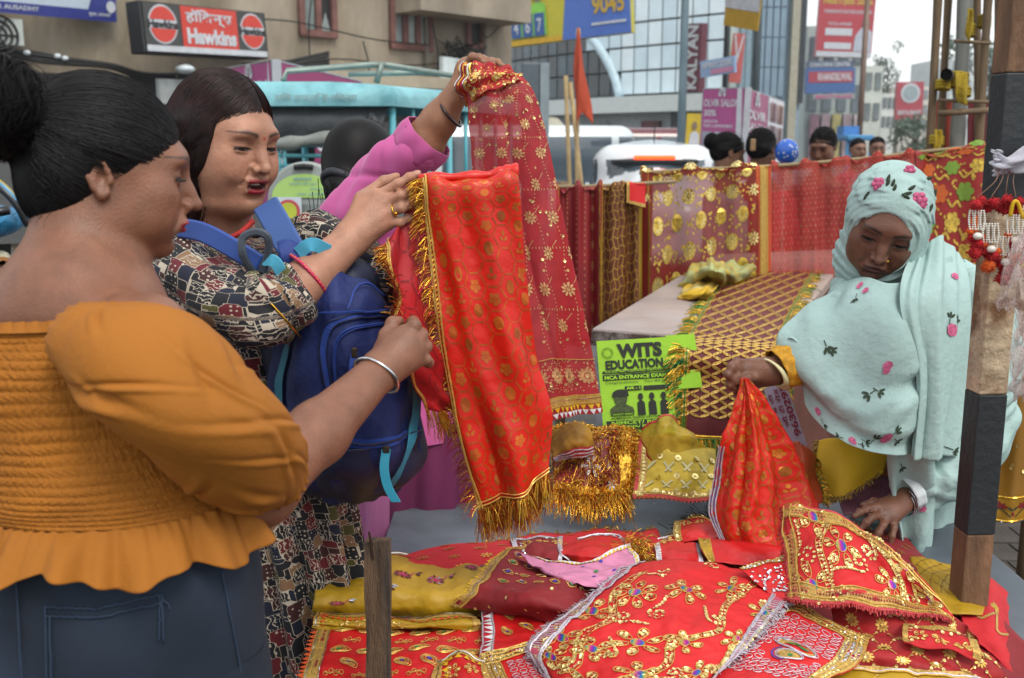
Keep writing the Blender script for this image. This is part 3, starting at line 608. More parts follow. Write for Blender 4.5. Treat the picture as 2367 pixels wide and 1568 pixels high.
def bpx(name,label,x0,x1,ytop,Y,c,depth=8.0,win=None,c2=None,roof=None,part='wall'):
    """building block from its picture extents at distance Y"""
    a=at(x0,ytop,Y); b=at(x1,ytop,Y); t=thing(name,label,'building',((a[0]+b[0])/2,Y,0)); h=a[2]
    MB().box(((a[0]+b[0])/2,Y+depth/2,h/2),(b[0]-a[0],depth,h)).build(part,mat('bld_'+c[1:],c,rough=0.85,var=0.12,nscale=0.6,bump=0.2,bscale=3,c2=c2),t)
    if win:
        nx,nz,cw=win; W_=(b[0]-a[0])/nx; H_=(h-3)/nz
        for i in range(nx):
            for j in range(nz):MB().box((a[0]+W_*(i+0.5),Y-0.05,3+H_*(j+0.5)),(W_*0.62,0.14,H_*0.55)).build('window',mat('win_'+cw[1:],cw,rough=0.2,var=0.2,nscale=1),t)
    return t
t=bpx('building','tall grey-blue panelled tower beside the mall',1755,1868,-160,46,'#8598a8',9); a=at(1762,-160,46); b=at(1828,-160,46);
for i in range(4):
    for j in range(9):
        x0_,x1_=a[0]+(b[0]-a[0])*i/4+0.03,a[0]+(b[0]-a[0])*(i+1)/4-0.03; MB().box(((x0_+x1_)/2,45.93,4.4+j*1.25),(x1_-x0_,0.12,1.2)).build('grey_panel',mat('tower_panel','#7d93a4',rough=0.35,metal=0.2,var=0.12,nscale=1),t)
MB().box((at(1838,0,46)[0],45.8,5),(at(1850,0,46)[0]-at(1832,0,46)[0],0.4,10)).build('beige_fin',mat('beige_fin','#a09c8c',rough=0.8),t); MB().box((at(1857,0,46)[0],45.9,6.0),(0.25,0.3,5)).build('dark_slot',mat('slot_dark','#252d34',rough=0.4),t)
t=bpx('building','cream clad corner block with red V banner between mall and tower',1640,1762,-120,40,'#b4c4c8',8); a=at(1645,-120,40); b=at(1700,-120,40)
for i in range(4):
    for j in range(8):MB().box((a[0]+(b[0]-a[0])*(i+0.5)/4,39.94,4.2+j*1.15),((b[0]-a[0])/4-0.05,0.12,1.1)).build('cream_panel',mat('cream_panel','#c0c4b4',rough=0.5,var=0.1,nscale=1),t)
for k in range(3):MB().box((at(1720+k*14,0,40)[0],39.94,6),(0.2,0.12,9)).build('glass_strip',mat('strip_glass','#7d97a4',rough=0.2,var=0.1),t)
vb=thing('banner','vertical red banner with a white V on the cream block','banner',at(1697,190,39)); P=panel_px((1684,76),(1712,78),(1684,190),39.2); mb=MB(); P.slab(mb,0.08); mb.build('cloth',mat('vbanner_red','#b0524e',rough=0.6),vb); mb=MB(); P.text(mb,'V',0.08,0.4,0.92,0.97,0.02,0.0); mb.build('lettering',mat('sign_white','#b9bec4'),vb)
yb=thing('banner','white and amber hanging banner on the lamp line, top right of the mall','banner',at(1700,90,20)); P=panel_px((1668,-40),(1746,-30),(1672,58),20,19.2); mb=MB(); P.slab(mb,0.03); mb.build('cloth',mat('amber_cloth','#b08c28',rough=0.6,var=0.1),yb); mb=MB(); P.rect(mb,0,0.42,1,0.94,0.01); mb.build('white_field',mat('sign_white','#b9bec4'),yb)
rb=thing('sign_board','small blue and pink shop board above the salon kiosk','sign',at(1660,180,22)); P=panel_px((1620,142),(1700,128),(1620,180),22,21.5); mb=MB(); P.slab(mb,0.06); mb.build('board',mat('board_sky','#86a2c4',rough=0.6,var=0.1),rb); mb=MB(); P.rect(mb,0.3,0.1,0.95,0.4,0.01); mb.build('pink_strip',mat('pink_strip','#b57c9c',rough=0.6),rb); mb=MB(); P.text(mb,'SPRITZER',0.06,0.5,0.94,0.85,0.01,0.03); mb.build('lettering',mat('sign_white','#b9bec4'),rb)
t=bpx('building','pale concrete block carrying the tall red coaching billboard',1868,2006,60,58,'#a9b5b2',10,(4,2,'#5d6a72'))
for k in range(5):MB().box((at(1885+k*25,270,57.5)[0],57.7,2.2),(0.45,0.3,2.4)).build('poster_panel',mat('poster_%d'%k,('#8c6a78','#a08a92','#9c9460','#8a7a80','#a49a9c')[k],rough=0.6,var=0.3,nscale=2),t)
rbb=thing('billboard','tall red NEET JEE 2026 billboard with a man in white shirt','billboard',at(1950,130,55)); P=panel_px((1886,-8),(2014,-4),(1886,130),55); mb=MB(); P.slab(mb,0.4); mb.build('board',mat('neet_red','#a83440',rough=0.5,var=0.05),rbb); mb=MB(); P.rect(mb,0,0,1,0.09,0.02); P.rect(mb,0.13,0.36,0.62,0.48,0.02); P.rect(mb,0.13,0.13,0.62,0.24,0.02); P.text(mb,"TOMORROW'S DOCTORS & ENGINEERS",0.08,0.73,0.95,0.79,0.02,0.02); P.text(mb,'TOTAL AWARD',0.17,0.53,0.6,0.58,0.02,0.02); mb.build('white_fields',mat('sign_white','#b9bec4'),rbb); mb=MB(); P.text(mb,'NEET/JEE 2026',0.06,0.86,0.95,0.98,0.02,0.04); mb.build('heading',mat('neet_amber','#b59a3a',rough=0.5),rbb)
mb=MB(); P.poly(mb,[(0.66,0.10),(0.98,0.10),(0.98,0.42),(0.9,0.5),(0.78,0.5),(0.68,0.36)],0.03); mn=mb.build('printed_man',mat('print_shirt','#aab0bc',rough=0.6),rbb); mb=MB(); P.disc(mb,0.86,0.58,0.20,0.04,14,ry=0.28); mb.build('printed_face',mat('print_skin','#7d6a5c'),mn)
for nm,lab,tl,tr,bl,Y,c,txt in(('sign_board','blue jeweller board with red name strip below the tall red billboard',(1862,158),(1976,156),(1862,216),52,'#3a5e94','KHANDELWAL'),('sign_board','narrow slate coaching centre board under the red billboard',(1866,142),(1972,140),(1866,158),53,'#4a5a72','COACHING CENTRE'),('sign_board','bright pink neon style board under the blue jeweller board',(1880,218),(1976,216),(1880,230),51,'#8b9794','BEAUTY PALACE')):
    s_=thing(nm,lab,'sign',at(*bl,Y)); P=panel_px(tl,tr,bl,Y); mb=MB(); P.slab(mb,0.3); mb.build('board',mat('bd_'+c[1:],c,rough=0.5),s_)
    if 'KHAN' in txt:mb=MB(); P.rect(mb,0.05,0.42,0.95,0.86,0.02); mb.build('red_strip',mat('strip_red','#9c3a4a',rough=0.5),s_)
    mb=MB(); P.text(mb,txt,0.24 if 'KHAN' in txt else 0.06,0.5 if 'KHAN' in txt else 0.2,0.93,0.8,0.03,0.03); mb.build('lettering',mat('neon_pink','#c03a86',rough=0.5)if 'BEAUTY' in txt else mat('sign_white','#b9bec4'),s_)
bpx('building','narrow white corner house with flat roof at the street bend',2000,2042,152,70,'#bcc2ba',10,(2,2,'#6d7678'))
bpx('building','low pale house with dark windows far down the street',2040,2075,216,88,'#c0c4c0',10,(3,2,'#5f686c')); bpx('building','cream house behind the round-logo billboard',2070,2150,200,95,'#c0beb4',10,(4,3,'#7c8488')); bpx('building','far grey block closing the street',2010,2420,236,140,'#b4bcc0',10,(12,2,'#6f787e')); bpx('building','pale tall block far behind the scaffolding',2200,2330,130,100,'#b9c0c0',10,(5,4,'#727b80'))
rd=thing('billboard','red billboard with round white logo far down the street','billboard',at(2100,300,72)); P=panel_px((2070,190),(2132,189),(2070,276),72); mb=MB(); P.slab(mb,0.4); mb.build('board',mat('far_red','#a03a46',rough=0.5),rd); mb=MB(); P.disc(mb,0.5,0.70,0.66,0.05,24); P.text(mb,'RESTAURANT',0.06,0.12,0.94,0.24,0.05,0.03); mb.build('white_logo',mat('sign_white','#b9bec4'),rd); mb=MB(); P.disc(mb,0.5,0.70,0.5,0.08,20); mb.build('grey_disc',mat('logo_grey','#8b9aa0',rough=0.5),rd); mb=MB()
for u in(0.1,0.9):mb.tube([P.p(u,0,-0.2),P.p(u,0,-0.2)*np.array([1,1,0])],0.15,6)
mb.build('posts',mat('pipe_grey','#6b655b'),rd)
gt=np.random.default_rng(8)
for x,y,Y,R_,lab in((2052,168,90,1.6,'slim dark tree beyond the white corner house'),(2112,318,60,1.6,'small roadside tree under the round-logo billboard'),(2145,315,55,1.4,'bushy roadside tree left of the bamboo scaffolding'),(2290,155,60,2.2,'tree crown showing between the scaffolding poles')):
    c=at(x,y,Y); t=thing('tree',lab,'tree',(c[0],c[1],0)); mb=MB(); mb.tube([(c[0],c[1],0),(c[0]+0.1,c[1],c[2]*0.6),c],[0.18,0.13,0.05],7)
    for k in range(5):mb.tube([(c[0],c[1],c[2]*0.7),c+gt.normal(size=3)*R_*0.5],[0.07,0.02],5)
    mb.build('trunk',mat('bark','#4a4034',rough=0.9),t); n=700; d=gt.normal(size=(n,3)); d/=np.linalg.norm(d,axis=1,keepdims=True); cl_=c+gt.normal(size=(14,3))*R_*0.42; P0=cl_[gt.integers(0,14,n)]+d*R_*0.36*gt.random((n,1))**0.4; a_=gt.normal(size=(n,3)); a_/=np.linalg.norm(a_,axis=1,keepdims=True); b_=np.cross(a_,d); s_=R_*0.09
    mk('crown',np.stack([P0-a_*s_,P0+b_*s_*0.6,P0+a_*s_,P0-b_*s_*0.6],1).reshape(-1,3),np.arange(n*4).reshape(-1,4),mat('far_leaf','#4f6352',rough=0.8,var=0.35,nscale=1),t)
SKIN_A='#7d5440'; SKIN_B='#a2745d'; SKIN_C='#8c6249'; SKIN_D='#6b4635'
def skin_mat(k):return mat('skin_'+k,'#ffffff',rough=0.45,attr='Col',sss=0.08,var=0.16,nscale=38,bump=0.55,bscale=300,spec=0.42)
HAIR=mat('hair_black','#060506',rough=0.55,var=0.3,nscale=30,spec=0.22)
HAIR_B=mat('hair_brown','#170a09',rough=0.5,var=0.3,nscale=30,spec=0.3)
GOLD=mat('gold_metal','#d9a83f',rough=0.25,metal=1.0,var=0.1)
STEEL=mat('steel_bangle','#cfd2d6',rough=0.18,metal=1.0,var=0.05)
def body_obj(name,S,lo,hi,h,base,parent,k,heads=(),paints=(),rl=0,fine=0.0019):
    v,f=S.mesh(lo,hi,h)
    if rl:v=relax(v,f,rl,0.4)
    if heads and fine:
        M,o,sc,_=heads[0]; a=o+M@np.array([0,0.035,-0.015])*sc; r=0.105*sc; v2,f2=S.mesh(a-r,a+r,fine); v2=relax(v2,f2,rl,0.4); g=(np.abs(v-a)<r-2.2*h).all(1); f=f[~g[f].all(1)]; f=np.vstack([f,f2+len(v)]); v=np.vstack([v,v2])
    c=np.tile(np.array(lin(base)[:3]),(len(v),1))
    for M,o,sc,kw in heads:
        L=((v-o)@M)/sc; m=(np.abs(L[:,0])<0.12)&(np.abs(L[:,1])<0.14)&(L[:,2]>-0.12)&(L[:,2]<0.14); c[m]=head_paint(L[m],lin(base)[:3],**kw)
    for fn in paints:c=fn(v,c)
    return mk(name,v,f,skin_mat(k),parent,True,cols=c)
def knuckles(pts,tint,r=0.009,w=0.5):
    T=np.array(lin(tint)[:3]); pts=np.array(pts)
    def fn(v,c):
        for p in pts:
            d=((v-p)**2).sum(1); m=w*np.exp(-d/(r*r)); c=c*(1-m[:,None])+m[:,None]*T
        return c
    return fn
FTIPS=[]
def fingers(S,spec,k=0.006):
    for pts,r in spec:
        W=[at(*p)for p in pts]; n=len(W); r*=0.94; rs=[r*(1.08-0.32*i/(n-1))for i in range(n)]; FTIPS.append(W[-1]+unit(W[-1]-W[-2])*r*0.35+np.array([0,-r*0.75,r*0.2]))
        S.chain(W,rs,k)
        for i in range(1,n-1):S.ell(W[i],r*1.09,k=0.003)
def kurta_mat():
    """patchwork print in navy, maroon, tan, cream and olive with small cream motifs"""
    m=bpy.data.materials.new('patchwork_print'); m.use_nodes=True; N=m.node_tree.nodes; L=m.node_tree.links; b=N['Principled BSDF']; b.inputs['Roughness'].default_value=0.8
    tc=N.new('ShaderNodeTexCoord'); mp=N.new('ShaderNodeMapping'); L.new(tc.outputs['UV'],mp.inputs[0]); mp.inputs['Scale'].default_value=(1,1,1); mp.inputs['Rotation'].default_value=(0,0,0.12)
    v=N.new('ShaderNodeTexVoronoi'); v.distance='CHEBYCHEV'; v.inputs['Scale'].default_value=52; v.inputs['Randomness'].default_value=0.75; L.new(mp.outputs[0],v.inputs[0])
    r=N.new('ShaderNodeValToRGB'); r.color_ramp.interpolation='CONSTANT'; e=r.color_ramp.elements
    cols=[(0,'#101018'),(0.3,'#141a2e'),(0.44,'#5e1420'),(0.6,'#7d5f44'),(0.68,'#12131a'),(0.84,'#4c4a22'),(0.92,'#3b1a1c')]
    e[0].position=0; e[0].color=lin(cols[0][1]); e[1].position=cols[1][0]; e[1].color=lin(cols[1][1])
    for p,c in cols[2:]:x=e.new(p); x.color=lin(c)
    sp=N.new('ShaderNodeSeparateColor'); L.new(v.outputs['Color'],sp.inputs[0]); L.new(sp.outputs[0],r.inputs[0])
    w=N.new('ShaderNodeTexWave'); w.inputs['Scale'].default_value=48; w.inputs['Distortion'].default_value=9; w.inputs['Detail'].default_value=2; w.inputs['Detail Scale'].default_value=2.5; L.new(mp.outputs[0],w.inputs[0])
    g=N.new('ShaderNodeMath'); g.operation='GREATER_THAN'; g.inputs[1].default_value=0.86; L.new(w.outputs[1],g.inputs[0])
    v2=N.new('ShaderNodeTexVoronoi'); v2.inputs['Scale'].default_value=150; v2.feature='F1'; v2.inputs['Randomness'].default_value=0.3; L.new(mp.outputs[0],v2.inputs[0])
    g2=N.new('ShaderNodeMath'); g2.operation='LESS_THAN'; g2.inputs[1].default_value=0.24; L.new(v2.outputs[0],g2.inputs[0])
    g3=N.new('ShaderNodeMath'); g3.operation='GREATER_THAN'; g3.inputs[1].default_value=0.55; L.new(sp.outputs[1],g3.inputs[0])
    mxm=N.new('ShaderNodeMix'); L.new(g3.outputs[0],mxm.inputs[0]); L.new(g.outputs[0],mxm.inputs[2]); L.new(g2.outputs[0],mxm.inputs[3])
    g4=N.new('ShaderNodeMath'); g4.operation='LESS_THAN'; g4.inputs[1].default_value=0.62; L.new(sp.outputs[2],g4.inputs[0])
    ml=N.new('ShaderNodeMath'); ml.operation='MULTIPLY'; L.new(mxm.outputs[0],ml.inputs[0]); L.new(g4.outputs[0],ml.inputs[1])
    ve=N.new('ShaderNodeTexVoronoi'); ve.feature='F2'; ve.distance='CHEBYCHEV'; ve.inputs['Scale'].default_value=52; ve.inputs['Randomness'].default_value=0.75; L.new(mp.outputs[0],ve.inputs[0])
    sb=N.new('ShaderNodeMath'); sb.operation='SUBTRACT'; L.new(ve.outputs[0],sb.inputs[0]); L.new(v.outputs[0],sb.inputs[1])
    lt=N.new('ShaderNodeMath'); lt.operation='LESS_THAN'; lt.inputs[1].default_value=0.022; L.new(sb.outputs[0],lt.inputs[0])
    mx2=N.new('ShaderNodeMath'); mx2.operation='MAXIMUM'; L.new(ml.outputs[0],mx2.inputs[0]); L.new(lt.outputs[0],mx2.inputs[1])
    mc=N.new('ShaderNodeMix'); mc.data_type='RGBA'; mc.inputs[7].default_value=lin('#b3a998'); L.new(mx2.outputs[0],mc.inputs[0]); L.new(r.outputs[0],mc.inputs[6]); L.new(mc.outputs[2],b.inputs['Base Color'])
    return m
def smock_mat(base):
    m=mat('smocked_orange',base,rough=0.85,var=0.12,nscale=14); N=m.node_tree.nodes; L=m.node_tree.links
    tc=N.new('ShaderNodeTexCoord'); mp=N.new('ShaderNodeMapping'); L.new(tc.outputs['UV'],mp.inputs[0]); mp.inputs['Scale'].default_value=(260,110,1)
    no=N.new('ShaderNodeTexNoise'); no.inputs['Scale'].default_value=1.0; no.inputs['Detail'].default_value=2; L.new(mp.outputs[0],no.inputs[0])
    bp=N.new('ShaderNodeBump'); bp.inputs['Strength'].default_value=0.9; bp.inputs['Distance'].default_value=0.004; L.new(no.outputs[0],bp.inputs['Height']); L.new(bp.outputs[0],N['Principled BSDF'].inputs['Normal'])
    return m
A=thing('person','young woman in orange smocked top and jeans, dark hair in a bun','person',(-0.46,1.15,0))
MA=frame((cos(0.40)*cos(0.13),sin(0.40)*cos(0.13),-sin(0.13)),(0.0,0.06,1)); SA=0.90
OA=at(240,406,1.165)-MA@np.array([0.080,-0.010,-0.012])*SA
S=Sdf(); S.group(head_sdf(wide=0.94,jowl=0.0,nose=0.97),MA,OA,SA,k=0.01,rad=0.17)
nb=at(170,655,1.18); rs=at(345,775,1.065); ls=at(-10,690,1.30)
S.cap(OA+MA@np.array([0,-0.030,-0.055]),nb,0.052,0.058,k=0.03); S.cap(OA+MA@np.array([0,0.0,-0.075]),nb+np.array([0.03,0.02,0]),0.036,0.045,k=0.02)
S.cap(nb-np.array([0,0,0.035]),rs-np.array([0,0,0.0]),0.050,0.036,k=0.06); S.cap(nb-np.array([0,0,0.03]),ls-np.array([0,0,0.01]),0.055,0.045,k=0.06)
S.ell(nb+np.array([0.0,0.01,-0.14]),(0.135,0.085,0.15),k=0.06)
el=at(598,1130,1.16); wr=at(878,858,1.40)
S.cap(rs,el,0.038,0.041,k=0.03); S.cap(el,at(735,1000,1.27),0.0405,0.0385,k=0.03); S.cap(at(735,1000,1.27),wr,0.0385,0.0265,k=0.02)
hb=at(915,815,1.43); S.ell(hb,(0.030,0.024,0.030),k=0.02)
MC=[(938,772,1.435),(953,790,1.43),(957,811,1.43),(955,833,1.43)]
for p,r in zip(MC,(0.0135,0.0135,0.013,0.012)):S.cap(wr,at(*p),0.019,r,k=0.018)
fingers(S,[([MC[0],(958,752,1.435),(955,745,1.465),(935,760,1.478)],0.0098),([MC[1],(975,776,1.44),(974,771,1.47),(952,785,1.485)],0.0098),
            ([MC[2],(985,802,1.44),(986,799,1.47),(962,808,1.485)],0.0092),([MC[3],(985,832,1.435),(991,838,1.455),(972,838,1.475)],0.0082),
            ([(878,815,1.425),(893,775,1.44),(908,748,1.455),(922,742,1.462)],0.0112)],k=0.0045)
eL=at(-138,985,1.33); wL=np.array([-0.50,1.52,1.00]); S.cap(ls,eL,0.040,0.040,k=0.03); S.cap(eL,wL,0.039,0.026,k=0.02); hL=wL+np.array([0.06,0.055,0.0]); S.ell((wL+hL)/2,(0.036,0.034,0.016),k=0.02)
for k_,(dx,dy)in enumerate(((0.075,0.02),(0.085,0.045),(0.08,0.065),(0.065,0.08))):S.cap(hL,hL+np.array([dx*0.55,dy*0.55,0.004]),0.009,0.0085,k=0.006); S.cap(hL+np.array([dx*0.55,dy*0.55,0.004]),hL+np.array([dx*0.85,dy*0.85,-0.018]),0.0085,0.007,k=0.003)
S.cap(wL+np.array([0.02,0.0,0.01]),wL+np.array([0.075,-0.005,0.02]),0.011,0.009,k=0.008)
bodyA=body_obj('body',S,(-0.90,0.85,0.92),(-0.08,1.55,1.78),0.0034,SKIN_A,A,'a',heads=[(MA,OA,SA,dict(lip='#8c2531',blush=0.2))],paints=[knuckles([at(*p)for p in MC],'#6a4030',0.012,0.35)],rl=1)
Hs=Sdf(); Hs.ell((0,-0.018,0.029),(0.0810,0.1020,0.0945),k=0.01); Hs.ell((0,-0.05,-0.018),(0.068,0.060,0.058),k=0.03); Hs.ell((0,-0.062,-0.045),(0.050,0.038,0.040),k=0.03)
Hs.ell((0,0.192,-0.118),(0.30,0.205,0.205),k=0.006,sub=True); HsA=Hs
for s_ in(-1,1):Hs.ell((s_*0.086,-0.006,-0.016),(0.024,0.019,0.028),k=0.006,sub=True)
bun=np.array([0.030,-0.128,0.058]); rr=np.random.default_rng(3)
Hs.ell(bun,(0.056,0.042,0.056),k=0.02); Hs.cap((0,-0.09,0.05),bun,0.030,0.034,k=0.02)
HA=Sdf(); HA.group(Hs,MA,OA,SA,rad=0.24)
v,f=HA.mesh(OA-0.27,OA+0.27,0.0035,B=12); v=relax(v,f,2); hairA=mk('hair',v,f,HAIR,A,True)
def flow(starts,end,ell_c,ell_r,K=14,lift=0.002,sag=0.0):
    """strands swept over an ellipsoid from start directions to one end point (head frame)"""
    out=[]
    e=(np.asarray(end)-ell_c)/ell_r; e=e/np.linalg.norm(e)
    for a in starts:
        d=a/np.linalg.norm(a); w=math.acos(np.clip(d@e,-1,1)); j=rr.normal()*0.04; ax=unit(np.cross(d,e)); side=np.cross(ax,d)
        t=np.linspace(0,1,K)[:,None]; q=(np.sin((1-t)*w)*d+np.sin(t*w)*e)/max(sin(w),1e-4); q=q+ax*np.sin(t*pi)*j; q/=np.linalg.norm(q,axis=1,keepdims=True)
        out.append(ell_c+q*ell_r*(1+lift*(1+rr.random()*3)+0.004*np.sin(t*8+rr.random()*6)))
    return np.array(out)
def push_out(X,S,eps=0.0008,it=3,lo=None):
    """lift strand points onto the hair surface they would otherwise sink below"""
    sh_=X.shape; P=X.reshape(-1,3).copy(); h=1e-3
    for _ in range(it):
        d=S.ev(P); m=d<eps
        if not m.any():break
        Q=P[m]; g=np.stack([S.ev(Q+e*h)-d[m]for e in np.eye(3)],1); g/=np.linalg.norm(g,axis=1,keepdims=True)+1e-9; P[m]=Q+g*np.clip(eps-d[m],0,0.02)[:,None]
    return P.reshape(sh_)
def to_world(X,M,O,sc):return X@(M.T*sc)+O
st_=[]; HC_=np.array([0,-0.018,0.029]); HR_=np.array([0.0816,0.1026,0.0951])
for i in range(2300):
    t=rr.random(); sg=1 if rr.random()<0.75 else-1
    if i%2:p=np.array([sg*rr.uniform(0,0.074),-0.015-0.08*rr.random(),0.03-0.095*rr.random()])
    else:p=np.array([sg*0.076*sin(t*pi/2),0.092-0.072*t,0.062-0.066*t])+rr.normal(size=3)*0.004+np.array([0,-1,0.6])*0.02*rr.random()**3
    st_.append((p-HC_)/HR_)
X=push_out(flow(st_,bun*0.85,HC_,HR_,lift=0.004),HsA); X=X[~((np.abs(X[...,0])>0.062)&(np.abs(X[...,1]+0.008)<0.020)&(X[...,2]<0.016)&(X[...,2]>-0.045)).any(1)]
strands_obj('hair_strands',to_world(X,MA,OA,SA),rr.uniform(0.0003,0.0008,len(X)),mat('hair_sheen','#060508',rough=0.5,var=0.5,nscale=50,spec=0.28),hairA,taper=False)
ff=[(np.array([sg_*0.076*sin(t_*pi/2),0.098-0.074*t_,0.052-0.064*t_])+rr.normal(size=3)*0.005-HC_)/HR_ for t_,sg_ in zip(rr.random(420),rr.choice([1,1,-1],420))]
X=flow(ff,bun*0.85,HC_,HR_,lift=0.003); t_=np.linspace(0,1,X.shape[1])[None,:,None]; X=HC_+(X-HC_)*(1-0.075*np.exp(-t_/0.07)); strands_obj('hairline_wisps',to_world(X[:,:6],MA,OA,SA),0.00035,HAIR,hairA,taper=False)
lashes(A,MA,OA,SA,0,44,0.0115,0.5,0.0006)
bl=[]
for i in range(650):
    ax=unit(rr.normal(size=3)*np.array([1,0.5,1])+np.array([0.2,1.2,0.1])); a=unit(np.cross(ax,rr.normal(size=3))); b=np.cross(ax,a); ph=rr.random()*6.28; R0=rr.uniform(0.75,1.12); tt=np.linspace(0,rr.uniform(2.5,5),14)
    bl.append(bun+(np.cos(tt+ph)[:,None]*a+np.sin(tt+ph)[:,None]*b)*np.array([0.058,0.045,0.059])*R0+ax*rr.normal()*0.012)
strands_obj('bun_strands',to_world(np.array(bl),MA,OA,SA),0.0007,HAIR,hairA)
wl=[]
for i in range(260):
    s0=np.array([rr.choice([-1,1])*rr.uniform(0.0,0.055),-0.075+rr.uniform(-0.01,0.05),-0.075+rr.uniform(-0.02,0.02)]); tt=np.linspace(0,1,8)[:,None]; dv=np.array([rr.normal()*0.008,rr.normal()*0.010-0.004,-rr.uniform(0.01,0.035)])
    s0[1]=-0.045-0.05*np.sqrt(max(0,1-(s0[0]/0.062)**2))+0.012; wl.append(s0+np.array([0,0,0.03])+dv*tt+np.array([0,-0.006,0])*np.sin(tt*3))
strands_obj('nape_wisps',to_world(np.array(wl),MA,OA,SA),0.0004,HAIR,hairA)
OR='#9a5d0c'; orange=mat('orange_cotton',OR,rough=0.8,var=0.08,nscale=5,bump=0.3,bscale=160,weave=900)
def smd(s,th):
    s=s+0.0035*np.sin(th*3+s*7)+0.0018*np.sin(th*11-s*15)
    return 0.0026*(0.85+0.25*np.sin(th*7+s*31))*np.abs(np.sin(s*pi*26))**0.7+0.0035*np.sin(th*2+s*9)*np.sin(s*7)+0.0012*np.sin(th*90+6*np.sin(s*80))*np.abs(np.sin(s*pi*26))
rowsA=[(722,-190,350,1.15,0.64),(750,-192,372,1.15,0.68),(840,-160,420,1.15,0.74),(980,-110,455,1.15,0.78),(1085,-60,520,1.15,0.82),(1138,-50,560,1.15,0.84)]
Q=rows_loft(rowsA,210,300,smd); top=loft_obj('smocked_top',Q,smock_mat(OR),A)
Q=rows_loft([(714,-196,355,1.15,0.65),(736,-196,366,1.15,0.68)],8,300,lambda s,th:0.003+0.0035*np.sin(th*52+2*np.sin(th*9))*(1-s)); loft_obj('neck_frill',Q,orange,A)
def rfd(s,th):return s**0.8*(0.009*np.sin(th*17+2.2*np.sin(th*3))+0.006*np.sin(th*29+1.0+np.sin(th*4)))+0.0028*np.sin(th*61+3*np.sin(th*7))*np.exp(-s*2.2)
Q=rows_loft([(1134,-52,566,1.15,0.86),(1168,-74,596,1.15,0.90),(1222,-105,632,1.15,0.93)],26,360,rfd,dz=lambda s,th:s*0.010*np.sin(th*8+1.7)+s*0.006*np.sin(th*3)); loft_obj('waist_ruffle',Q,orange,A,thick=0.0015)
_cr=[(rr.uniform(0.08,0.9),rr.uniform(0,6.28),rr.uniform(-2.2,2.2),rr.uniform(0.12,0.3),rr.uniform(0.002,0.0058),rr.uniform(0.016,0.045))for _ in range(44)]
def slv(s,th):
    e=np.sin(np.clip(s,0,1)*pi)**0.5; q=0.004*np.sin(th*2+s*7)+0.0022*np.sin(th*3-s*11+1)+0.0012*np.sin(th*5+s*19)
    for s0,t0,sl,ln,dp,wd in _cr:
        dt=(th-t0+pi)%(2*pi)-pi; a_=math.atan(sl); u=(s-s0)*cos(a_)*2.2+dt*0.45*sin(a_); w=-(s-s0)*sin(a_)*2.2+dt*0.45*cos(a_); q=q+dp*np.exp(-(u/ln)**2)*(np.exp(-(w/wd)**2)-1.1*np.exp(-((w-wd*1.2)/wd)**2))
    g=np.exp(-s/0.05)*0.0016*np.sin(th*17)+np.exp(-(1-s)/0.05)*0.004*np.sin(th*19+2*np.sin(th*4)); return q*e+g
Q=loft([at(178,775,1.06),at(240,800,1.045),at(345,848,1.03),at(465,950,1.045),at(560,1045,1.10),at(612,1098,1.15),at(628,1112,1.165)],[0.040,0.058,0.076,0.078,0.070,0.052,0.043],200,220,0.86,slv)
loft_obj('puff_sleeve',Q,orange,A,thick=0.001)
Q=loft([at(25,690,1.28),at(-60,720,1.34),at(-130,830,1.36),at(-140,1000,1.33)],[0.05,0.075,0.075,0.045],50,60,0.95,slv); loft_obj('puff_sleeve',Q,orange,A)
denim=mat('navy_denim','#1c2736',rough=0.9,var=0.25,nscale=9,bump=0.4,bscale=420,c2='#233144',weave=900)
def jd(s,th):return 0.003*np.sin(th*3+s*8)+0.002*np.sin(th*6-s*13)+0.006*np.sin(th*2)*s
Q=rows_loft([(1150,-20,540,1.15,0.76),(1200,-28,575,1.15,0.84),(1330,-25,597,1.15,0.88),(1480,-20,605,1.16,0.86),(1640,-5,615,1.17,0.82)],60,120,jd); je=loft_obj('jeans',Q,denim,A)
for sx in(-1,1):
    a=at(300+sx*165,1600,1.16); k_=a.copy(); k_[2]=0.48; k_[0]+=sx*0.01; g_=a.copy(); g_[2]=0.07; loft_obj('trouser_leg',loft([a+np.array([0,0,0.06]),k_,g_],[0.080,0.062,0.048],24,28,1.0),denim,A)
    mb=MB(); c_=g_.copy(); c_[2]=0.045; mb.sphere(c_+np.array([0.05,0.03,0]),(0.12,0.045,0.045),14,8,R=rotz(0.6)); mb.build('shoe',mat('shoe_dark','#1d1c1c',rough=0.6),A,True)
def on_seat(x,y):
    q=proj(Q.reshape(-1,3)); P3=Q.reshape(-1,3); near=P3[:,1]<1.16; d=((q-np.array([x,y]))**2).sum(1)+(~near)*1e9; i=np.argsort(d)[:4]; w=1/(d[i]+4); return(P3[i]*w[:,None]).sum(0)/w.sum()+np.array([0,-0.0035,0])
pk=[(108,1400),(225,1405),(378,1370),(380,1480),(372,1580),(110,1580)]
mb=MB()
for(a,b)in zip(pk[:3],pk[1:4]):
    L_=[on_seat(a[0]+(b[0]-a[0])*t,a[1]+(b[1]-a[1])*t)for t in np.linspace(0,1,14)]; mb.tube(L_,0.0011,5)
    mb.tube([on_seat(a[0]+(b[0]-a[0])*t-(9 if a[0]>300 else 0),a[1]+(b[1]-a[1])*t+(20 if a[0]<300 else 0))for t in np.linspace(0,1,14)],0.0010,5)
for a,b in(((108,1400),(112,1590)),((118,1420),(124,1590)),((40,1330),(55,1580)),((515,1320),(565,1580)),((372,1368),(395,1405))):mb.tube([on_seat(a[0]+(b[0]-a[0])*t,a[1]+(b[1]-a[1])*t)for t in np.linspace(0,1,14)],0.0011,5)
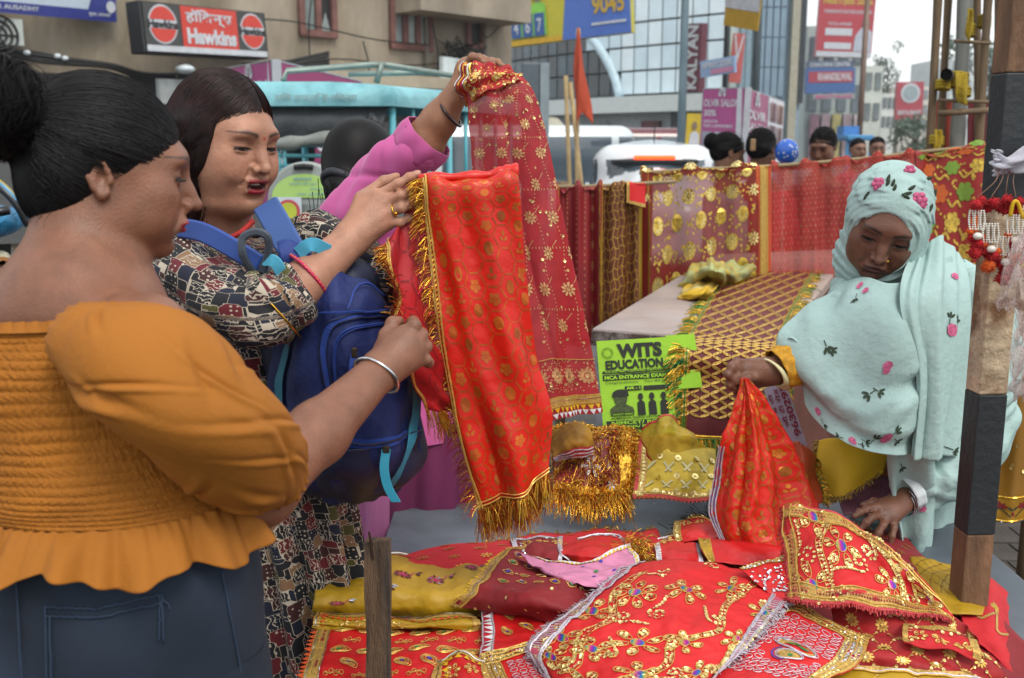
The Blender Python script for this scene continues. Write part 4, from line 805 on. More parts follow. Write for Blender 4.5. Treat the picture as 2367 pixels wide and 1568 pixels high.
mb.build('pocket_seams',mat('denim_stitch','#2c3d54',rough=0.85),je,True)
mb=MB(); mb.ring(at(870,868,1.395),unit(wr-el)+np.array([0.0,-0.2,0.25]),0.0345,0.0024,40,8); mb.build('bangle',STEEL,A,True)
B=thing('person','woman in dark patchwork print kurta with open mouth, raising the shiny red cloth','person',(-0.46,1.75,0))
MBh=frame((0.80,-0.56,-0.20),(0.03,0.0,1)); SB=0.935
OB=at(605,318,1.70)-MBh@np.array([0,0.092,0.017])*SB
S=Sdf(); S.group(head_sdf(open=1.0,wide=0.99,jowl=0.3,nose=1.0),MBh,OB,SB,k=0.01,rad=0.18)
nbB=at(512,580,1.80); S.cap(OB+MBh@np.array([0,-0.035,-0.06]),nbB,0.056,0.064,k=0.03); S.ell(OB+MBh@np.array([0,0.03,-0.105]),(0.045,0.045,0.022),k=0.03)
S.ell(nbB-np.array([0,0,0.10]),(0.15,0.085,0.11),k=0.05)
elB=at(628,728,1.53); wB=at(812,553,1.635)
S.cap(elB,at(714,646,1.57),0.042,0.0355,k=0.01); S.cap(at(714,646,1.57),wB,0.0355,0.0275,k=0.01)
MCB=[(868,455,1.66),(884,470,1.655),(892,494,1.65),(896,516,1.65)]
for p,r in zip(MCB,(0.0135,0.0130,0.0125,0.0118)):S.cap(wB,at(*p),0.020,r,k=0.016)
S.cap(wB,at(838,462,1.665),0.018,0.015,k=0.016)
fingers(S,[([(836,455,1.672),(888,419,1.685),(916,408,1.70)],0.0098),([MCB[0],(920,426,1.658),(946,411,1.665),(966,401,1.672)],0.0088),
            ([MCB[1],(927,452,1.648),(950,443,1.66),(966,440,1.675)],0.0090),([MCB[2],(927,481,1.645),(950,472,1.655),(966,468,1.672)],0.0086),([MCB[3],(924,514,1.648),(944,505,1.658),(958,500,1.672)],0.0078)],k=0.004)
for p,q in zip(MCB,(0.3,0.45,0.6,0.75)):
    a=at(*p); S.cap(a+np.array([0,-0.010,0]),wB*0.70+a*0.30+np.array([0,-0.0215,0.004-q*0.012]),0.0052,0.0034,k=0.008)
body_obj('body',S,(-0.78,1.36,1.20),(-0.10,1.95,1.80),0.0031,SKIN_B,B,'b',heads=[(MBh,OB,SB,dict(lip='#7c1423',open=1.0,bindi='#a01020',sindoor=True,blush=0.3,eye=0.8,gaze=0.003))],
         paints=[knuckles([at(p[0],p[1],p[2]-0.012)for p in MCB]+[at(922,432,1.65),at(946,411,1.66)],'#96604a',0.010,0.5),knuckles(FTIPS[-4:],'#c99a88',0.0045,0.8)],rl=1)
mbt=MB()
for i in range(-3,4):mbt.box(OB+MBh@(np.array([i*0.0047,0.0885-abs(i)*0.0012,-0.0650])*SB),(0.0046,0.004,0.0052),R=MBh)
mbt.build('teeth',mat('teeth','#c9bfae',rough=0.3,var=0.05),B)
Hs=Sdf(); Hs.ell((0,-0.018,0.029),(0.080,0.097,0.086),k=0.01); Hs.ell((0.02,-0.045,-0.01),(0.070,0.060,0.076),k=0.03); Hs.cap((0.0,-0.075,-0.05),(0.01,-0.07,-0.20),0.056,0.030,k=0.04)
Hs.ell((0.068,0.004,-0.010),(0.019,0.040,0.058),k=0.02); Hs.ell((0.062,-0.030,-0.10),(0.034,0.036,0.075),k=0.03); Hs.cap((0.066,-0.022,-0.12),(0.082,-0.010,-0.235),0.034,0.018,k=0.03); Hs.cap((0.03,-0.06,-0.12),(0.05,-0.04,-0.26),0.04,0.022,k=0.03)
Hs.cap((-0.030,0.058,-0.016),(-0.030,0.30,-0.016),0.092,0.092,k=0.008,sub=True); Hs.ell((0.0,0.115,-0.085),(0.068,0.092,0.080),k=0.010,sub=True); HsB=Hs
HB=Sdf(); HB.group(Hs,MBh,OB,SB,rad=0.30); v,f=HB.mesh(OB-np.array([.25,.25,.32]),OB+0.22,0.0038,B=12); v=relax(v,f,2); hairB=mk('hair',v,f,HAIR_B,B,True)
X=[]; HC2=np.array([0,-0.018,0.029]); HR2=np.array([0.0808,0.0978,0.0868])
for i in range(1800):
    side=1 if rr.random()<0.78 else-1; t0=rr.random(); s0=np.array([-0.012+side*0.002,0.076-0.115*t0,0.0]); d0=(s0-HC2)/HR2; d0[2]=math.sqrt(max(0.02,1-d0[0]**2-d0[1]**2)); e0=np.array([side*1.0,0.42-0.95*t0+rr.normal()*0.10,-0.35-0.35*rr.random()]); e0/=np.linalg.norm(e0)
    w=math.acos(np.clip(d0@e0,-1,1)); t=np.linspace(0,1,13)[:,None]; q=(np.sin((1-t)*w)*d0+np.sin(t*w)*e0)/sin(w); q[:,1:2]+=0.16*np.sin(t*pi)*(1-t0)*rr.uniform(0.4,1.1); q/=np.linalg.norm(q,axis=1,keepdims=True)
    P3=HC2+q*HR2*(1.0+0.02*rr.random()+0.008*np.sin(t*9+i)); en=P3[-1]; tl=np.linspace(0.15,1,6)[:,None]; dr_=np.array([side*0.006,-0.012-0.03*rr.random(),-0.08-0.11*rr.random()]); P3=np.vstack([P3,en+dr_*tl+0.008*np.hstack([np.sin(tl*7+i),np.cos(tl*6+i),0*tl])]); X.append(P3)
X=push_out(np.array(X),HsB); strands_obj('hair_strands',to_world(X,MBh,OB,SB),rr.uniform(0.0003,0.0009,len(X)),mat('hair_brown_sheen','#220e0d',rough=0.45,var=0.7,nscale=50,spec=0.35),hairB); lashes(B,MBh,OB,SB,0,drop=0.75)
X=[]
for i in range(160):
    s0=np.array([0.045+rr.normal()*0.02,-0.02+rr.normal()*0.02,-0.12]); tt=np.linspace(0,1,18)[:,None]; ph=rr.random()*6; X.append(s0+np.array([0.01,0.0,-0.12])*tt+0.016*tt*np.hstack([np.sin(tt*9+ph),np.cos(tt*9+ph),0*tt]))
strands_obj('curls',to_world(np.array(X),MBh,OB,SB),0.0009,HAIR_B,hairB)
mb=MB(); ep=OB+MBh@(np.array([0.080,-0.004,-0.062])*SB)
for i in range(5):mb.sphere(ep+np.array([i*0.004-0.008,-0.012,-0.004*abs(i-2)]),0.0042,8,6)
mb.tube([ep+np.array([-0.014,-0.012,0.004]),ep+np.array([0.013,-0.012,0.008])],0.0028,6); mb.build('earring',mat('oxidised_silver','#8e8b86',rough=0.3,metal=1.0,var=0.3,nscale=300),B)
mb=MB(); mb.tube(spline([at(455,545,1.72),at(500,560,1.665),at(552,540,1.65),at(585,512,1.68)],20),0.0045,7); mb.build('neckband',mat('red_neckband','#a01816',rough=0.7,bump=0.8,bscale=300),B,True)
PRINT=kurta_mat()
Q=rows_loft([(548,430,610,1.72,0.8),(575,350,720,1.73,0.55),(640,322,770,1.74,0.50),(800,360,800,1.75,0.50),(1000,440,800,1.76,0.5),(1180,520,815,1.76,0.5),(1400,560,850,1.76,0.55),(1700,585,900,1.77,0.6),(2050,600,925,1.78,0.62)],90,160,lambda s,th:(0.004+0.012*sst(s,0.5,0.8))*np.sin(th*13+2*np.sin(s*6))+0.004*np.sin(th*7+s*20))
loft_obj('kurta',Q,PRINT,B)
def slB(s,th):return 0.004*np.sin(th*3+s*16)+0.003*np.sin(th*4-s*23)-0.005*np.exp(-((np.sin(th+s*9))/0.15)**2)*np.sin(s*pi)
Q=loft([at(395,590,1.68),at(420,630,1.62),at(500,690,1.55),at(590,722,1.515),at(640,706,1.53),at(684,684,1.552)],[0.050,0.056,0.055,0.054,0.051,0.049],60,70,1.0,slB); loft_obj('sleeve',Q,PRINT,B,thick=0.001)
Q=loft([at(690,560,1.76),at(760,570,1.72),at(860,640,1.70),at(905,660,1.72)],[0.050,0.052,0.045,0.042],40,50,1.0,slB); loft_obj('sleeve',Q,PRINT,B)
mb=MB(); ax_=unit(wB-elB)
for x_,y_ in((612,742),(640,726)):mb.ring(at(x_-6,y_-12,1.535),ax_+np.array([0.2,-0.25,0.1]),0.0605,0.0018,44,6)
mb.build('gold_bangles',GOLD,B,True)
mb=MB(); cb=at(712,640,1.575); mb.ring(cb,ax_+np.array([0.25,-0.1,0.15]),0.0430,0.0030,44,8); pb=mb.build('pink_bangle',mat('pink_bangle','#c01850',rough=0.3,coat=0.3),B,True)
mb=MB(); n1=unit(ax_+np.array([0.25,-0.1,0.15])); a1=unit(np.cross(n1,(0.31,0.2,0.93))); b1=np.cross(n1,a1)
for i in range(40):w_=2*pi*i/40; mb.sphere(cb+0.0460*(a1*cos(w_)+b1*sin(w_)),0.0012,5,4)
mb.build('gold_studs',GOLD,pb,True)
mb=MB(); rp=(at(*MCB[2])*0.42+at(927,481,1.645)*0.58); mb.ring(rp,at(927,481,1.645)-at(*MCB[2]),0.0098,0.0014,24,6); mb.sphere(rp+np.array([0.003,-0.010,-0.004]),0.0026,8,6); mb.build('finger_ring',GOLD,B,True)
for sx in(-1,1):
    mb=MB(); c_=at(740+sx*90,2050,1.78); mb.tube([np.array([c_[0],c_[1],0.55]),np.array([c_[0],c_[1],0.06])],[0.065,0.045],14); mb.build('trouser_leg',mat('legging_black','#141318',rough=0.8),B,True)
    mb=MB(); mb.sphere((c_[0]+0.05,c_[1]-0.04,0.04),(0.115,0.045,0.04),12,8,R=rotz(-0.5)); mb.build('shoe',mat('shoe_dark','#1d1c1c',rough=0.6),B,True)
Cw=thing('person','woman in pink kurta seen from behind, arm raised holding the long sequinned scarf','person',(-0.25,2.3,0))
MCh=frame((0.62,0.75,-0.22),(0,0,1)); OC=at(884,392,2.44)-MCh@np.array([0.080,-0.010,-0.012])*0.95
S=Sdf(); S.group(head_sdf(),MCh,OC,0.95,k=0.01,rad=0.17); nC=at(850,545,2.50); S.cap(OC+MCh@np.array([0,-0.03,-0.05]),nC,0.05,0.06,k=0.03); S.ell(nC-np.array([0,0,0.12]),(0.15,0.09,0.12),k=0.05)
eC=at(975,335,2.27); wC=at(1062,205,2.24)
S.cap(at(830,500,2.32),eC,0.050,0.046,k=0.03); S.cap(eC,at(1015,278,2.255),0.045,0.036,k=0.02); S.cap(at(1015,278,2.255),wC,0.036,0.025,k=0.02)
S.ell(at(1082,168,2.24),(0.030,0.026,0.034),k=0.02)
fingers(S,[([(1078,150,2.225),(1092,132,2.21),(1108,134,2.20),(1118,145,2.195)],0.0095),([(1095,150,2.235),(1117,137,2.215),(1133,143,2.205),(1141,154,2.20)],0.0092),
            ([(1105,156,2.245),(1136,142,2.23),(1150,144,2.22),(1158,152,2.21)],0.0088),([(1108,162,2.25),(1142,152,2.245),(1158,152,2.235),(1166,158,2.225)],0.0078),([(1075,185,2.225),(1085,200,2.20),(1105,205,2.19)],0.0105)],k=0.0045)
body_obj('body',S,(-0.50,2.05,1.2),(0.06,2.62,1.85),0.004,SKIN_C,Cw,'c',rl=1)
Hs=Sdf(); Hs.ell((0,-0.018,0.029),(0.080,0.098,0.085),k=0.01); Hs.ell((0,-0.05,-0.015),(0.070,0.062,0.066),k=0.03); Hs.cap((0.01,-0.075,-0.05),(0.03,-0.085,-0.08),0.040,0.036,k=0.03); Hs.cap((0.03,-0.085,-0.08),(0.06,-0.07,-0.22),0.040,0.020,k=0.03)
Hs.ell((0,0.125,-0.038),(0.10,0.075,0.098),k=0.012,sub=True)
for s_ in(-1,1):Hs.ell((s_*0.084,-0.006,-0.016),(0.022,0.022,0.030),k=0.008,sub=True); Hs.ell((s_*0.07,0.03,-0.075),(0.05,0.05,0.05),k=0.01,sub=True)
HC=Sdf(); HC.group(Hs,MCh,OC,0.95,rad=0.3); v,f=HC.mesh(OC-np.array([.28,.28,.3]),OC+0.22,0.0045,B=12); v=relax(v,f,2); hC=mk('hair',v,f,HAIR,Cw,True)
X=[]
for i in range(350):
    s0=np.array([0.03+rr.normal()*0.022,-0.085+rr.normal()*0.022,-0.07+rr.normal()*0.02]); tt=np.linspace(0,1,12)[:,None]; ph=rr.random()*6; X.append(s0+np.array([0.045+rr.normal()*0.02,0.02+rr.normal()*0.02,-0.19*rr.uniform(0.6,1.1)])*tt+0.010*tt*np.hstack([np.sin(tt*8+ph),np.cos(tt*8+ph),0*tt]))
X2=push_out(flow([(np.array([rr.choice([-1,1])*0.076*sin(t_*pi/2),0.088-0.072*t_,0.068-0.064*t_])+rr.normal(size=3)*0.006-np.array([0,-0.018,0.029]))/np.array([0.0804,0.0985,0.0855])for t_ in rr.random(800)],np.array([0.01,-0.095,-0.045]),np.array([0,-0.018,0.029]),np.array([0.0806,0.0987,0.0857])),Hs)
strands_obj('hair_strands',to_world(X2,MCh,OC,0.95),rr.uniform(0.0004,0.0009,len(X2)),MATS['hair_sheen'],hC,taper=False)
strands_obj('ponytail_strands',to_world(np.array(X),MCh,OC,1.0),0.0011,HAIR,hC)
mb=MB(); mb.ring(OC+MCh@np.array([0.02,-0.085,-0.06]),MCh@np.array([0.2,-0.5,-0.8]),0.038,0.010,24,8); mb.build('hair_tie',mat('hair_tie','#20242c',rough=0.6,bump=0.5,bscale=200),hC,True)
PINK=mat('pink_cotton','#b8558f',rough=0.85,var=0.10,nscale=6,bump=0.15,bscale=260,sheen=0.2)
def slC(s,th):return 0.55*slv(s,th+1.3)+0.004*np.sin(th*2+s*12)+0.004*np.sin(th*5-s*15)-0.006*np.exp(-((np.sin(th+s*7))/0.15)**2)*np.sin(s*pi)
Q=loft([at(800,520,2.36),at(850,462,2.32),at(915,392,2.285),at(962,345,2.268),at(985,322,2.262)],[0.072,0.070,0.064,0.060,0.057],60,70,0.95,slC); loft_obj('sleeve',Q,PINK,Cw,thick=0.001)
Q=loft([at(962,348,2.27),at(980,328,2.262),at(993,314,2.258)],[0.061,0.0635,0.060],14,60,0.95,lambda s,th:0.002*np.sin(th*7)); loft_obj('rolled_cuff',Q,PINK,Cw,thick=0.002)
Q=rows_loft([(515,770,930,2.42,0.9),(560,745,1080,2.42,0.6),(700,750,1090,2.42,0.62),(900,770,1080,2.42,0.7),(1000,770,1090,2.42,0.75)],40,90,lambda s,th:0.006*np.sin(th*5+s*9)); loft_obj('kurta',Q,PINK,Cw)
PLUM=mat('plum_cotton','#6d2450',rough=0.85,var=0.15,nscale=5,bump=0.15,bscale=200)
Q=rows_loft([(960,800,1085,2.42,0.75),(1100,815,1105,2.42,0.72),(1300,830,1110,2.43,0.7),(1600,850,1100,2.44,0.7),(1800,850,1100,2.44,0.7)],60,120,lambda s,th:0.010*np.sin(th*7+3*np.sin(s*4))+0.006*np.sin(th*15+s*10)); loft_obj('kurta_skirt',Q,PLUM,Cw)
sh=Sheet([[(822,1000,2.24),(860,1000,2.2),(905,1000,2.24)],[(820,1140,2.24),(862,1140,2.19),(900,1140,2.24)],[(830,1320,2.24),(872,1320,2.19),(905,1320,2.24)]],40,30,lambda u,v:0.008*np.sin(u*14+v*3)); sh.build('dupatta',mat('mauve_cotton','#9c5a86',rough=0.85,var=0.1),Cw,0.002)
sh=Sheet([[(812,1130,2.23),(826,1130,2.23)],[(814,1220,2.23),(830,1220,2.23)],[(824,1300,2.23),(842,1300,2.23)]],20,8); sh.build('white_edging',mat('white_cotton','#c9cdd6',rough=0.8),Cw,0.002)
mb=MB(); mb.ring(at(1041,262,2.245),unit(wC-eC)+np.array([0.3,0.0,-0.1]),0.034,0.0032,32,8); mb.build('bangle',mat('dark_bangle','#2a1618',rough=0.3),Cw,True)
for sx in(-1,1):
    c_=at(965+sx*70,1700,2.44); mb=MB(); mb.tube([(c_[0],c_[1],0.5),(c_[0],c_[1],0.05)],[0.06,0.045],12); mb.build('trouser_leg',PLUM,Cw,True); mb=MB(); mb.sphere((c_[0]+0.03,c_[1]+0.05,0.04),(0.05,0.11,0.04),12,8); mb.build('shoe',mat('shoe_dark','#1d1c1c',rough=0.6),Cw,True)
D=thing('person','stall vendor in pale mint embroidered headscarf and tunic, bending over the cloths','person',(0.85,2.2,0))
MD=frame((-0.30,-0.86,-0.42),(0.20,-0.25,1)); SD=0.93
OD=at(2046,557,2.02)-MD@np.array([0,0.088,0.002])*SD
S=Sdf(); S.group(head_sdf(wide=0.95,jowl=0.0,ears=False),MD,OD,SD,k=0.01,rad=0.18)
nD=at(2110,690,2.14); S.cap(OD+MD@np.array([0,-0.03,-0.05]),nD,0.05,0.06,k=0.03); S.ell(nD-np.array([0,0,0.1]),(0.15,0.09,0.12),k=0.04)
w1=at(1788,858,2.02); e1=at(1905,800,2.08); S.cap(e1,w1,0.042,0.0275,k=0.02); S.ell(at(1748,862,2.02),(0.034,0.022,0.030),k=0.02)
MK=[(1730,842,2.00),(1722,852,1.99),(1718,868,1.99),(1722,884,2.0)]
for p in MK:S.cap(w1,at(*p),0.017,0.012,k=0.016)
fingers(S,[([MK[0],(1702,838,1.985),(1690,848,1.975),(1706,870,1.972),(1716,880,1.972)],0.0092),([MK[1],(1692,850,1.97),(1682,866,1.965),(1702,884,1.968)],0.0090),([MK[2],(1690,872,1.972),(1686,890,1.972),(1706,900,1.978)],0.0085),([MK[3],(1698,892,1.985),(1702,906,1.985),(1716,908,1.99)],0.0075),
            ([(1762,872,2.0),(1745,872,1.985),(1728,874,1.975),(1718,882,1.972)],0.0105)],k=0.004)
w2=at(2090,1152,2.07); e2=at(2240,1085,2.16); S.cap(e2,w2,0.040,0.027,k=0.02); S.ell(at(2062,1172,2.05),(0.034,0.03,0.018),k=0.02)
MK2=[(2028,1172,2.03),(2038,1188,2.02),(2052,1197,2.015),(2068,1198,2.02)]
for p in MK2:S.cap(w2,at(*p),0.016,0.0115,k=0.014)
fingers(S,[([MK2[0],(2005,1176,2.02),(1988,1184,2.01),(1974,1194,2.0)],0.0088),([MK2[1],(2016,1196,2.0),(2002,1208,1.99),(1990,1222,1.985)],0.0090),([MK2[2],(2040,1215,1.995),(2030,1232,1.985),(2022,1246,1.98)],0.0086),([MK2[3],(2066,1222,2.0),(2062,1240,1.99),(2058,1256,1.985)],0.0076),([(2050,1165,2.06),(2020,1160,2.06),(1995,1168,2.05)],0.0100)],k=0.004)
body_obj('body',S,(0.40,1.80,0.70),(1.05,2.36,1.62),0.0038,SKIN_D,D,'d',heads=[(MD,OD,SD,dict(lip='#54302a',blush=0.0,eye=0.75,gaze=0.002))],paints=[knuckles([at(*p)for p in MK+MK2],'#452a20',0.012,0.5),knuckles(FTIPS[-5:],'#8a6252',0.0045,0.8)],rl=1)
lashes(D,MD,OD,SD,0)
mb=MB(); mb.sphere(OD+MD@(np.array([-0.0190,0.1005,-0.0370])*SD),0.0028,8,6); mb.build('nose_stud',GOLD,D,True)
Hs=Sdf(); Hs.ell((0,-0.018,0.034),(0.0775,0.097,0.088),k=0.01); Hs.ell((0,0.125,-0.026),(0.10,0.075,0.088),k=0.012,sub=True)
HD=Sdf(); HD.group(Hs,MD,OD,SD,rad=0.2); v,f=HD.mesh(OD-0.2,OD+0.2,0.005,B=12); mk('hair',relax(v,f,2),f,HAIR,D,True)
MINT=mat('mint_cotton','#aac6c2',rough=0.92,var=0.08,nscale=7,bump=0.45,bscale=60,translucent=0.12,weave=600)
Hs=Sdf(); Hs.ell((0.0,-0.022,0.030),(0.088,0.108,0.094),k=0.01); Hs.ell((-0.012,0.000,-0.035),(0.084,0.084,0.095),k=0.04); Hs.ell((-0.02,-0.02,-0.115),(0.098,0.090,0.080),k=0.05)
Hs.ell((0.006,0.125,-0.022),(0.066,0.118,0.090),R=roty(0.12),k=0.006,sub=True)
def hood_disp(P):
    L=((P-OD)@MD)/SD; r=np.sqrt(L[:,0]**2+(L[:,2]+0.01)**2); return(0.0020*np.sin(r*330+L[:,1]*90+1.5*np.sin(L[:,0]*40))+0.0012*np.sin(r*610-L[:,1]*120))*sst(np.abs(L[:,0]),0.005,0.05)+0.0012*np.sin(L[:,1]*210+L[:,2]*60)
HD=Sdf(); HD.group(Hs,MD,OD,SD,rad=0.24); v,f=HD.mesh(OD-np.array([.25,.25,.25]),OD+0.22,0.0028,B=12,disp=hood_disp); v=relax(v,f,1); hood=mk('headscarf',v,f,MINT,D,True)
Q=rows_loft([(600,2040,2230,2.22,0.8),(640,1985,2275,2.18,0.55),(740,1930,2290,2.2,0.52),(900,1920,2262,2.26,0.55),(1100,1960,2230,2.27,0.6),(1300,1975,2200,2.28,0.65),(1600,1960,2180,2.3,0.7),(1750,1960,2180,2.3,0.7)],60,100,lambda s,th:0.006*np.sin(th*4+s*11)+0.004*np.sin(th*9)); loft_obj('tunic',Q,MINT,D)
def slD(s,th):return 0.006*np.sin(th*2+s*11)+0.004*np.sin(th*4-s*18)+0.0025*np.sin(th*7+s*39)+0.002*np.sin(th*3-s*61)-0.007*np.exp(-((np.sin(th+s*8))/0.15)**2)*np.sin(s*pi)
Q=loft([at(2225,640,2.20),at(2262,740,2.16),at(2268,900,2.14),at(2240,1030,2.13),at(2165,1105,2.10),at(2104,1132,2.08)],[0.066,0.074,0.076,0.070,0.060,0.042],110,80,1.0,slD); sleeve2=loft_obj('sleeve',Q,MINT,D,thick=0.001)
Q=loft([at(2108,1130,2.078),at(2088,1142,2.07)],[0.042,0.040],6,50,1.0,lambda s,th:0.001*np.sin(th*11)); loft_obj('sleeve_edging',Q,mat('white_lace','#c4ccd0',rough=0.8,bump=0.6,bscale=400),D,thick=0.001)
Q=loft([at(2010,680,2.16),at(1950,740,2.10),at(1890,800,2.06),at(1838,838,2.03)],[0.066,0.066,0.056,0.047],40,60,1.0,slD); loft_obj('sleeve',Q,MINT,D,thick=0.001)
Q=loft([at(1846,832,2.035),at(1820,845,2.028),at(1796,856,2.022)],[0.047,0.045,0.042],12,60,1.0,lambda s,th:0.0015*np.sin(th*9+s*6)); loft_obj('yellow_cuff',Q,mat('yellow_embroidered','#c08a14',rough=0.7,var=0.35,nscale=90,bump=0.6,bscale=200),D,thick=0.001)
mb=MB()
for q in range(3):mb.ring(at(1796-q*5,868-q*3,2.015-q*0.004),unit(w1-e1)+np.array([0,0,-0.25]),0.032,0.0028,30,7)
mb.build('cream_bangles',mat('cream_bangle','#c9c596',rough=0.35,coat=0.2),D,True)
mb=MB()
for q in range(3):mb.ring(at(2098-q*5,1156+q*3,2.068),unit(w2-e2),0.0305,0.0016,30,6)
mb.build('silver_bangles',STEEL,D,True)
def swag(u,v):
    r=np.sqrt((u-0.62)**2*1.2+(v+0.15)**2)+0.05*np.sin(u*4+v*3); q=np.sin(r*15+1.2*np.sin(u*4)+0.7*np.sin(v*7+u*2)); g=np.sin(r*33+2*np.sin(u*3+1))*sst(np.sin(u*5+v*4+1),-0.3,0.8)
    return(0.0085*np.sign(q)*np.abs(q)**1.2+0.0042*g+0.0012*np.sin(u*31+v*23+2*np.sin(v*9))*np.sin(u*9+2))*sst(v,0.0,0.15)
sc1=Sheet([[(1955,650,2.10),(2000,640,2.04),(2060,655,2.0),(2130,640,2.03),(2200,590,2.10)],
             [(1850,720,2.06),(1930,730,1.98),(2040,745,1.955),(2140,730,1.99),(2220,690,2.08)],
             [(1800,800,2.04),(1890,840,1.955),(2020,860,1.93),(2130,840,1.97),(2200,800,2.06)],
             [(1840,880,2.02),(1910,930,1.945),(2010,960,1.92),(2110,940,1.96),(2170,900,2.05)],
             [(1872,940,2.0),(1925,1002,1.945),(2005,1042,1.92),(2090,1055,1.96),(2130,1040,2.04)]],150,130,swag)
s1=sc1.build('chest_scarf',MINT,D,0.0015)
def vf(u,v):q=np.sin(u*14+1.5*np.sin(v*3)+0.6*np.sin(u*9+v*5)); return 0.010*np.sign(q)*np.abs(q)**1.1*(0.6+0.4*v)+0.0045*np.sin(u*31+v*6+1.5*np.sin(v*5))*sst(np.sin(u*7+v*3),-0.5,0.6)
sc2=Sheet([[(2108,585,2.08),(2142,560,2.10),(2180,548,2.13),(2212,585,2.17)],[(2080,700,1.97),(2140,680,1.97),(2195,670,2.02),(2235,690,2.10)],[(2120,880,1.97),(2155,880,1.96),(2195,880,2.0),(2230,880,2.08)],[(2105,1060,1.98),(2140,1065,1.97),(2170,1060,2.0),(2205,1050,2.06)]],100,150,vf)
s2=sc2.build('hanging_scarf_end',MINT,D,0.0015)
sc3=Sheet([[(2050,1040,2.02),(2090,1050,2.0),(2140,1050,2.0),(2170,1040,2.06)],[(2055,1130,2.05),(2085,1140,2.06),(2150,1150,2.06),(2172,1130,2.09)],[(2075,1230,2.06),(2095,1240,2.07),(2140,1240,2.06),(2160,1230,2.09)],[(2080,1285,2.06),(2098,1296,2.07),(2128,1292,2.07),(2148,1270,2.09)]],50,40,lambda u,v:0.010*np.sin(u*11+v*2)); s3=sc3.build('scarf_tail',MINT,D,0.0015)
ROSE=mat('rose_thread','#c05a80',rough=0.75,bump=0.8,bscale=500,var=0.4,nscale=200); LEAF=mat('leaf_thread','#2c3b2a',rough=0.8,bump=0.6,bscale=400)
def embroider(sh,parent,items):
    dr=Deco(sh,0.0022); dl=Deco(sh,0.0018)
    for kind,x,y,r,a in items:
        c=sh.uv_at(x,y); r=r*1.0
        if kind=='r':
            for q in range(7):dr.disc(c+r*0.55*np.array([cos(q*0.9+a),sin(q*0.9+a)]),r*0.42,8,0.0024)
            dr.disc(c,r*0.42,8,0.0032)
        else:
            for q in(-0.7,0,0.7):dl.disc(c+r*0.8*np.array([cos(a+q),sin(a+q)]),r*0.6,8,ry=r*0.26,a=a+q)
            dl.band([c-r*1.2*np.array([cos(a),sin(a)])*t for t in np.linspace(0,1,5)],r*0.18)
    dr.build('embroidered_roses',ROSE,parent); dl.build('embroidered_leaves',LEAF,parent)
embroider(sc1,s1,[('r',1988,660,0.009,0),('r',2002,672,0.008,1),('l',1978,690,0.009,1.2),('l',1912,800,0.012,0.8),('l',1918,810,0.010,0.2),('r',2052,845,0.010,0),('r',2048,858,0.007,2),('l',2010,910,0.013,2.6),('l',2030,905,0.012,0.6),
                    ('r',1968,1022,0.012,0),('r',2046,1012,0.014,0.4),('l',2000,1020,0.012,0.2),('l',2070,1000,0.012,-0.6),('l',2072,1018,0.010,0.5),('l',1940,1010,0.010,2.9),('l',2020,1015,0.012,-1.2),('r',1892,950,0.011,0),('l',1905,980,0.011,0.7),('l',1990,1030,0.008,0)])
embroider(sc2,s2,[('r',2200,765,0.012,0),('l',2212,745,0.011,-1.1),('l',2196,735,0.009,-1.4),('r',2208,640,0.010,0),('l',2204,1040,0.011,0.4)])
embroider(sc3,s3,[('l',2092,1244,0.012,0.6),('r',2130,1170,0.010,0),('l',2085,1080,0.010,1.2)])
V3=v.copy(); q3=proj(V3); mr=MB(); ml_=MB()
def hood_pt(x,y):
    d=(q3[:,0]-x)**2+(q3[:,1]-y)**2; i=np.where(d<60)[0]
    if not len(i):i=np.argsort(d)[:3]
    return V3[i[np.argmin(V3[i,1])]]
for x,y,r in((2022,424,0.014),(2128,458,0.017),(2105,388,0.012),(2138,470,0.010),(2030,418,0.010)):
    p=hood_pt(x,y)
    for q in range(6):mr.sphere(p+np.array([r*0.6*cos(q*1.05),-0.002,r*0.6*sin(q*1.05)]),(r*0.45,0.003,r*0.40),8,5)
    mr.sphere(p+np.array([0,-0.004,0]),(r*0.4,0.003,r*0.4),8,5)
for x,y,a in((2046,418,1.3),(2048,408,1.3),(2063,418,1.3),(2064,430,1.3),(2110,430,0.6),(2094,446,2.6),(2100,440,0.2),(1996,448,1.0),(2150,408,0.4),(2168,445,1.4),(2158,480,1.2)):
    p=hood_pt(x,y); ml_.sphere(p+np.array([0,-0.0015,0]),(0.010,0.0025,0.0035),8,5,R=roty(-a))
mr.build('embroidered_roses',ROSE,hood,True,kind='stuff'); ml_.build('embroidered_leaves',LEAF,hood,True,kind='stuff')
CRUMPLE=0.0012
def Z(x,y,z):return atz(x,y,z)
def ZG(rows):return[[Z(*p)for p in r]for r in rows]
RED=mat('red_satin','#bd0f12',rough=0.5,var=0.12,nscale=9,bump=0.25,bscale=120)
REDC=mat('red_cotton','#b5121c',rough=0.75,var=0.10,nscale=9,bump=0.2,bscale=300)
MAROON=mat('maroon_cloth','#7c1018',rough=0.7,var=0.15,nscale=12,bump=0.2,bscale=240)
BROC=mat('red_brocade','#cf1c0a',rough=0.38,var=0.12,nscale=7,bump=0.2,bscale=120,translucent=0.12)
BROCB=mat('red_lining','#b0101a',rough=0.5,var=0.10,nscale=7,bump=0.1,bscale=200,translucent=0.25)
GPRINT=mat('gold_foil','#c08a30',rough=0.35,metal=0.6,var=0.35,nscale=60)
GSEQ=mat('gold_sequin','#ead690',rough=0.3,metal=0.75,var=0.3,nscale=300)
GCORD=mat('gold_cord','#d4ac58',rough=0.45,metal=0.5,var=0.25,nscale=200)
GTRIM=mat('gold_trim','#b5924a',rough=0.5,metal=0.35,var=0.4,nscale=260,bump=0.9,bscale=500)
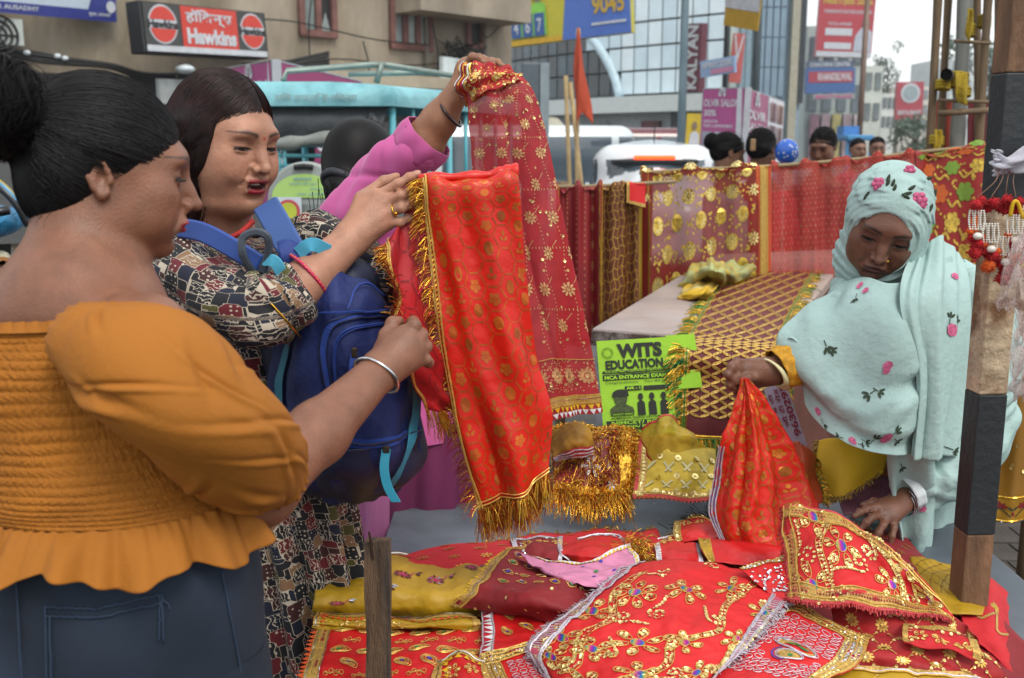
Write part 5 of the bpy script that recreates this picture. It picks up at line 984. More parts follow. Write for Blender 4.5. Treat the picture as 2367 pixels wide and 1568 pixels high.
GTINS=mat('gold_tinsel','#f0bc48',rough=0.24,metal=1.0,var=0.3,nscale=120)
CTINS=mat('copper_tinsel','#a8501c',rough=0.3,metal=0.9,var=0.3,nscale=120)
RTINS=mat('red_tinsel','#b81c3a',rough=0.3,metal=0.6,var=0.3)
GRTINS=mat('green_tinsel','#2f7a3a',rough=0.35,metal=0.4,var=0.4,nscale=80)
SILV=mat('silver_lace','#c4c0ca',rough=0.4,metal=0.5,var=0.3,nscale=200,bump=0.8,bscale=500)
SEQS=mat('silver_sequin','#d8dadd',rough=0.2,metal=1.0,var=0.2)
YEL=mat('yellow_satin','#a5820c',rough=0.55,var=0.14,nscale=8,bump=0.3,bscale=90)
YELB=mat('yellow_bright','#d0a512',rough=0.7,var=0.1,nscale=8)
ORG=mat('orange_felt','#c24a12',rough=0.85,var=0.2,nscale=120,bump=0.5,bscale=400)
BLUE=mat('bead_blue','#2a2c8c',rough=0.4,var=0.3,nscale=90); GREEN=mat('bead_green','#1e7a3c',rough=0.4,var=0.3,nscale=90)
PINKT=mat('pink_thread','#b01860',rough=0.7,var=0.2,nscale=90); WHT=mat('white_felt','#cfd0d2',rough=0.85,var=0.08)
def rainbow():
    m=bpy.data.materials.new('rainbow_foil'); m.use_nodes=True; N=m.node_tree.nodes; L=m.node_tree.links; b=N['Principled BSDF']; b.inputs['Roughness'].default_value=0.35; b.inputs['Metallic'].default_value=0.4
    tc=N.new('ShaderNodeTexCoord'); mp=N.new('ShaderNodeMapping'); mp.inputs['Rotation'].default_value=(0.4,0.3,0.5); L.new(tc.outputs['Object'],mp.inputs[0]); w=N.new('ShaderNodeTexWave'); w.inputs['Scale'].default_value=22; w.wave_profile='SAW'; L.new(mp.outputs[0],w.inputs[0])
    r=N.new('ShaderNodeValToRGB'); e=r.color_ramp.elements; e[0].color=lin('#b8197a'); e[1].position=1; e[1].color=lin('#b8197a')
    for p,c in((0.25,'#6a2a9a'),(0.42,'#2456a8'),(0.6,'#2a8a72'),(0.75,'#b09a2a')):x=e.new(p); x.color=lin(c)
    L.new(w.outputs[1],r.inputs[0]); L.new(r.outputs[0],b.inputs['Base Color']); return m
RAIN=rainbow()
def edge_path(sh,edge,off=0.0,n=70,a=0.0,b=1.0):
    t=np.linspace(a,b,n); w,h=sh.w,sh.h; e=1e-4
    if edge=='l':return np.stack([np.full(n,off+e),t*h],1)
    if edge=='r':return np.stack([np.full(n,w-off-e),t*h],1)
    if edge=='t':return np.stack([t*w,np.full(n,off+e)],1)
    return np.stack([t*w,np.full(n,h-off-e)],1)
def trim(sh,parent,edge,spec,name='trim',n=90,a=0.0,b=1.0):
    """bands and bead rows along one edge; spec rows: (kind, offset, width, material[, pitch])"""
    for k in spec:
        kind,off,w,m=k[:4]; d=Deco(sh,0.0012+0.0004*(off*300%4))
        if kind=='band':d.band(np.clip(edge_path(sh,edge,off+w/2,n,a,b),1e-5,[sh.w-1e-5,sh.h-1e-5]),w)
        elif kind=='cord':d.cord(np.clip(edge_path(sh,edge,off+w/2,n,a,b),1e-5,[sh.w-1e-5,sh.h-1e-5]),w/2)
        else:
            L=(sh.h if edge in 'lr' else sh.w)*(b-a); cnt=max(4,int(L/k[4])); P=edge_path(sh,edge,off+w/2,cnt,a,b)
            for i,p in enumerate(P):
                if kind=='seq':d.sequin(p,w/2)
                elif kind=='dot':d.disc(p,w/2,7,0.0022)
                elif kind=='zig':
                    q=P[min(i+1,cnt-1)]-P[max(i-1,0)]; q=q/(np.linalg.norm(q)+1e-9); nr=np.array([-q[1],q[0]])*w/2; s2=q*k[4]*0.5
                    if edge in 'rt':nr=-nr
                    d.poly(np.array([p-s2-nr,p+s2-nr,p+nr]),0.0020)
                elif kind=='diag':
                    q=P[min(i+1,cnt-1)]-P[max(i-1,0)]; q=q/(np.linalg.norm(q)+1e-9); nr=np.array([-q[1],q[0]])*w/2; d.band([p-nr-q*w*0.3,p,p+nr+q*w*0.3],k[4]*0.35,0.0022)
        d.build(name,m,parent)
def teeth(sh,parent,edge,m,pitch,w,a=0.0,b=1.0,name='scalloped_edge',out=None):
    """row of triangular felt points standing out past the edge"""
    L=(sh.h if edge in 'lr' else sh.w)*(b-a); n=max(6,int(L/pitch)); P=sh.ev(sh_uv(sh,edge_path(sh,edge,0,n+1,a,b))); I=sh.ev(sh_uv(sh,edge_path(sh,edge,0.012,n+1,a,b))); mb=MB()
    for i in range(n):
        o=unit(P[i]-I[i])*w; mb.add([P[i],P[i+1],(P[i]+P[i+1])/2+o],[(0,1,2)])
    return mb.build(name,m,parent,kind='stuff')
def sh_uv(sh,p):return np.asarray(p)/np.array([sh.w,sh.h])
def fringe(sh,parent,edge,n,length,m,a=0.0,b=1.0,r=0.0005,grav=0.6,spread=0.5,name='fringe',clump=0,seed=1,jit=0.004):
    g=np.random.default_rng(seed); t=g.uniform(a,b,n)
    if clump:t=a+(np.floor((t-a)/(b-a)*clump)+0.5+g.normal(size=n)*0.16)/clump*(b-a); t=np.clip(t,a,b)
    e={'l':lambda o:np.stack([0*t+o,t*sh.h],1),'r':lambda o:np.stack([0*t+sh.w-o,t*sh.h],1),'t':lambda o:np.stack([t*sh.w,0*t+o],1),'b':lambda o:np.stack([t*sh.w,0*t+sh.h-o],1)}[edge]
    P=sh.ev(sh_uv(sh,e(1e-4))); I=sh.ev(sh_uv(sh,e(0.015))); o=P-I; o/=np.linalg.norm(o,axis=1,keepdims=True)+1e-9; N=sh.ev(sh_uv(sh,e(1e-4)),1.0)-P
    d=o+g.normal(size=(n,3))*spread*0.5+N*(g.uniform(-0.1,0.6,n)*spread)[:,None]; d/=np.linalg.norm(d,axis=1,keepdims=True); L=length*g.uniform(0.45,1.1,n)
    s=np.linspace(0,1,5)[None,:,None]; X=P[:,None]+g.normal(size=(n,1,3))*jit*0.4+d[:,None]*s*L[:,None,None]+np.array([0,0,-1])*(s**2)*(grav*L)[:,None,None]
    return strands_obj(name,X,r,m,parent,taper=False,kind='stuff')
def flower(dc,ds,dm,c,R,petals=6,a0=0.0,seq=4,cr=0.0007):
    c=np.asarray(c)
    for i in range(petals):
        a=a0+i*2*pi/petals; u=np.array([cos(a),sin(a)]); n=np.array([-u[1],u[0]]); t=np.linspace(0,2*pi,13); pts=[c+u*(R*0.32+R*0.34*(1-cos(x)))+n*R*0.25*sin(x)*(0.55+0.45*(1-cos(x))/2)for x in t]
        dc.cord(pts,cr)
        for k in range(seq):q=k/seq*2*pi+RNG.random(); ds.sequin(c+u*(R*0.70+R*0.13*cos(q))+n*R*0.11*sin(q),R*0.085)
    if dm is not None:dm.disc(c,R*0.25,12,0.0022); dc.cord([c+R*0.27*np.array([cos(x),sin(x)])for x in np.linspace(0,2*pi,13)],cr)
def spiral(ds,c,R,a0,turns=1.5,tail=1.2,r=0.0026,s=1,prof=1.0):
    n=int(turns*20); pts=[np.asarray(c)+R*(0.2+0.8*i/n)*np.array([cos(a0+s*2*pi*turns*i/n),sin(a0+s*2*pi*turns*i/n)])for i in range(n)]
    d=unit(pts[-1]-pts[-2]); k=int(tail*R/(r*1.5)); cu=np.array([-d[1],d[0]])*s
    for i in range(k):pts.append(pts[-1]+(d*cos(0.035*i*1.0)-cu*sin(0.035*i))*r*1.7)
    last=None
    for p in pts:
        if last is None or np.linalg.norm(p-last)>r*1.55:ds.sequin(p,r); last=p
def vine(dc,ds,fn,t0,t1,w,n=70,r=0.0024):
    P=np.array([fn(t)for t in np.linspace(t0,t1,n)]); T=np.gradient(P,axis=0); Nn=np.stack([-T[:,1],T[:,0]],1); Nn/=np.linalg.norm(Nn,axis=1,keepdims=True)
    for s in(-1,1):
        q=P+s*Nn*w/2; seg=[]
        for p in q:
            if dc.ok(np.array([p])):seg.append(p)
            else:
                if len(seg)>2:dc.cord(seg,0.0007)
                seg=[]
        if len(seg)>2:dc.cord(seg,0.0007)
    acc=0
    for i in range(1,n):
        acc+=np.linalg.norm(P[i]-P[i-1])
        if acc>r*1.5:
            acc=0
            for o in(-0.26,0.26):ds.sequin(P[i]+Nn[i]*w*o+RNG.normal(size=2)*0.0003,r)
def hexbrocade(dg,sh,R,seed=0,dash=True,fill=0.75):
    g=np.random.default_rng(seed); dx=R*1.5; dy=R*sqrt3
    for i in range(int(sh.w/dx)+2):
        for j in range(int(sh.h/dy)+2):
            c=np.array([i*dx,(j+0.5*(i%2))*dy])
            for k in range(3):
                a=k*pi/3; p=c+R*0.98*np.array([cos(a),sin(a)]); q=c+R*0.98*np.array([cos(a+pi/3),sin(a+pi/3)]); L=np.linspace(0.08,0.92,3)
                nn=np.array([-(q-p)[1],(q-p)[0]])/R*0.045*R
                for s in(-1,1):dg.band([p+(q-p)*t+s*nn for t in L],R*0.045)
                if dash and g.random()<0.5:
                    for t in np.linspace(0.2,0.8,4):dg.band([p+(q-p)*t-nn,p+(q-p)*t+nn],R*0.06)
            if g.random()<fill:
                kind=(i+2*j)%3
                if kind==0:dg.disc(c,R*0.42,9,ry=R*0.52)
                elif kind==1:
                    for k in range(5):a=k*1.257+0.3; dg.disc(c+R*0.32*np.array([cos(a),sin(a)]),R*0.20,7)
                    dg.disc(c,R*0.13,6)
                else:
                    dg.disc(c+np.array([0,-R*0.25]),R*0.16,7,ry=R*0.26); dg.disc(c+np.array([-R*0.2,R*0.18]),R*0.22,7,ry=R*0.14,a=0.7); dg.disc(c+np.array([R*0.2,R*0.18]),R*0.22,7,ry=R*0.14,a=-0.7)
sqrt3=math.sqrt(3)
def petalflower(dg,c,R,n=8,a0=0.0,core=True):
    c=np.asarray(c)
    for k in range(n):a=a0+k*2*pi/n; dg.disc(c+R*0.62*np.array([cos(a),sin(a)]),R*0.34,6,ry=R*0.17,a=a)
    if core:dg.disc(c,R*0.26,8,0.0018)
cl=thing('cloth','shiny red brocade cloth with gold tinsel border held up by two women','cloth',(-0.05,1.66,0.85))
def fb(u,v):return 0.007*np.sin(u*9+v*2.5)*(0.4+v)+0.004*np.sin(u*17-v*8)+0.006*np.sin((u+v*0.55)*13)*v*v+0.003*np.sin((u*0.6-v)*22)*v
sh=Sheet([[(972,416,1.665),(1040,412,1.67),(1120,408,1.68),(1196,398,1.69)],[(978,424,1.635),(1045,424,1.63),(1125,420,1.64),(1198,410,1.655)],[(985,520,1.64),(1050,520,1.63),(1130,520,1.64),(1206,520,1.66)],[(1008,690,1.645),(1070,690,1.63),(1150,690,1.64),(1224,690,1.665)],
            [(1030,840,1.65),(1095,850,1.63),(1175,850,1.64),(1250,830,1.665)],[(1070,1020,1.655),(1125,1020,1.635),(1205,1010,1.645),(1281,960,1.665)],[(1108,1175,1.66),(1160,1160,1.645),(1220,1135,1.65),(1270,1095,1.665)]],130,90,fb)
front=sh.build('front_panel',BROC,cl,0.0008)
dg=Deco(sh,0.0007); hexbrocade(dg,sh,0.0185,3); dg.build('gold_brocade',mat('brocade_gold','#b0561a',rough=0.38,metal=0.35,var=0.45,nscale=26),front)
trim(sh,front,'l',[('band',0.0,0.004,GTRIM),('cord',0.0085,0.0032,GCORD),('cord',0.003,0.0022,GCORD),('diag',0.004,0.005,GTINS,0.006)],'gold_braid')
trim(sh,front,'b',[('cord',0.002,0.003,GCORD),('cord',0.008,0.0022,GCORD)],'gold_braid')
fringe(sh,front,'l',420,0.026,GTINS,0.02,1,0.00055,0.5,0.9,'tinsel',clump=44,seed=2); fringe(sh,front,'l',260,0.030,CTINS,0.0,1,0.0005,0.6,0.8,'tinsel',clump=60,seed=3); fringe(sh,front,'l',80,0.03,RTINS,0.3,1,0.0005,0.6,0.8,'tinsel',clump=20,seed=4)
fringe(sh,front,'b',420,0.030,CTINS,0,1,0.0005,0.9,0.6,'tinsel',seed=5); fringe(sh,front,'b',320,0.036,GTINS,0,1,0.0006,0.9,0.6,'tinsel',clump=22,seed=6)
mb=MB(); P_=spline([at(968,412,1.652),at(1040,410,1.65),at(1120,406,1.66),at(1165,397,1.668),at(1196,398,1.672)],24); mb.tube(P_,[0.006+0.004*sin(i*0.5)**2+(0.005 if i>17 else 0)for i in range(24)],10); mb.build('rolled_edge',BROC,cl,True)
shb=Sheet([[(900,560,1.63),(950,470,1.66),(985,430,1.68)],[(893,600,1.60),(945,600,1.64),(1010,600,1.70)],[(908,690,1.53),(960,720,1.60),(1030,740,1.70)],[(918,752,1.47),(970,800,1.56),(1060,840,1.70)],[(962,880,1.53),(1010,900,1.60),(1080,920,1.71)],[(984,945,1.58),(1030,950,1.63),(1100,960,1.72)]],70,50,lambda u,v:0.006*np.sin(u*11+v*5)+0.004*np.sin(v*21-u*6))
back=shb.build('back_layer',BROCB,cl,0.0008); d=Deco(shb,0.0010); hexbrocade(d,shb,0.026,5,fill=0.15); d.build('dark_brocade',mat('dark_red_print','#7c0a12',rough=0.6),back)
trim(shb,back,'l',[('band',0.0,0.009,GTRIM),('cord',0.001,0.002,GCORD),('cord',0.007,0.002,GCORD)],'gold_braid'); fringe(shb,back,'l',200,0.022,CTINS,0.05,0.75,0.0005,0.2,0.8,'tinsel',seed=7); fringe(shb,back,'l',120,0.022,GTINS,0.05,0.75,0.0005,0.2,0.8,'tinsel',clump=14,seed=8)
fringe(shb,back,'b',90,0.03,GTINS,0,0.7,0.0006,0.9,0.5,'tinsel',clump=8,seed=9)
cl=thing('scarf','long red sequinned scarf with gold flowers hanging from a raised hand','scarf',(0.08,2.2,0.95))
def fs(u,v):return 0.012*np.sin(u*8+0.7*np.sin(v*4))*sst(v,0.0,0.25)+0.005*np.sin(u*19+v*3)
sh=Sheet([[(1085,168,2.17),(1110,150,2.14),(1140,152,2.13),(1175,152,2.14),(1202,170,2.17)],[(1090,240,2.18),(1120,230,2.11),(1160,215,2.09),(1195,205,2.11),(1225,220,2.16)],[(1100,330,2.18),(1135,330,2.12),(1175,330,2.10),(1215,330,2.12),(1255,330,2.17)],[(1112,480,2.18),(1155,480,2.14),(1200,480,2.12),(1245,480,2.14),(1286,480,2.18)],
            [(1150,650,2.19),(1190,650,2.15),(1235,650,2.13),(1280,650,2.15),(1322,650,2.19)],[(1200,820,2.20),(1235,820,2.16),(1280,820,2.14),(1320,820,2.16),(1358,820,2.2)],[(1235,965,2.2),(1270,968,2.17),(1310,966,2.15),(1350,960,2.17),(1386,952,2.2)]],140,70,fs)
so=sh.build('scarf_cloth',sheer('red_net_sheer','#b3242c',0.90),cl)
dg=Deco(sh,0.0014); ds=Deco(sh,0.0012); g_=np.random.default_rng(11)
for j in range(int(sh.h/0.062)+1):
    for i in range(4):
        c=np.array([(i+0.5+0.5*(j%2))*sh.w/4,0.03+j*0.062])
        if c[1]<sh.h-0.13 and c[1]>0.08:
            petalflower(dg,c,0.0135,9); ds.sequin(c,0.0035)
            dg.band([c+np.array([0.012+0.004*t,-0.01-0.004*t])for t in range(4)],0.0012); dg.disc(c+np.array([-0.02,0.03]),0.0028,6)
for x in(0.16,0.44,0.70,0.9):
    for v_ in np.arange(0.1,sh.h-0.13,0.0068):dg.disc((x*sh.w+0.004*sin(v_*60),v_),0.0020,5,ry=0.0009,a=0.6*(-1)**int(v_/0.0068))
for v_ in np.arange(0.14,sh.h-0.14,0.105):
    for u_ in np.arange(0.01,sh.w,0.0068):dg.disc((u_,v_),0.0010,5,ry=0.0022)
for i in range(55):ds.sequin((g_.uniform(0.05,0.98)*sh.w,g_.uniform(0.1,0.85)*sh.h),0.0034)
for u_ in np.arange(0.02,sh.w,0.042):petalflower(dg,(u_,sh.h-0.085),0.019,12); ds.sequin((u_,sh.h-0.085),0.005); ds.sequin((u_+0.02,sh.h-0.068),0.0035)
for i in range(260):dg.disc((g_.uniform(0,1)*sh.w,sh.h-g_.uniform(0.052,0.118)),0.0016,5)
dg.build('gold_embroidery',mat('pale_gold_thread','#c89a6a',rough=0.5,metal=0.3,var=0.3,nscale=90),so); ds.build('sequins',GSEQ,so)
trim(sh,so,'b',[('band',0.022,0.022,GTRIM),('cord',0.024,0.002,GCORD),('cord',0.034,0.002,SEQS),('cord',0.042,0.002,GCORD),('cord',0.118,0.002,GCORD),('zig',0.010,0.013,YELB,0.013),('zig',0.0,0.011,WHT,0.012)],'border_trim')
shk=Sheet([[(1075,150,2.19),(1105,147,2.13),(1150,152,2.11),(1205,165,2.14)],[(1060,180,2.19),(1095,172,2.11),(1140,172,2.095),(1207,176,2.12)],[(1062,215,2.2),(1092,205,2.11),(1130,198,2.09),(1200,186,2.10)],[(1085,240,2.21),(1102,232,2.13),(1118,220,2.10),(1160,203,2.095)]],50,60,lambda u,v:0.004*np.sin(u*25)+0.005*np.sin(v*14+u*4))
k_=shk.build('gathered_end',mat('red_net','#a81c24',rough=0.6,var=0.14,nscale=40,bump=0.3,bscale=300),cl,0.0008); dg=Deco(shk,0.0014); ds=Deco(shk,0.0014)
for i in range(260):dg.disc((g_.uniform(0.15,1)*shk.w,g_.uniform(0.05,0.95)*shk.h),g_.uniform(0.0014,0.0026),6)
for c in((0.4,0.35),(0.36,0.8),(0.72,0.4)):petalflower(dg,(c[0]*shk.w,c[1]*shk.h),0.013,10); ds.sequin((c[0]*shk.w,c[1]*shk.h),0.005)
for i in range(20):ds.sequin((g_.uniform(0.1,1)*shk.w,g_.uniform(0.05,0.95)*shk.h),0.003)
dg.build('gold_embroidery',GCORD,k_); ds.build('sequins',GSEQ,k_)
trim(shk,k_,'l',[('band',0.0,0.042,mat('pale_gold_border','#c8a85a',rough=0.45,metal=0.3,var=0.4,nscale=120,bump=0.6,bscale=300)),('cord',0.004,0.0025,GTINS),('cord',0.012,0.0025,SEQS),('cord',0.020,0.0025,GTINS),('cord',0.030,0.0025,SEQS),('cord',0.040,0.0025,GTINS)],'gold_border'); teeth(shk,k_,'l',YELB,0.009,0.011); trim(shk,k_,'b',[('band',0.0,0.006,GTRIM)],'gold_border')
TZ=0.735
tb=thing('stall_table','grey metal topped stall table under the heap of red cloths','table',(0.35,1.9,0))
a,b,c,d=Z(640,1568,TZ),Z(2560,1568,TZ),Z(1960,1170,TZ),Z(1185,1170,TZ)
fl=Z(700,1640,TZ); x0,x1,y0,y1=-0.28,1.02,1.38,2.42
mb=MB(); mb.box(((x0+x1)/2,(y0+y1)/2,TZ-0.015),(x1-x0,y1-y0,0.03)); mb.build('tabletop',mat('grey_sheet_metal','#59626b',rough=0.5,var=0.18,nscale=6,metal=0.2,c2='#6a737b'),tb,bevel=0.004)
for x in(x0+0.05,x1-0.05):
    for y in(y0+0.05,y1-0.05):mb=MB(); mb.box((x,y,(TZ-0.03)/2),(0.05,0.05,TZ-0.03)); mb.build('leg',mat('rough_wood','#4a3726',rough=0.85,var=0.35,nscale=6,stretch=(8,8,1),bump=0.6,bscale=80),tb)
mb=MB()
for i in range(60):u,w=g_.random(2); p=np.array([x0+0.2+u*0.9,2.05+w*0.33,TZ+0.001]); r_=0.0012+0.002*g_.random(); mb.add([p+np.array([r_*cos(t),r_*sin(t),0])for t in np.linspace(0,2*pi,7)[:-1]],[tuple(range(6))])
mb.build('paint_specks',mat('pale_speck','#9aa3a8',rough=0.6),tb,kind='stuff')
CRUMPLE=0.0026
def fr(seed,amp=0.006):return foldfn(seed,5,amp,(0.5,2.2),(0.3,2.0))
cl=thing('cloth','folded yellow satin cloth with pink and silver flower sprays, behind the wooden stick','cloth',Z(950,1400,TZ))
sh=Sheet(ZG([[(752,1290,0.76),(860,1278,0.765),(1000,1290,0.765),(1120,1294,0.765),(1195,1280,0.765)],[(740,1320,0.80),(860,1308,0.81),(1000,1316,0.81),(1120,1315,0.81),(1200,1300,0.80)],[(732,1360,0.81),(860,1356,0.822),(1000,1360,0.822),(1120,1352,0.815),(1205,1330,0.81)],[(724,1395,0.80),(860,1400,0.80),(1000,1402,0.80),(1120,1390,0.80),(1210,1365,0.80)],[(718,1425,0.77),(860,1432,0.765),(1000,1436,0.765),(1120,1430,0.765),(1215,1405,0.765)]]),50,110,lambda u,v:0.003*np.sin(u*19+v*4)+0.002*np.sin(u*41),world=True)
o=sh.build('satin',YEL,cl,0.002); trim(sh,o,'t',[('band',0.0,0.018,GTRIM),('cord',0.003,0.0025,GCORD),('band',0.007,0.004,ORG),('cord',0.012,0.0025,SEQS),('zig',0.018,0.009,ORG,0.011)],'trim'); trim(sh,o,'b',[('band',0.008,0.024,GTRIM),('cord',0.010,0.0025,GCORD),('band',0.017,0.005,ORG),('cord',0.026,0.0025,SEQS),('zig',0.0,0.010,ORG,0.012)],'trim'); teeth(sh,o,'t',ORG,0.010,0.008); teeth(sh,o,'b',ORG,0.012,0.010)
dp=Deco(sh,0.0013); dsv=Deco(sh,0.0013); dl=Deco(sh,0.0015)
for x,y,s_ in((1150,1385,1.2),(1005,1340,1),(870,1370,1),(800,1310,1),(780,1395,0.9),(930,1330,0.9),(1090,1310,0.8)):
    c=sh.uv_at(x,y)
    for k in range(9):a_=k*0.7; dp.band([c+t*0.016*s_*np.array([cos(a_),sin(a_)])for t in np.linspace(0.2,1,4)],0.0014); (dsv if s_>0.95 and k%2 else dl).disc(c+0.012*s_*np.array([cos(a_+0.3),sin(a_+0.3)]),0.0045*s_,7,ry=0.0022,a=a_+0.3)
    br=[c+np.array([0.018*t+0.004*sin(t*5),-0.016*t])*s_*1.6 for t in np.linspace(0,1,8)]; dp.band(br,0.0016)
    for t in(0.5,0.8,1):p=c+np.array([0.018*t+0.004*sin(t*5)+0.006,-0.016*t])*s_*1.6; (dsv if t>0.7 else dl).disc(p,0.0048,8,ry=0.003,a=0.5)
    dp.disc(c,0.0035,8)
dp.build('pink_sprays',PINKT,o); dsv.build('silver_sequins',SEQS,o); dl.build('brown_leaves',mat('brown_thread','#4c2a1c',rough=0.6,metal=0.2),o)
cl=thing('cloth','red paisley embroidered cloth with orange scalloped gold border, front left corner','cloth',Z(900,1520,TZ))
sh=Sheet(ZG([[(742,1438,0.775),(860,1440,0.775),(1000,1446,0.775),(1130,1440,0.78)],[(722,1490,0.785),(860,1495,0.79),(1000,1495,0.79),(1150,1490,0.79)],[(702,1560,0.78),(850,1566,0.79),(1000,1566,0.79),(1170,1560,0.79)],[(680,1650,0.76),(840,1660,0.765),(1000,1660,0.765),(1190,1650,0.77)]]),70,90,fr(4,0.004),world=True)
o=sh.build('red_ground',RED,cl,0.002)
trim(sh,o,'t',[('band',0.0,0.018,GTRIM),('cord',0.002,0.002,GCORD),('dot',0.007,0.003,ORG,0.005),('cord',0.013,0.002,SEQS),('cord',0.017,0.0018,GCORD)],'trim'); trim(sh,o,'l',[('band',0.0,0.026,GTRIM),('cord',0.003,0.002,SEQS),('cord',0.010,0.002,GCORD),('band',0.0145,0.003,MAROON),('cord',0.020,0.002,GCORD),('cord',0.025,0.002,SEQS)],'trim'); teeth(sh,o,'l',ORG,0.014,0.013); teeth(sh,o,'t',ORG,0.012,0.010)
dc=Deco(sh,0.0012); dg=Deco(sh,0.0014); db=Deco(sh,0.0022); dn=Deco(sh,0.0022)
def paisley(c,s_,a_,dd):
    R2=np.array([[cos(a_),-sin(a_)],[sin(a_),cos(a_)]]); t=np.linspace(0,2*pi,22)
    for q in(1.0,0.72,0.45):pts=[np.asarray(c)+R2@(s_*q*np.array([cos(x)*(0.62+0.25*max(0,cos(x))**2)*1.4,0.62*sin(x)+0.35*max(0,cos(x))**3]))for x in t]; dc.cord(pts,0.0007)
    for k in range(16):x=k*0.39; dg.disc(np.asarray(c)+R2@(s_*0.86*np.array([cos(x)*0.85,0.6*sin(x)])),0.0014,5)
    dd.disc(c,s_*0.26,8,ry=s_*0.17,a=a_)
k=0
for i in range(9):
    for j in range(6):
        c=np.array([0.048+i*0.045+0.02*(j%2),0.038+j*0.036]); k+=1
        if k%3==2:
            for q in range(7):a_=q*0.9; dg.disc(c+0.0035*q*np.array([1,0.4*sin(q)])-np.array([0.012,0]),0.0016,5);
            dc.cord([c+np.array([0.004*q-0.014,0.004*sin(q*1.1)])for q in range(8)],0.0007)
            for q in range(4):dc.cord([c+np.array([0.008*q-0.012,0.004*(-1)**q])+0.0035*np.array([cos(x),1.5*sin(x)])for x in np.linspace(0,2*pi,9)],0.0006)
        else:paisley(c,0.017,0.5*(-1)**k,db if k%2 else dn)
dc.build('gold_cords',GCORD,o); dg.build('gold_beads',GSEQ,o); db.build('green_beads',GREEN,o); dn.build('blue_beads',BLUE,o)
cl=thing('cloth','red paisley cloth edged with a white toothed ribbon, right of the wooden stick','cloth',Z(1180,1500,TZ))
sh=Sheet(ZG([[(1112,1400,0.80),(1190,1410,0.805),(1300,1420,0.805)],[(1115,1470,0.80),(1200,1470,0.808),(1310,1480,0.806)],[(1108,1560,0.795),(1200,1570,0.80),(1320,1580,0.80)]]),40,44,fr(6,0.003),world=True)
o=sh.build('red_ground',RED,cl,0.002); trim(sh,o,'l',[('band',0.0,0.024,mat('crimson_ribbon','#a0142c',rough=0.6)),('zig',0.003,0.018,WHT,0.014),('cord',0.0,0.003,SILV),('cord',0.022,0.003,SILV)],'toothed_ribbon')
dc=Deco(sh,0.0012); dg=Deco(sh,0.0014); db=Deco(sh,0.0022)
for c in((0.055,0.03),(0.085,0.07),(0.05,0.09),(0.11,0.03)):paisley(np.array(c),0.015,0.8,db)
dc.build('gold_cords',GCORD,o); dg.build('gold_beads',GSEQ,o); db.build('blue_beads',BLUE,o)
cl=thing('cloth','folded maroon beaded cloth with yellow toothed gold edging and pink spotted patch','cloth',Z(1230,1380,TZ))
sh=Sheet(ZG([[(1175,1268,0.80),(1250,1280,0.80),(1330,1300,0.80),(1420,1320,0.80)],[(1120,1320,0.825),(1230,1330,0.85),(1330,1345,0.85),(1420,1350,0.82)],[(1078,1365,0.83),(1210,1385,0.85),(1320,1400,0.845),(1400,1400,0.82)],[(1042,1398,0.80),(1190,1425,0.81),(1310,1450,0.81),(1380,1450,0.80)]]),60,80,lambda u,v:0.005*np.sin(u*9+v*7)+0.006*np.exp(-((v-0.55-0.3*u)/0.08)**2),world=True)
o=sh.build('maroon_ground',MAROON,cl,0.002); trim(sh,o,'l',[('band',0.0,0.018,GTRIM),('cord',0.003,0.002,GCORD),('cord',0.010,0.002,SEQS),('cord',0.016,0.002,GCORD)],'trim'); trim(sh,o,'t',[('band',0.0,0.016,GTRIM),('cord',0.008,0.002,GCORD)],'trim'); teeth(sh,o,'l',YELB,0.011,0.010); teeth(sh,o,'t',YELB,0.011,0.010)
dc=Deco(sh,0.0012); dg=Deco(sh,0.0014); db=Deco(sh,0.0024); dn=Deco(sh,0.0024)
for i in range(26):dg.sequin((0.03+g_.random()*sh.w*0.85,0.02+g_.random()*sh.h*0.9),0.0030)
for i in range(7):
    for j in range(4):c=np.array([0.045+i*0.034,0.035+j*0.036]); dc.cord([c+0.010*np.array([cos(x)*(1+0.3*sin(2*x)),0.7*sin(x)])for x in np.linspace(0,2*pi,12)],0.0007); (db if(i+j)%2 else dn).disc(c,0.0048,8,ry=0.0032,a=i); [dg.disc(c+0.0075*np.array([cos(x),0.7*sin(x)]),0.0013,5)for x in np.linspace(0,5.5,8)]
dc.build('gold_cords',GCORD,o); dg.build('gold_sequins',GSEQ,o); db.build('green_beads',GREEN,o); dn.build('blue_beads',BLUE,o)
sh=Sheet(ZG([[(1190,1275,0.83),(1290,1300,0.845),(1380,1290,0.845),(1455,1258,0.83)],[(1230,1305,0.85),(1300,1330,0.862),(1390,1325,0.855),(1478,1298,0.835)],[(1290,1330,0.852),(1340,1352,0.862),(1400,1350,0.85),(1440,1330,0.835)]]),30,50,fr(9,0.003),world=True)
pp=sh.build('pink_patch',mat('pink_print','#c47a9c',rough=0.7,var=0.15,nscale=40),o,0.0015); db=Deco(sh); dn=Deco(sh)
for x,y in((1345,1312),(1390,1298),(1420,1318),(1372,1335)):dn.disc(sh.uv_at(x,y),0.006,8,ry=0.004,a=0.6)
for x,y in((1380,1322),(1362,1300)):db.disc(sh.uv_at(x,y),0.006,9,ry=0.005)
dn.build('blue_spots',mat('blue_spot','#3a2aa0',rough=0.6),pp); db.build('green_spots',GREEN,pp); trim(sh,pp,'t',[('band',0.0,0.010,WHT),('zig',0.004,0.008,YELB,0.010)],'toothed_edge'); trim(sh,pp,'r',[('band',0.0,0.012,WHT),('zig',0.0,0.010,YELB,0.010)],'toothed_edge')
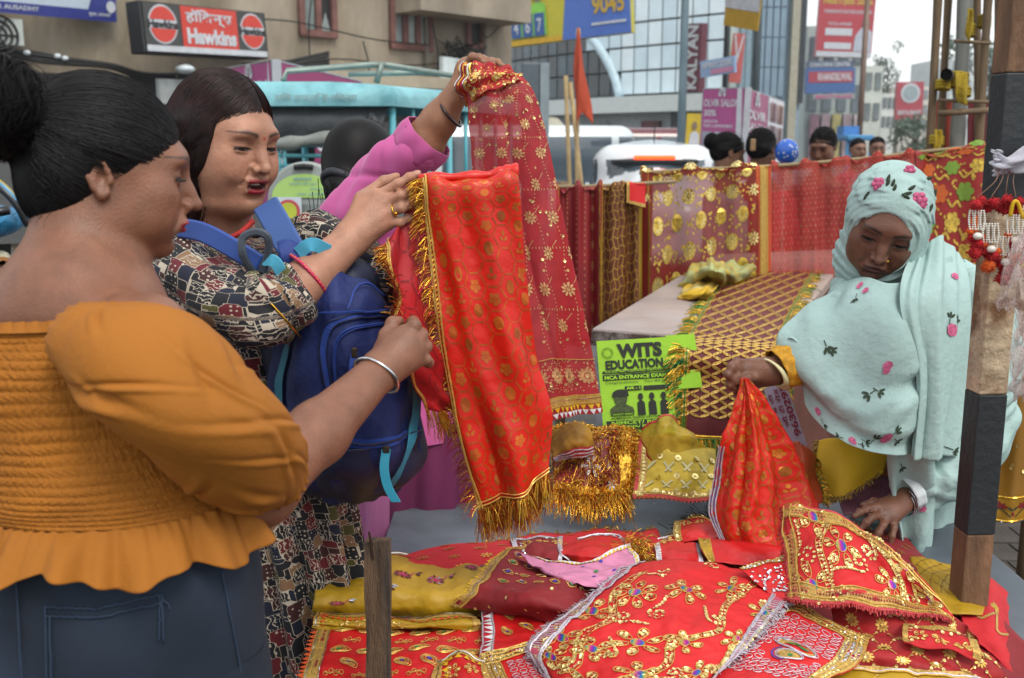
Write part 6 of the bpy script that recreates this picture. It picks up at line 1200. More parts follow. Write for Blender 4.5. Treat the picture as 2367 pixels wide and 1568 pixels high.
for nm,lab,rows,m,ex in(
    ('cloth','red cloth end with white toothed ribbons beside the gold tinsel tuft',[[(1296,1258,0.775),(1340,1246,0.78),(1420,1240,0.78),(1455,1262,0.78)],[(1290,1275,0.81),(1340,1275,0.82),(1420,1275,0.82),(1462,1290,0.80)],[(1320,1298,0.80),(1360,1300,0.81),(1430,1300,0.81),(1480,1320,0.80)]],RED,'white'),
    ('cloth','red cloth end with beaded flowers between tinsel tuft and gold ribbon',[[(1510,1250,0.775),(1560,1238,0.78),(1610,1244,0.78)],[(1515,1275,0.815),(1565,1268,0.82),(1620,1275,0.81)],[(1520,1310,0.80),(1570,1310,0.81),(1630,1310,0.80)]],RED,'bead'),
    ('cloth','gold brocade ribbon cloth at the back of the heap',[[(1615,1240,0.78),(1660,1232,0.785),(1740,1244,0.785),(1820,1240,0.785)],[(1618,1262,0.825),(1665,1250,0.83),(1740,1262,0.83),(1812,1262,0.82)],[(1640,1300,0.81),(1670,1300,0.815),(1750,1305,0.815),(1800,1300,0.81)]],RED,'gold')):
    cl=thing(nm,lab,'cloth',Z(*rows[1][1][:2],TZ)); sh=Sheet(ZG(rows),30,40,fr(len(lab),0.003),world=True); o=sh.build('cloth_ground',m,cl,0.002)
    if ex=='white':trim(sh,o,'t',[('cord',0.0,0.004,SILV),('zig',0.004,0.006,SILV,0.012)],'silver_edge'); trim(sh,o,'r',[('band',0.0,0.024,mat('crimson_ribbon','#a0142c')),('zig',0.003,0.018,WHT,0.013),('cord',0.022,0.003,SILV)],'toothed_ribbon'); trim(sh,o,'l',[('cord',0.0,0.004,SILV)],'silver_edge')
    if ex=='bead':
        dc=Deco(sh); ds=Deco(sh); dm=Deco(sh)
        for c in((0.03,0.022),(0.068,0.04),(0.03,0.055)):flower(dc,ds,dm,c,0.017,6)
        dc.build('gold_cords',GCORD,o); ds.build('sequins',GSEQ,o); dm.build('foil_centres',RAIN,o); trim(sh,o,'t',[('cord',0.0,0.004,SILV)],'silver_edge'); trim(sh,o,'r',[('band',0.0,0.008,SILV)],'silver_edge'); trim(sh,o,'l',[('band',0.0,0.008,SILV),('zig',0.002,0.010,WHT,0.012)],'silver_edge')
    if ex=='gold':trim(sh,o,'t',[('band',0.0,0.012,YEL),('cord',0.002,0.002,GCORD),('cord',0.010,0.002,GREEN),('zig',0.014,0.010,mat('violet_ribbon','#8a3a96',rough=0.6),0.014),('band',0.026,0.003,GTRIM)],'gold_ribbon'); trim(sh,o,'l',[('band',0.0,0.034,YEL),('cord',0.002,0.002,GCORD),('dot',0.012,0.010,GTRIM,0.014),('cord',0.030,0.002,GCORD)],'gold_ribbon')
tf=thing('tinsel_tuft','small tuft of gold and green tinsel on the back of the heap','tinsel',Z(1465,1270,0.80)); n=500; g2=np.random.default_rng(5); c0=Z(1468,1272,0.815); st0=c0+g2.normal(size=(n,3))*np.array([0.014,0.014,0.012]); dv=g2.normal(size=(n,3))*0.012+np.array([0.004,-0.004,0.006]); s=np.linspace(0,1,4)[None,:,None]; X=st0[:,None]+dv[:,None]*s+np.array([0,0,-0.012])*s*s
strands_obj('gold_strands',X[:360],0.0006,GTINS,tf,False,kind='stuff'); strands_obj('green_strands',X[360:430],0.0006,GRTINS,tf,False,kind='stuff'); strands_obj('copper_strands',X[430:],0.0006,CTINS,tf,False,kind='stuff')
cl=thing('cloth','cloth corner with wide gold beaded border and silver rings at bottom centre','cloth',Z(1200,1540,TZ))
sh=Sheet(ZG([[(1110,1518,0.80),(1210,1490,0.815),(1330,1450,0.82)],[(1128,1570,0.80),(1240,1545,0.812),(1360,1520,0.82)],[(1150,1640,0.79),(1260,1620,0.80),(1390,1600,0.81)]]),30,44,None,world=True); o=sh.build('red_ground',RED,cl,0.002)
GB=[('band',0.0,0.030,GTRIM),('cord',0.002,0.0025,GCORD),('seq',0.006,0.004,GSEQ,0.0045),('cord',0.012,0.0025,GCORD),('seq',0.015,0.004,SEQS,0.006),('cord',0.020,0.0025,GCORD),('seq',0.023,0.004,GSEQ,0.0045),('cord',0.028,0.0025,GCORD)]
trim(sh,o,'l',GB,'gold_border'); trim(sh,o,'t',GB,'gold_border'); d=Deco(sh)
for i in range(12):
    for j in range(6):c=np.array([0.045+i*0.014,0.042+j*0.013+0.006*(i%2)]); d.cord([c+0.006*np.array([cos(x),0.75*sin(x)])for x in np.linspace(0,2*pi,11)],0.0006)
d.build('silver_rings',SILV,o)
cl=thing('cloth','large bright red cloth with gold sequin flowers, scrolls and silver lace edge, centre front','cloth',Z(1500,1480,TZ))
def fm(u,v):return 0.004*np.sin(u*7+v*3)+0.003*np.sin(v*13-u*5)+0.006*np.exp(-((u-0.35-0.35*v)/0.05)**2)*np.sin(v*pi)-0.004*np.exp(-((u-0.62+0.1*v)/0.06)**2)
sh=Sheet(ZG([[(1470,1308,0.835),(1530,1294,0.850),(1600,1290,0.855),(1680,1300,0.852),(1750,1324,0.845),(1826,1388,0.83)],[(1400,1350,0.85),(1480,1342,0.868),(1560,1345,0.874),(1650,1360,0.868),(1720,1385,0.855),(1790,1425,0.838)],[(1330,1405,0.85),(1420,1405,0.870),(1520,1415,0.876),(1610,1430,0.868),(1690,1450,0.85),(1745,1470,0.835)],
               [(1268,1460,0.84),(1360,1475,0.858),(1470,1490,0.864),(1580,1505,0.856),(1655,1515,0.84),(1700,1520,0.828)],[(1218,1502,0.828),(1310,1545,0.84),(1430,1580,0.846),(1540,1595,0.84),(1610,1590,0.83),(1655,1560,0.822)],[(1262,1560,0.81),(1330,1640,0.815),(1420,1690,0.82),(1520,1700,0.815),(1580,1680,0.81),(1610,1620,0.81)]]),110,110,fm,world=True)
o=sh.build('red_ground',mat('red_smooth','#c01216',rough=0.65,var=0.08,nscale=6,bump=0.25,bscale=200),cl,0.002)
dc=Deco(sh,0.0012); ds=Deco(sh,0.0011); dm=Deco(sh,0.0014)
FR=0.036
for x,y,a_ in((1470,1370,0.2),(1585,1362,0),(1690,1362,0.4),(1370,1412,0.6),(1367,1500,0.1),(1475,1488,0.5),(1580,1486,0.2),(1700,1478,0.5),(1300,1475,0),(1365,1585,0.3),(1275,1520,0.6),(1480,1560,0.2),(1610,1556,0.4),(1765,1420,0.1)):
    flower(dc,ds,dm,sh.uv_at(x,y),FR*(0.92+0.16*g_.random()),6 if int(x)%3 else 7,a_,6,0.0008)
for x,y,a_,s_ in((1532,1322,0,1),(1655,1430,1.2,1),(1440,1425,3,-1),(1522,1420,2.0,1),(1400,1510,1,-1),(1560,1555,0.3,1),(1770,1400,2.5,-1),(1640,1545,2,-1),(1650,1310,2.2,1)):
    spiral(ds,sh.uv_at(x,y),0.0165,a_,1.35,2.0,0.0029,s_)
def via(pts):
    Pp=spline([sh.uv_at(*p)for p in pts],90); return lambda t:Pp[min(int(t*89),89)]
for pts in([(1490,1322),(1420,1375),(1415,1430),(1350,1470),(1330,1530),(1290,1550)],[(1745,1345),(1680,1400),(1660,1460),(1560,1475),(1540,1540),(1450,1568)],[(1800,1440),(1740,1500),(1690,1500),(1650,1555)]):
    vine(dc,ds,via(pts),0,1,0.0125,90,0.0026)
dc.build('gold_cords',GCORD,o,smooth=True); ds.build('sequins',GSEQ,o); dm.build('foil_centres',RAIN,o)
LACE=[('band',0.0,0.026,mat('pink_lace','#b0455c',rough=0.7,bump=0.8,bscale=400)),('cord',0.020,0.004,SILV),('cord',0.024,0.003,SILV),('diag',0.006,0.014,SILV,0.007),('cord',0.004,0.003,SILV),('dot',0.0,0.005,SILV,0.006)]
trim(sh,o,'l',LACE,'silver_lace'); trim(sh,o,'b',LACE,'silver_lace'); trim(sh,o,'r',LACE,'silver_lace')
fringe(sh,o,'l',260,0.008,SILV,0,1,0.0007,0.3,0.8,'lace_fringe',clump=50,seed=21); fringe(sh,o,'r',260,0.009,SILV,0,1,0.0008,0.4,0.8,'lace_fringe',clump=45,seed=22)
cl=thing('cloth','cloth with silver rings, a peacock feather motif and thick gold beaded border, bottom right','cloth',Z(1850,1500,TZ))
sh=Sheet(ZG([[(1800,1432,0.822),(1835,1390,0.826),(1920,1438,0.826),(2008,1485,0.82)],[(1745,1480,0.822),(1800,1470,0.834),(1890,1500,0.832),(1985,1535,0.82)],[(1680,1540,0.818),(1760,1545,0.828),(1840,1560,0.825),(1900,1575,0.815)],[(1590,1620,0.81),(1690,1640,0.815),(1770,1640,0.812),(1830,1630,0.808)]]),60,70,fr(17,0.003),world=True)
o=sh.build('red_ground',mat('red_smooth','#c91c22'),cl,0.002); trim(sh,o,'t',GB,'gold_border'); trim(sh,o,'r',GB,'gold_border')
d=Deco(sh,0.0012)
for i in range(16):
    for j in range(14):
        c=np.array([0.010+i*0.0145,0.040+j*0.0135+0.006*(i%2)])
        if np.linalg.norm((c-sh.uv_at(1830,1505))/np.array([1.3,1]))>0.036:d.cord([c+0.0062*np.array([cos(x),0.75*sin(x)])for x in np.linspace(0,2*pi,11)],0.0006)
d.build('silver_rings',SILV,o); c=sh.uv_at(1830,1500); dc=Deco(sh,0.0014); dn=Deco(sh,0.002); dgn=Deco(sh,0.0022); dgd=Deco(sh,0.0013)
dgd.disc(c+np.array([0.004,-0.014]),0.030,16,ry=0.010,a=0.35); dgn.disc(c+np.array([0.006,-0.014]),0.018,12,ry=0.003,a=0.35); dgd.disc(c+np.array([0.0,0.014]),0.017,14,ry=0.010,a=0.2); dgn.disc(c+np.array([0.002,0.015]),0.004,8)
dn.band([c+np.array([-0.004,0.014])+np.array([-0.022*cos(t),0.016*sin(t)])for t in np.linspace(-1.2,1.6,14)],0.003)
for q in(1,1.15):dc.cord([c+np.array([0.004,-0.014])+q*np.array([0.031*cos(x)*cos(0.35)-0.011*sin(x)*sin(0.35),0.031*cos(x)*sin(0.35)+0.011*sin(x)*cos(0.35)])for x in np.linspace(0,2*pi,20)],0.0008); dc.cord([c+np.array([0.0,0.014])+q*np.array([0.018*cos(x),0.011*sin(x)])for x in np.linspace(0,2*pi,16)],0.0008)
dgd.build('gold_beads',GTRIM,o); dgn.build('green_beads',GREEN,o); dn.build('blue_arc',BLUE,o); dc.build('silver_cords',SILV,o)
cl=thing('cloth','red cloth with gold sequin flowers and braided border, raised under the vendor hand','cloth',Z(1980,1350,TZ))
sh=Sheet(ZG([[(1806,1172,0.935),(1880,1176,0.945),(1965,1200,0.945),(2050,1262,0.925),(2130,1335,0.89),(2200,1420,0.84)],[(1812,1230,0.90),(1890,1235,0.925),(1970,1250,0.925),(2050,1300,0.905),(2130,1360,0.875),(2200,1425,0.838)],[(1818,1310,0.865),(1900,1315,0.89),(1985,1325,0.89),(2060,1350,0.875),(2130,1385,0.855),(2200,1430,0.835)],[(1822,1390,0.845),(1910,1395,0.86),(1995,1402,0.86),(2070,1412,0.85),(2140,1422,0.84),(2205,1436,0.832)]]),70,90,lambda u,v:0.004*np.sin(u*11+v*4)*(1-v)+0.003*np.sin(u*23),world=True)
o=sh.build('red_ground',mat('red_smooth','#c91c22'),cl,0.002); BR=[('band',0.0,0.004,mat('coral_piping','#b8383a',rough=0.6,bump=0.8,bscale=500)),('band',0.004,0.022,GTRIM),('cord',0.007,0.002,GCORD),('cord',0.023,0.002,GCORD),('dot',0.0115,0.004,MAROON,0.0055),('dot',0.0165,0.003,mat('coral_piping','#b8383a'),0.0045)]
for e_ in 'lbt':trim(sh,o,e_,BR,'braid')
fringe(sh,o,'b',300,0.006,mat('coral_piping','#b8383a'),0,1,0.0012,0.2,0.3,'bead_edge',clump=90,seed=31); fringe(sh,o,'l',200,0.006,mat('coral_piping','#b8383a'),0,1,0.0012,0.2,0.3,'bead_edge',clump=60,seed=32)
dc=Deco(sh,0.0012); ds=Deco(sh,0.0011); dm=Deco(sh,0.0014)
for x,y,a_ in((1945,1262,0.2),(1875,1355,0.3),(2062,1352,0.1),(1878,1195,0.4),(2010,1230,0.2),(2090,1310,0),(2150,1385,0.3)):flower(dc,ds,dm,sh.uv_at(x,y),0.034,6,a_,6,0.0008)
for x,y,a_,s_ in((1868,1280,2,1),(2010,1275,1,-1),(1985,1300,0.4,1),(1945,1368,2,1),(2105,1385,1,-1)):spiral(ds,sh.uv_at(x,y),0.017,a_,1.3,2.2,0.0030,s_)
for pts in([(1918,1200),(1895,1250),(1905,1310),(1925,1385)],[(2000,1225),(2040,1275),(2075,1330),(2090,1400)],[(2080,1300),(2140,1360),(2180,1420)]):vine(dc,ds,via(pts),0,1,0.012,80,0.0026)
dc.build('gold_cords',GCORD,o,smooth=True); ds.build('sequins',GSEQ,o); dm.build('foil_centres',RAIN,o)
cl=thing('cloth','narrow red strip with crusted silver beads between two large red cloths','cloth',Z(1760,1320,TZ)); sh=Sheet(ZG([[(1708,1316,0.862),(1760,1298,0.866),(1815,1282,0.866)],[(1745,1345,0.855),(1790,1338,0.858),(1820,1335,0.858)],[(1790,1385,0.84),(1815,1390,0.842),(1835,1395,0.842)]]),20,30,None,world=True); o=sh.build('red_ground',RED,cl,0.0015); trim(sh,o,'t',[('band',0.0,0.013,GTRIM),('seq',0.0,0.005,GSEQ,0.005),('seq',0.005,0.004,SEQS,0.0045),('seq',0.009,0.004,SEQS,0.0045)],'bead_rows'); d=Deco(sh)
for i in range(60):d.sequin((g_.uniform(0.02,0.9)*sh.w,g_.uniform(0.25,0.8)*sh.h),0.0024)
d.build('silver_sequins',SEQS,o)
cl=thing('cloth','sheer red net cloth with gold star flowers in a lattice, bottom right corner','cloth',Z(2150,1500,TZ))
sh=Sheet(ZG([[(1915,1390,0.825),(2010,1402,0.83),(2110,1420,0.83),(2200,1432,0.83),(2250,1470,0.82)],[(1925,1440,0.815),(2020,1455,0.825),(2120,1465,0.826),(2210,1480,0.82),(2290,1520,0.80)],[(1900,1500,0.805),(2020,1510,0.815),(2130,1520,0.815),(2230,1535,0.805),(2330,1570,0.78)],[(1880,1560,0.795),(2020,1555,0.80),(2140,1565,0.80),(2250,1580,0.79),(2380,1620,0.76)],[(1870,1640,0.78),(2020,1630,0.785),(2140,1640,0.785),(2270,1660,0.775),(2420,1700,0.75)]]),70,80,lambda u,v:0.005*np.sin(v*14+u*3)+0.003*np.sin(v*27-u*5),world=True)
o=sh.build('net',mat('red_sheer_net','#a51d20',rough=0.65,var=0.2,nscale=30,bump=0.4,bscale=600,translucent=0.2),cl,0.0015); dg=Deco(sh,0.0012); ds=Deco(sh,0.0013)
for i in range(9):
    for j in range(7):
        c=np.array([i*0.052+0.026*(j%2)+0.01,0.012+j*0.033]); petalflower(dg,c,0.0125,10); ds.sequin(c,0.004)
        for s_ in(-1,1):dg.cord([c+np.array([s_*0.026,0.033])*t for t in np.linspace(0.35,0.65,4)],0.0006); ds.sequin(c+np.array([s_*0.010,0.014]),0.0026)
dg.build('gold_stars',GCORD,o); ds.build('sequins',GSEQ,o)
sh2=Sheet([[sh.ev([(u_,0.70+0.012*(i_%2))],0.004)[0]for i_,u_ in enumerate(np.linspace(0.05,1,22))],[sh.ev([(u_,0.99)],0.004)[0]for u_ in np.linspace(0.05,1,22)]],10,120,None,world=True)
o2=sh2.build('yellow_hem',YEL,o,0.001); trim(sh2,o2,'t',[('cord',0.0,0.003,SILV),('cord',0.004,0.003,GCORD)],'hem_cord')
trim(sh,o,'b',[('band',0.075,0.012,GTRIM)],'gold_band')
cl=thing('cloth','red cloth with mauve braided edge hanging off the right table corner','cloth',Z(2300,1480,TZ)); sh=Sheet(ZG([[(2215,1340,0.75),(2270,1330,0.77),(2325,1365,0.74),(2350,1400,0.70)],[(2225,1440,0.78),(2290,1440,0.78),(2340,1440,0.73),(2380,1460,0.68)],[(2300,1520,0.76),(2340,1530,0.75),(2370,1540,0.70),(2420,1560,0.62)],[(2360,1600,0.74),(2390,1610,0.72),(2420,1620,0.68),(2480,1640,0.58)]]),40,40,fr(41,0.004),world=True); o=sh.build('red_ground',REDC,cl,0.002); d=Deco(sh)
for p in([(2240,1380),(2262,1430),(2300,1420)],[(2300,1400),(2310,1460),(2340,1470)]):d.band(spline([sh.uv_at(*q)for q in p],16),0.006)
d.build('gold_stems',GTRIM,o); trim(sh,o,'r',[('band',0.02,0.010,mat('mauve_braid','#7d5a8a',rough=0.6,bump=0.8,bscale=400)),('cord',0.020,0.002,SILV),('cord',0.028,0.002,SILV)],'mauve_braid')
cl=thing('cloth','yellow checked cloth with small gold florets under the striped pole','cloth',Z(2180,1370,TZ)); sh=Sheet(ZG([[(2100,1285,0.78),(2170,1295,0.79),(2260,1320,0.78)],[(2120,1330,0.79),(2190,1340,0.795),(2285,1360,0.78)],[(2190,1415,0.79),(2240,1420,0.79),(2310,1420,0.77)]]),30,30,fr(44,0.003),world=True); o=sh.build('yellow_ground',YEL,cl,0.002); d=Deco(sh)
for i in range(9):
    for j in range(7):c=np.array([0.012+i*0.028+0.014*(j%2),0.012+j*0.024]); d.disc(c,0.004,6,ry=0.002); [d.band([c+np.array([s_*0.014,0.024])*t for t in(0.2,0.5,0.8)],0.0012)for s_ in(-1,1)]
d.build('brown_lattice',mat('brown_lattice','#6a4a1a',rough=0.6),o)
cl=thing('cloth','red gold-printed cloth pinched up to a point by the vendor','cloth',Z(1770,1300,TZ))
def fv(u,v):return(0.010*np.sin(u*13+1)+0.006*np.sin(u*27+v*3))*np.sin(np.clip(v,0,1)*pi*0.75+0.15)
sh=Sheet([[(1716,874,1.965),(1719,873,1.962),(1722,873,1.962),(1726,875,1.965)],[(1704,935,1.965),(1722,940,1.945),(1745,940,1.945),(1768,930,1.975)],[(1676,1020,1.965),(1720,1025,1.93),(1770,1025,1.935),(1818,1010,1.985)],[(1662,1110,1.97),(1715,1115,1.91),(1785,1115,1.92),(1860,1095,2.0)],[(1652,1190,1.955),(1705,1215,1.89),(1785,1210,1.90),(1888,1170,1.99)],[(1700,1300,1.90),(1740,1300,1.87),(1800,1285,1.87),(1880,1240,1.95)]],110,80,fv)
o=sh.build('cloth_ground',BROC,cl,0.001); d=Deco(sh,0.0008); hexbrocade(d,sh,0.0200,8,fill=0.9); d.build('gold_brocade',mat('brocade_gold2','#b8691f',rough=0.36,metal=0.45,var=0.45,nscale=26),o)
trim(sh,o,'l',[('band',0.0,0.014,mat('mauve_braid','#7d5a8a',rough=0.6,bump=0.8,bscale=400)),('cord',0.0,0.003,SILV),('cord',0.006,0.003,SILV),('cord',0.012,0.003,SILV)],'silver_braid',a=0.42,b=1.0)
for lab,rows,m_,sp in(
    ('orange edged yellow satin fold lying under the yellow roll',[[(735,1418,0.775),(900,1420,0.785),(1100,1425,0.785)],[(725,1436,0.79),(900,1440,0.797),(1110,1440,0.797)],[(722,1452,0.782),(900,1456,0.786),(1112,1452,0.786)]],YEL,[('band',0.0,0.012,GTRIM),('cord',0.004,0.002,SEQS),('zig',0.012,0.008,ORG,0.011)]),
    ('maroon cloth end with silver cords right of the yellow roll',[[(1180,1252,0.77),(1240,1240,0.785),(1300,1244,0.775)],[(1190,1272,0.80),(1245,1262,0.815),(1300,1268,0.805)],[(1210,1292,0.805),(1255,1288,0.815),(1300,1292,0.81)]],MAROON,[('band',0.0,0.010,SILV),('seq',0.012,0.006,SEQS,0.009)]),
    ('bright red cloth end with gold bead rows behind the pinched cloth',[[(1560,1205,0.76),(1620,1196,0.78),(1680,1204,0.77)],[(1556,1228,0.80),(1620,1220,0.815),(1690,1230,0.80)],[(1562,1252,0.80),(1625,1248,0.812),(1695,1254,0.80)]],RED,[('band',0.0,0.014,GTRIM),('seq',0.004,0.006,GSEQ,0.007),('cord',0.015,0.0025,GCORD)]),
    ('crimson cloth fold with gold sequins beside the mauve braided edge',[[(2090,1440,0.83),(2160,1448,0.835),(2240,1470,0.825)],[(2085,1466,0.838),(2165,1474,0.842),(2260,1500,0.826)],[(2090,1490,0.832),(2170,1500,0.835),(2270,1528,0.815)]],REDC,[('band',0.0,0.010,GTRIM),('seq',0.012,0.006,GSEQ,0.010)]),
    ('yellow felt toothed red cloth corner at the bottom edge left of centre',[[(1010,1520,0.80),(1070,1510,0.81),(1120,1525,0.805)],[(1000,1560,0.80),(1070,1556,0.812),(1130,1566,0.806)],[(990,1610,0.79),(1070,1610,0.80),(1140,1612,0.795)]],RED,[('band',0.0,0.012,GTRIM),('zig',0.012,0.010,YELB,0.011),('cord',0.006,0.002,SEQS)])):
    cl=thing('cloth',lab,'cloth',Z(*rows[1][1][:2],TZ)); sh=Sheet(ZG(rows),30,44,fr(len(lab)+7,0.004),world=True); o=sh.build('cloth_ground',m_,cl,0.002); trim(sh,o,'t',sp,'trim'); trim(sh,o,'l',sp,'trim'); trim(sh,o,'r',sp[:1],'trim'); dc=Deco(sh); ds=Deco(sh)
    for i in range(5):flower(dc,ds,None,(0.03+i*0.032,0.045),0.013,6,i,3)
    dc.build('gold_cords',GCORD,o); ds.build('sequins',GSEQ,o)
CRUMPLE=0.0
def rrect(w,h,r,n=4):
    pts=[]
    for cx,cy,a0 in((w/2-r,h/2-r,0),(-w/2+r,h/2-r,pi/2),(-w/2+r,-h/2+r,pi),(w/2-r,-h/2+r,3*pi/2)):
        for k in range(n+1):a=a0+pi/2*k/n; pts.append((cx+r*cos(a),cy+r*sin(a)))
    return pts
def loft_rings(secs):
    """sections (y, z_centre, width, height, radius) -> closed rounded body along y, own frame"""
    R=[np.array([[x,y,z+zc]for x,z in rrect(w,h,r)])for y,zc,w,h,r in secs]; n=len(R[0]); v=np.vstack(R); f=[tuple(q)for q in grid_faces(len(R),n,True)]; f+=[tuple(range(n)),tuple((len(R)-1)*n+k for k in range(n-1,-1,-1))]; return v,f
def car(name,label,loc,yaw,colr,L=3.9,Wd=1.70,H=1.52,suv=False,h=0.036):
    """sculpted car; yaw: direction the nose points, radians from +y towards +x; glass is cut out of the skin"""
    t=thing(name,label,'car',loc); c,s=cos(-yaw),sin(-yaw); Rm=np.array([[c,-s,0],[s,c,0],[0,0,1]]); O=np.asarray(loc,float); T=lambda p:np.asarray(p,float)@Rm.T+O
    paint=mat('paint_'+colr[1:],colr,rough=0.25,coat=0.6,var=0.03,spec=0.5); glass=mat('car_glass','#4a565f',rough=0.05,spec=1.0,var=0.1,nscale=1.5); S=Sdf(); hw,hl=Wd/2,L/2
    S.rbox((0,0,0.64),(hw,hl,0.38),0.24,k=0.05); S.rbox((0,-0.1,0.80),(hw*0.97,hl*0.86,0.30),0.22,k=0.1)
    if suv:S.rbox((0,-0.45,1.02),(hw*0.90,hl*0.74,H-1.02),0.24,k=0.12)
    else:S.ell((0,-0.28,0.86),(hw*0.92,hl*0.90,H-0.86),k=0.10); S.rbox((0,-0.35,0.95),(hw*0.80,hl*0.62,H-0.99),0.26,k=0.15)
    for sx in(-1,1):
        for yy in(-hl+0.72,hl-0.80):S.cap((sx*(hw+0.1),yy,0.31),(sx*(hw-0.22),yy,0.31),0.36,k=0.02,sub=True)
    v,f=S.mesh((-hw-0.1,-hl-0.1,0.1),(hw+0.1,hl+0.1,H+0.12),h); v=relax(v,f,1); q=v[f].mean(1); x,y,z=np.abs(q[:,0]),q[:,1],q[:,2]; zb=1.10; zt=H-(0.16 if suv else 0.20); band=(z>zb)&(z<zt)
    n=np.cross(v[f[:,1]]-v[f[:,0]],v[f[:,2]]-v[f[:,0]]); n/=np.linalg.norm(n,axis=1,keepdims=True)+1e-9
    rear=band&(n[:,1]<-0.60)&(np.abs(n[:,0])<0.35)&(y<-0.3*hl)&(x<hw*(0.84-0.55*(z-zb))); front=band&(n[:,1]>0.42)&(x<hw*0.84); side=band&(np.abs(n[:,0])>0.72)&~rear&~front&(y>-hl*0.80)&(y<hl*0.55); pil=(np.abs(y+0.12*hl)<0.05)|(np.abs(y-0.36*hl)<0.05)|(np.abs(y+0.55*hl)<0.05); side&=~pil
    V2=T(v)
    def part(m,nm,mt):
        if m.any():ff=f[m]; u,inv=np.unique(ff,return_inverse=True); mk(nm,V2[u],inv.reshape(-1,4),mt,t,True)
    part(~(rear|front|side),'body',paint); part(rear,'rear_window',glass); part(front,'windscreen',glass); part(side&(q[:,0]<0),'side_windows',glass); part(side&(q[:,0]>0),'side_windows',glass)
    yb=q[rear&(z>zt-0.06)][:,1].mean()if(rear&(z>zt-0.06)).any()else-hl*0.7
    MB().box(T([(0,yb-0.02,zt+0.015)])[0],(0.46,0.10,0.04),R=Rm).build('brake_light',mat('brake_glow','#ff3410',emit=4.0,var=0.02),t,bevel=0.01); MB().box(T([(0,yb-0.035,zt-0.03)])[0],(0.98,0.08,0.045),R=Rm).build('spoiler_strip',mat('mirror_black','#1b1c1e',rough=0.4),t,bevel=0.01); MB().box(T([(0,-hl+0.0,0.74)])[0],(0.5,0.06,0.12),R=Rm).build('number_plate',mat('plate_white','#b9b9b0',rough=0.5),t)
    for sx in(-1,1):
        MB().box(T([(sx*hw*0.80,-hl+0.10,0.86)])[0],(0.30,0.20,0.16),R=Rm).build('tail_light',mat('tail_red','#8c1616',rough=0.2),t,bevel=0.03); MB().sphere(T([(sx*(hw+0.09),hl*0.36,1.06)])[0],(0.11,0.06,0.08),10,8,R=Rm).build('side_mirror',mat('mirror_black','#1b1c1e',rough=0.4),t,True)
        for yy in(-hl+0.72,hl-0.80):
            cc=T([(sx*(hw-0.13),yy,0.31)])[0]; ax=Rm@np.array([1,0,0]); wo=MB().tube([cc-ax*0.1,cc+ax*0.1],0.31,18).build('wheel',mat('tyre','#151515',rough=0.9),t); MB().tube([cc-ax*0.105,cc+ax*0.105],0.19,14).build('rim',mat('rim_grey','#7d8084',rough=0.3,metal=0.8),wo)
        for yy in(0.05,-0.42*hl):MB().box(T([(sx*(hw-0.005),yy,0.88)])[0],(0.03,0.16,0.03),R=Rm).build('door_handle',paint,t)
    MB().tube([T([(0,-hl*0.45,H-0.02)])[0],T([(0,-hl*0.52,H+0.16)])[0]],0.008,5).build('aerial',mat('mirror_black','#1b1c1e'),t)
    return t
def gpt(x,y,Y):p=at(x,y,Y); return(p[0],p[1],0.0)
car('car','white hatchback with glowing brake light behind the hanging cloths',gpt(1508,380,13.4),0.12,'#c8ced2',4.1,1.80,1.66)
car('car','white utility vehicle seen from the side left of the hatchback',gpt(1262,360,15.5),1.30,'#c3ccd0',4.4,1.75,1.90,suv=True)
car('car','dark red van with lettered roof band behind the white hatchback',gpt(1530,330,20.0),1.45,'#5a1420',4.2,1.8,1.95,suv=True,h=0.05)
er=thing('rickshaw','turquoise electric rickshaw with rolled curtain and roof rack','rickshaw',gpt(760,300,5.6)); CY_=mat('cyan_paint','#4a9fae',rough=0.5,var=0.15,nscale=5,c2='#6fb4bd',bump=0.15,bscale=40); CYL=mat('cyan_canvas','#7cb4bc',rough=0.6,var=0.2,nscale=6,c2='#5f9aa4',bump=0.3,bscale=14)
A0=at(478,246,5.25); A1=at(905,246,5.25); dp=np.array([0.62,1.55,0.0]); H0=A1[2]; A0[2]=H0
def ek(u,w,z):return A0+(A1-A0)*u+dp*w+np.array([0,0,z])
mb=MB(); n_=12; prof=[(-0.03,0.0),(-0.035,0.05),(-0.02,0.095),(0.03,0.115),(0.3,0.13),(0.7,0.13),(0.97,0.115),(1.02,0.095),(1.035,0.05),(1.03,0.0)]
ring=[[ek(u,w,z*(1 if 0.05<w<0.95 else 0.9))for u,z in prof]for w in(-0.04,-0.02,0.05,0.5,0.95,1.02)]; v=np.array(ring).reshape(-1,3); f=[tuple(q)for q in grid_faces(6,len(prof))]; f+=[tuple(range(len(prof)-1,-1,-1)),tuple(5*len(prof)+k for k in range(len(prof)))]; ro=mk('roof_canopy',v,f,CYL,er,True)
P=Panel(ek(0,-0.046,0.0),A1-A0,(0,0,1),np.linalg.norm(A1-A0),0.10); mb=MB(); P.text(mb,'शिव शक्ति ई-रिक्शा',0.42,0.18,0.86,0.62,0.004,0.01); mb.build('painted_lettering',mat('faded_grey_red','#7e9496',rough=0.7),ro)
def post(u,w,z0,z1,r=0.014,nm='post'):MB().tube([ek(u,w,z1),ek(u,w,z0-H0)],r,8).build(nm,CY_,er,True)
for u,w in((0.02,0.02),(0.985,0.02),(0.985,0.42),(0.02,0.5),(0.98,0.98),(0.02,0.98)):post(u,w,0.45,0.0,0.018)
for k,y in enumerate((336,360,384)):z=at(700,y,5.25)[2]-H0; MB().tube([ek(0.36,0.02,z),ek(0.80,0.02,z)],0.011,6).build('back_rail',CY_,er,True)
for u in(0.36,0.39,0.70,0.745,0.80,0.86,0.92):
    MB().tube([ek(u,0.02,-0.14),ek(u,0.02,-0.62)],0.010,6).build('back_bar',CY_,er,True)
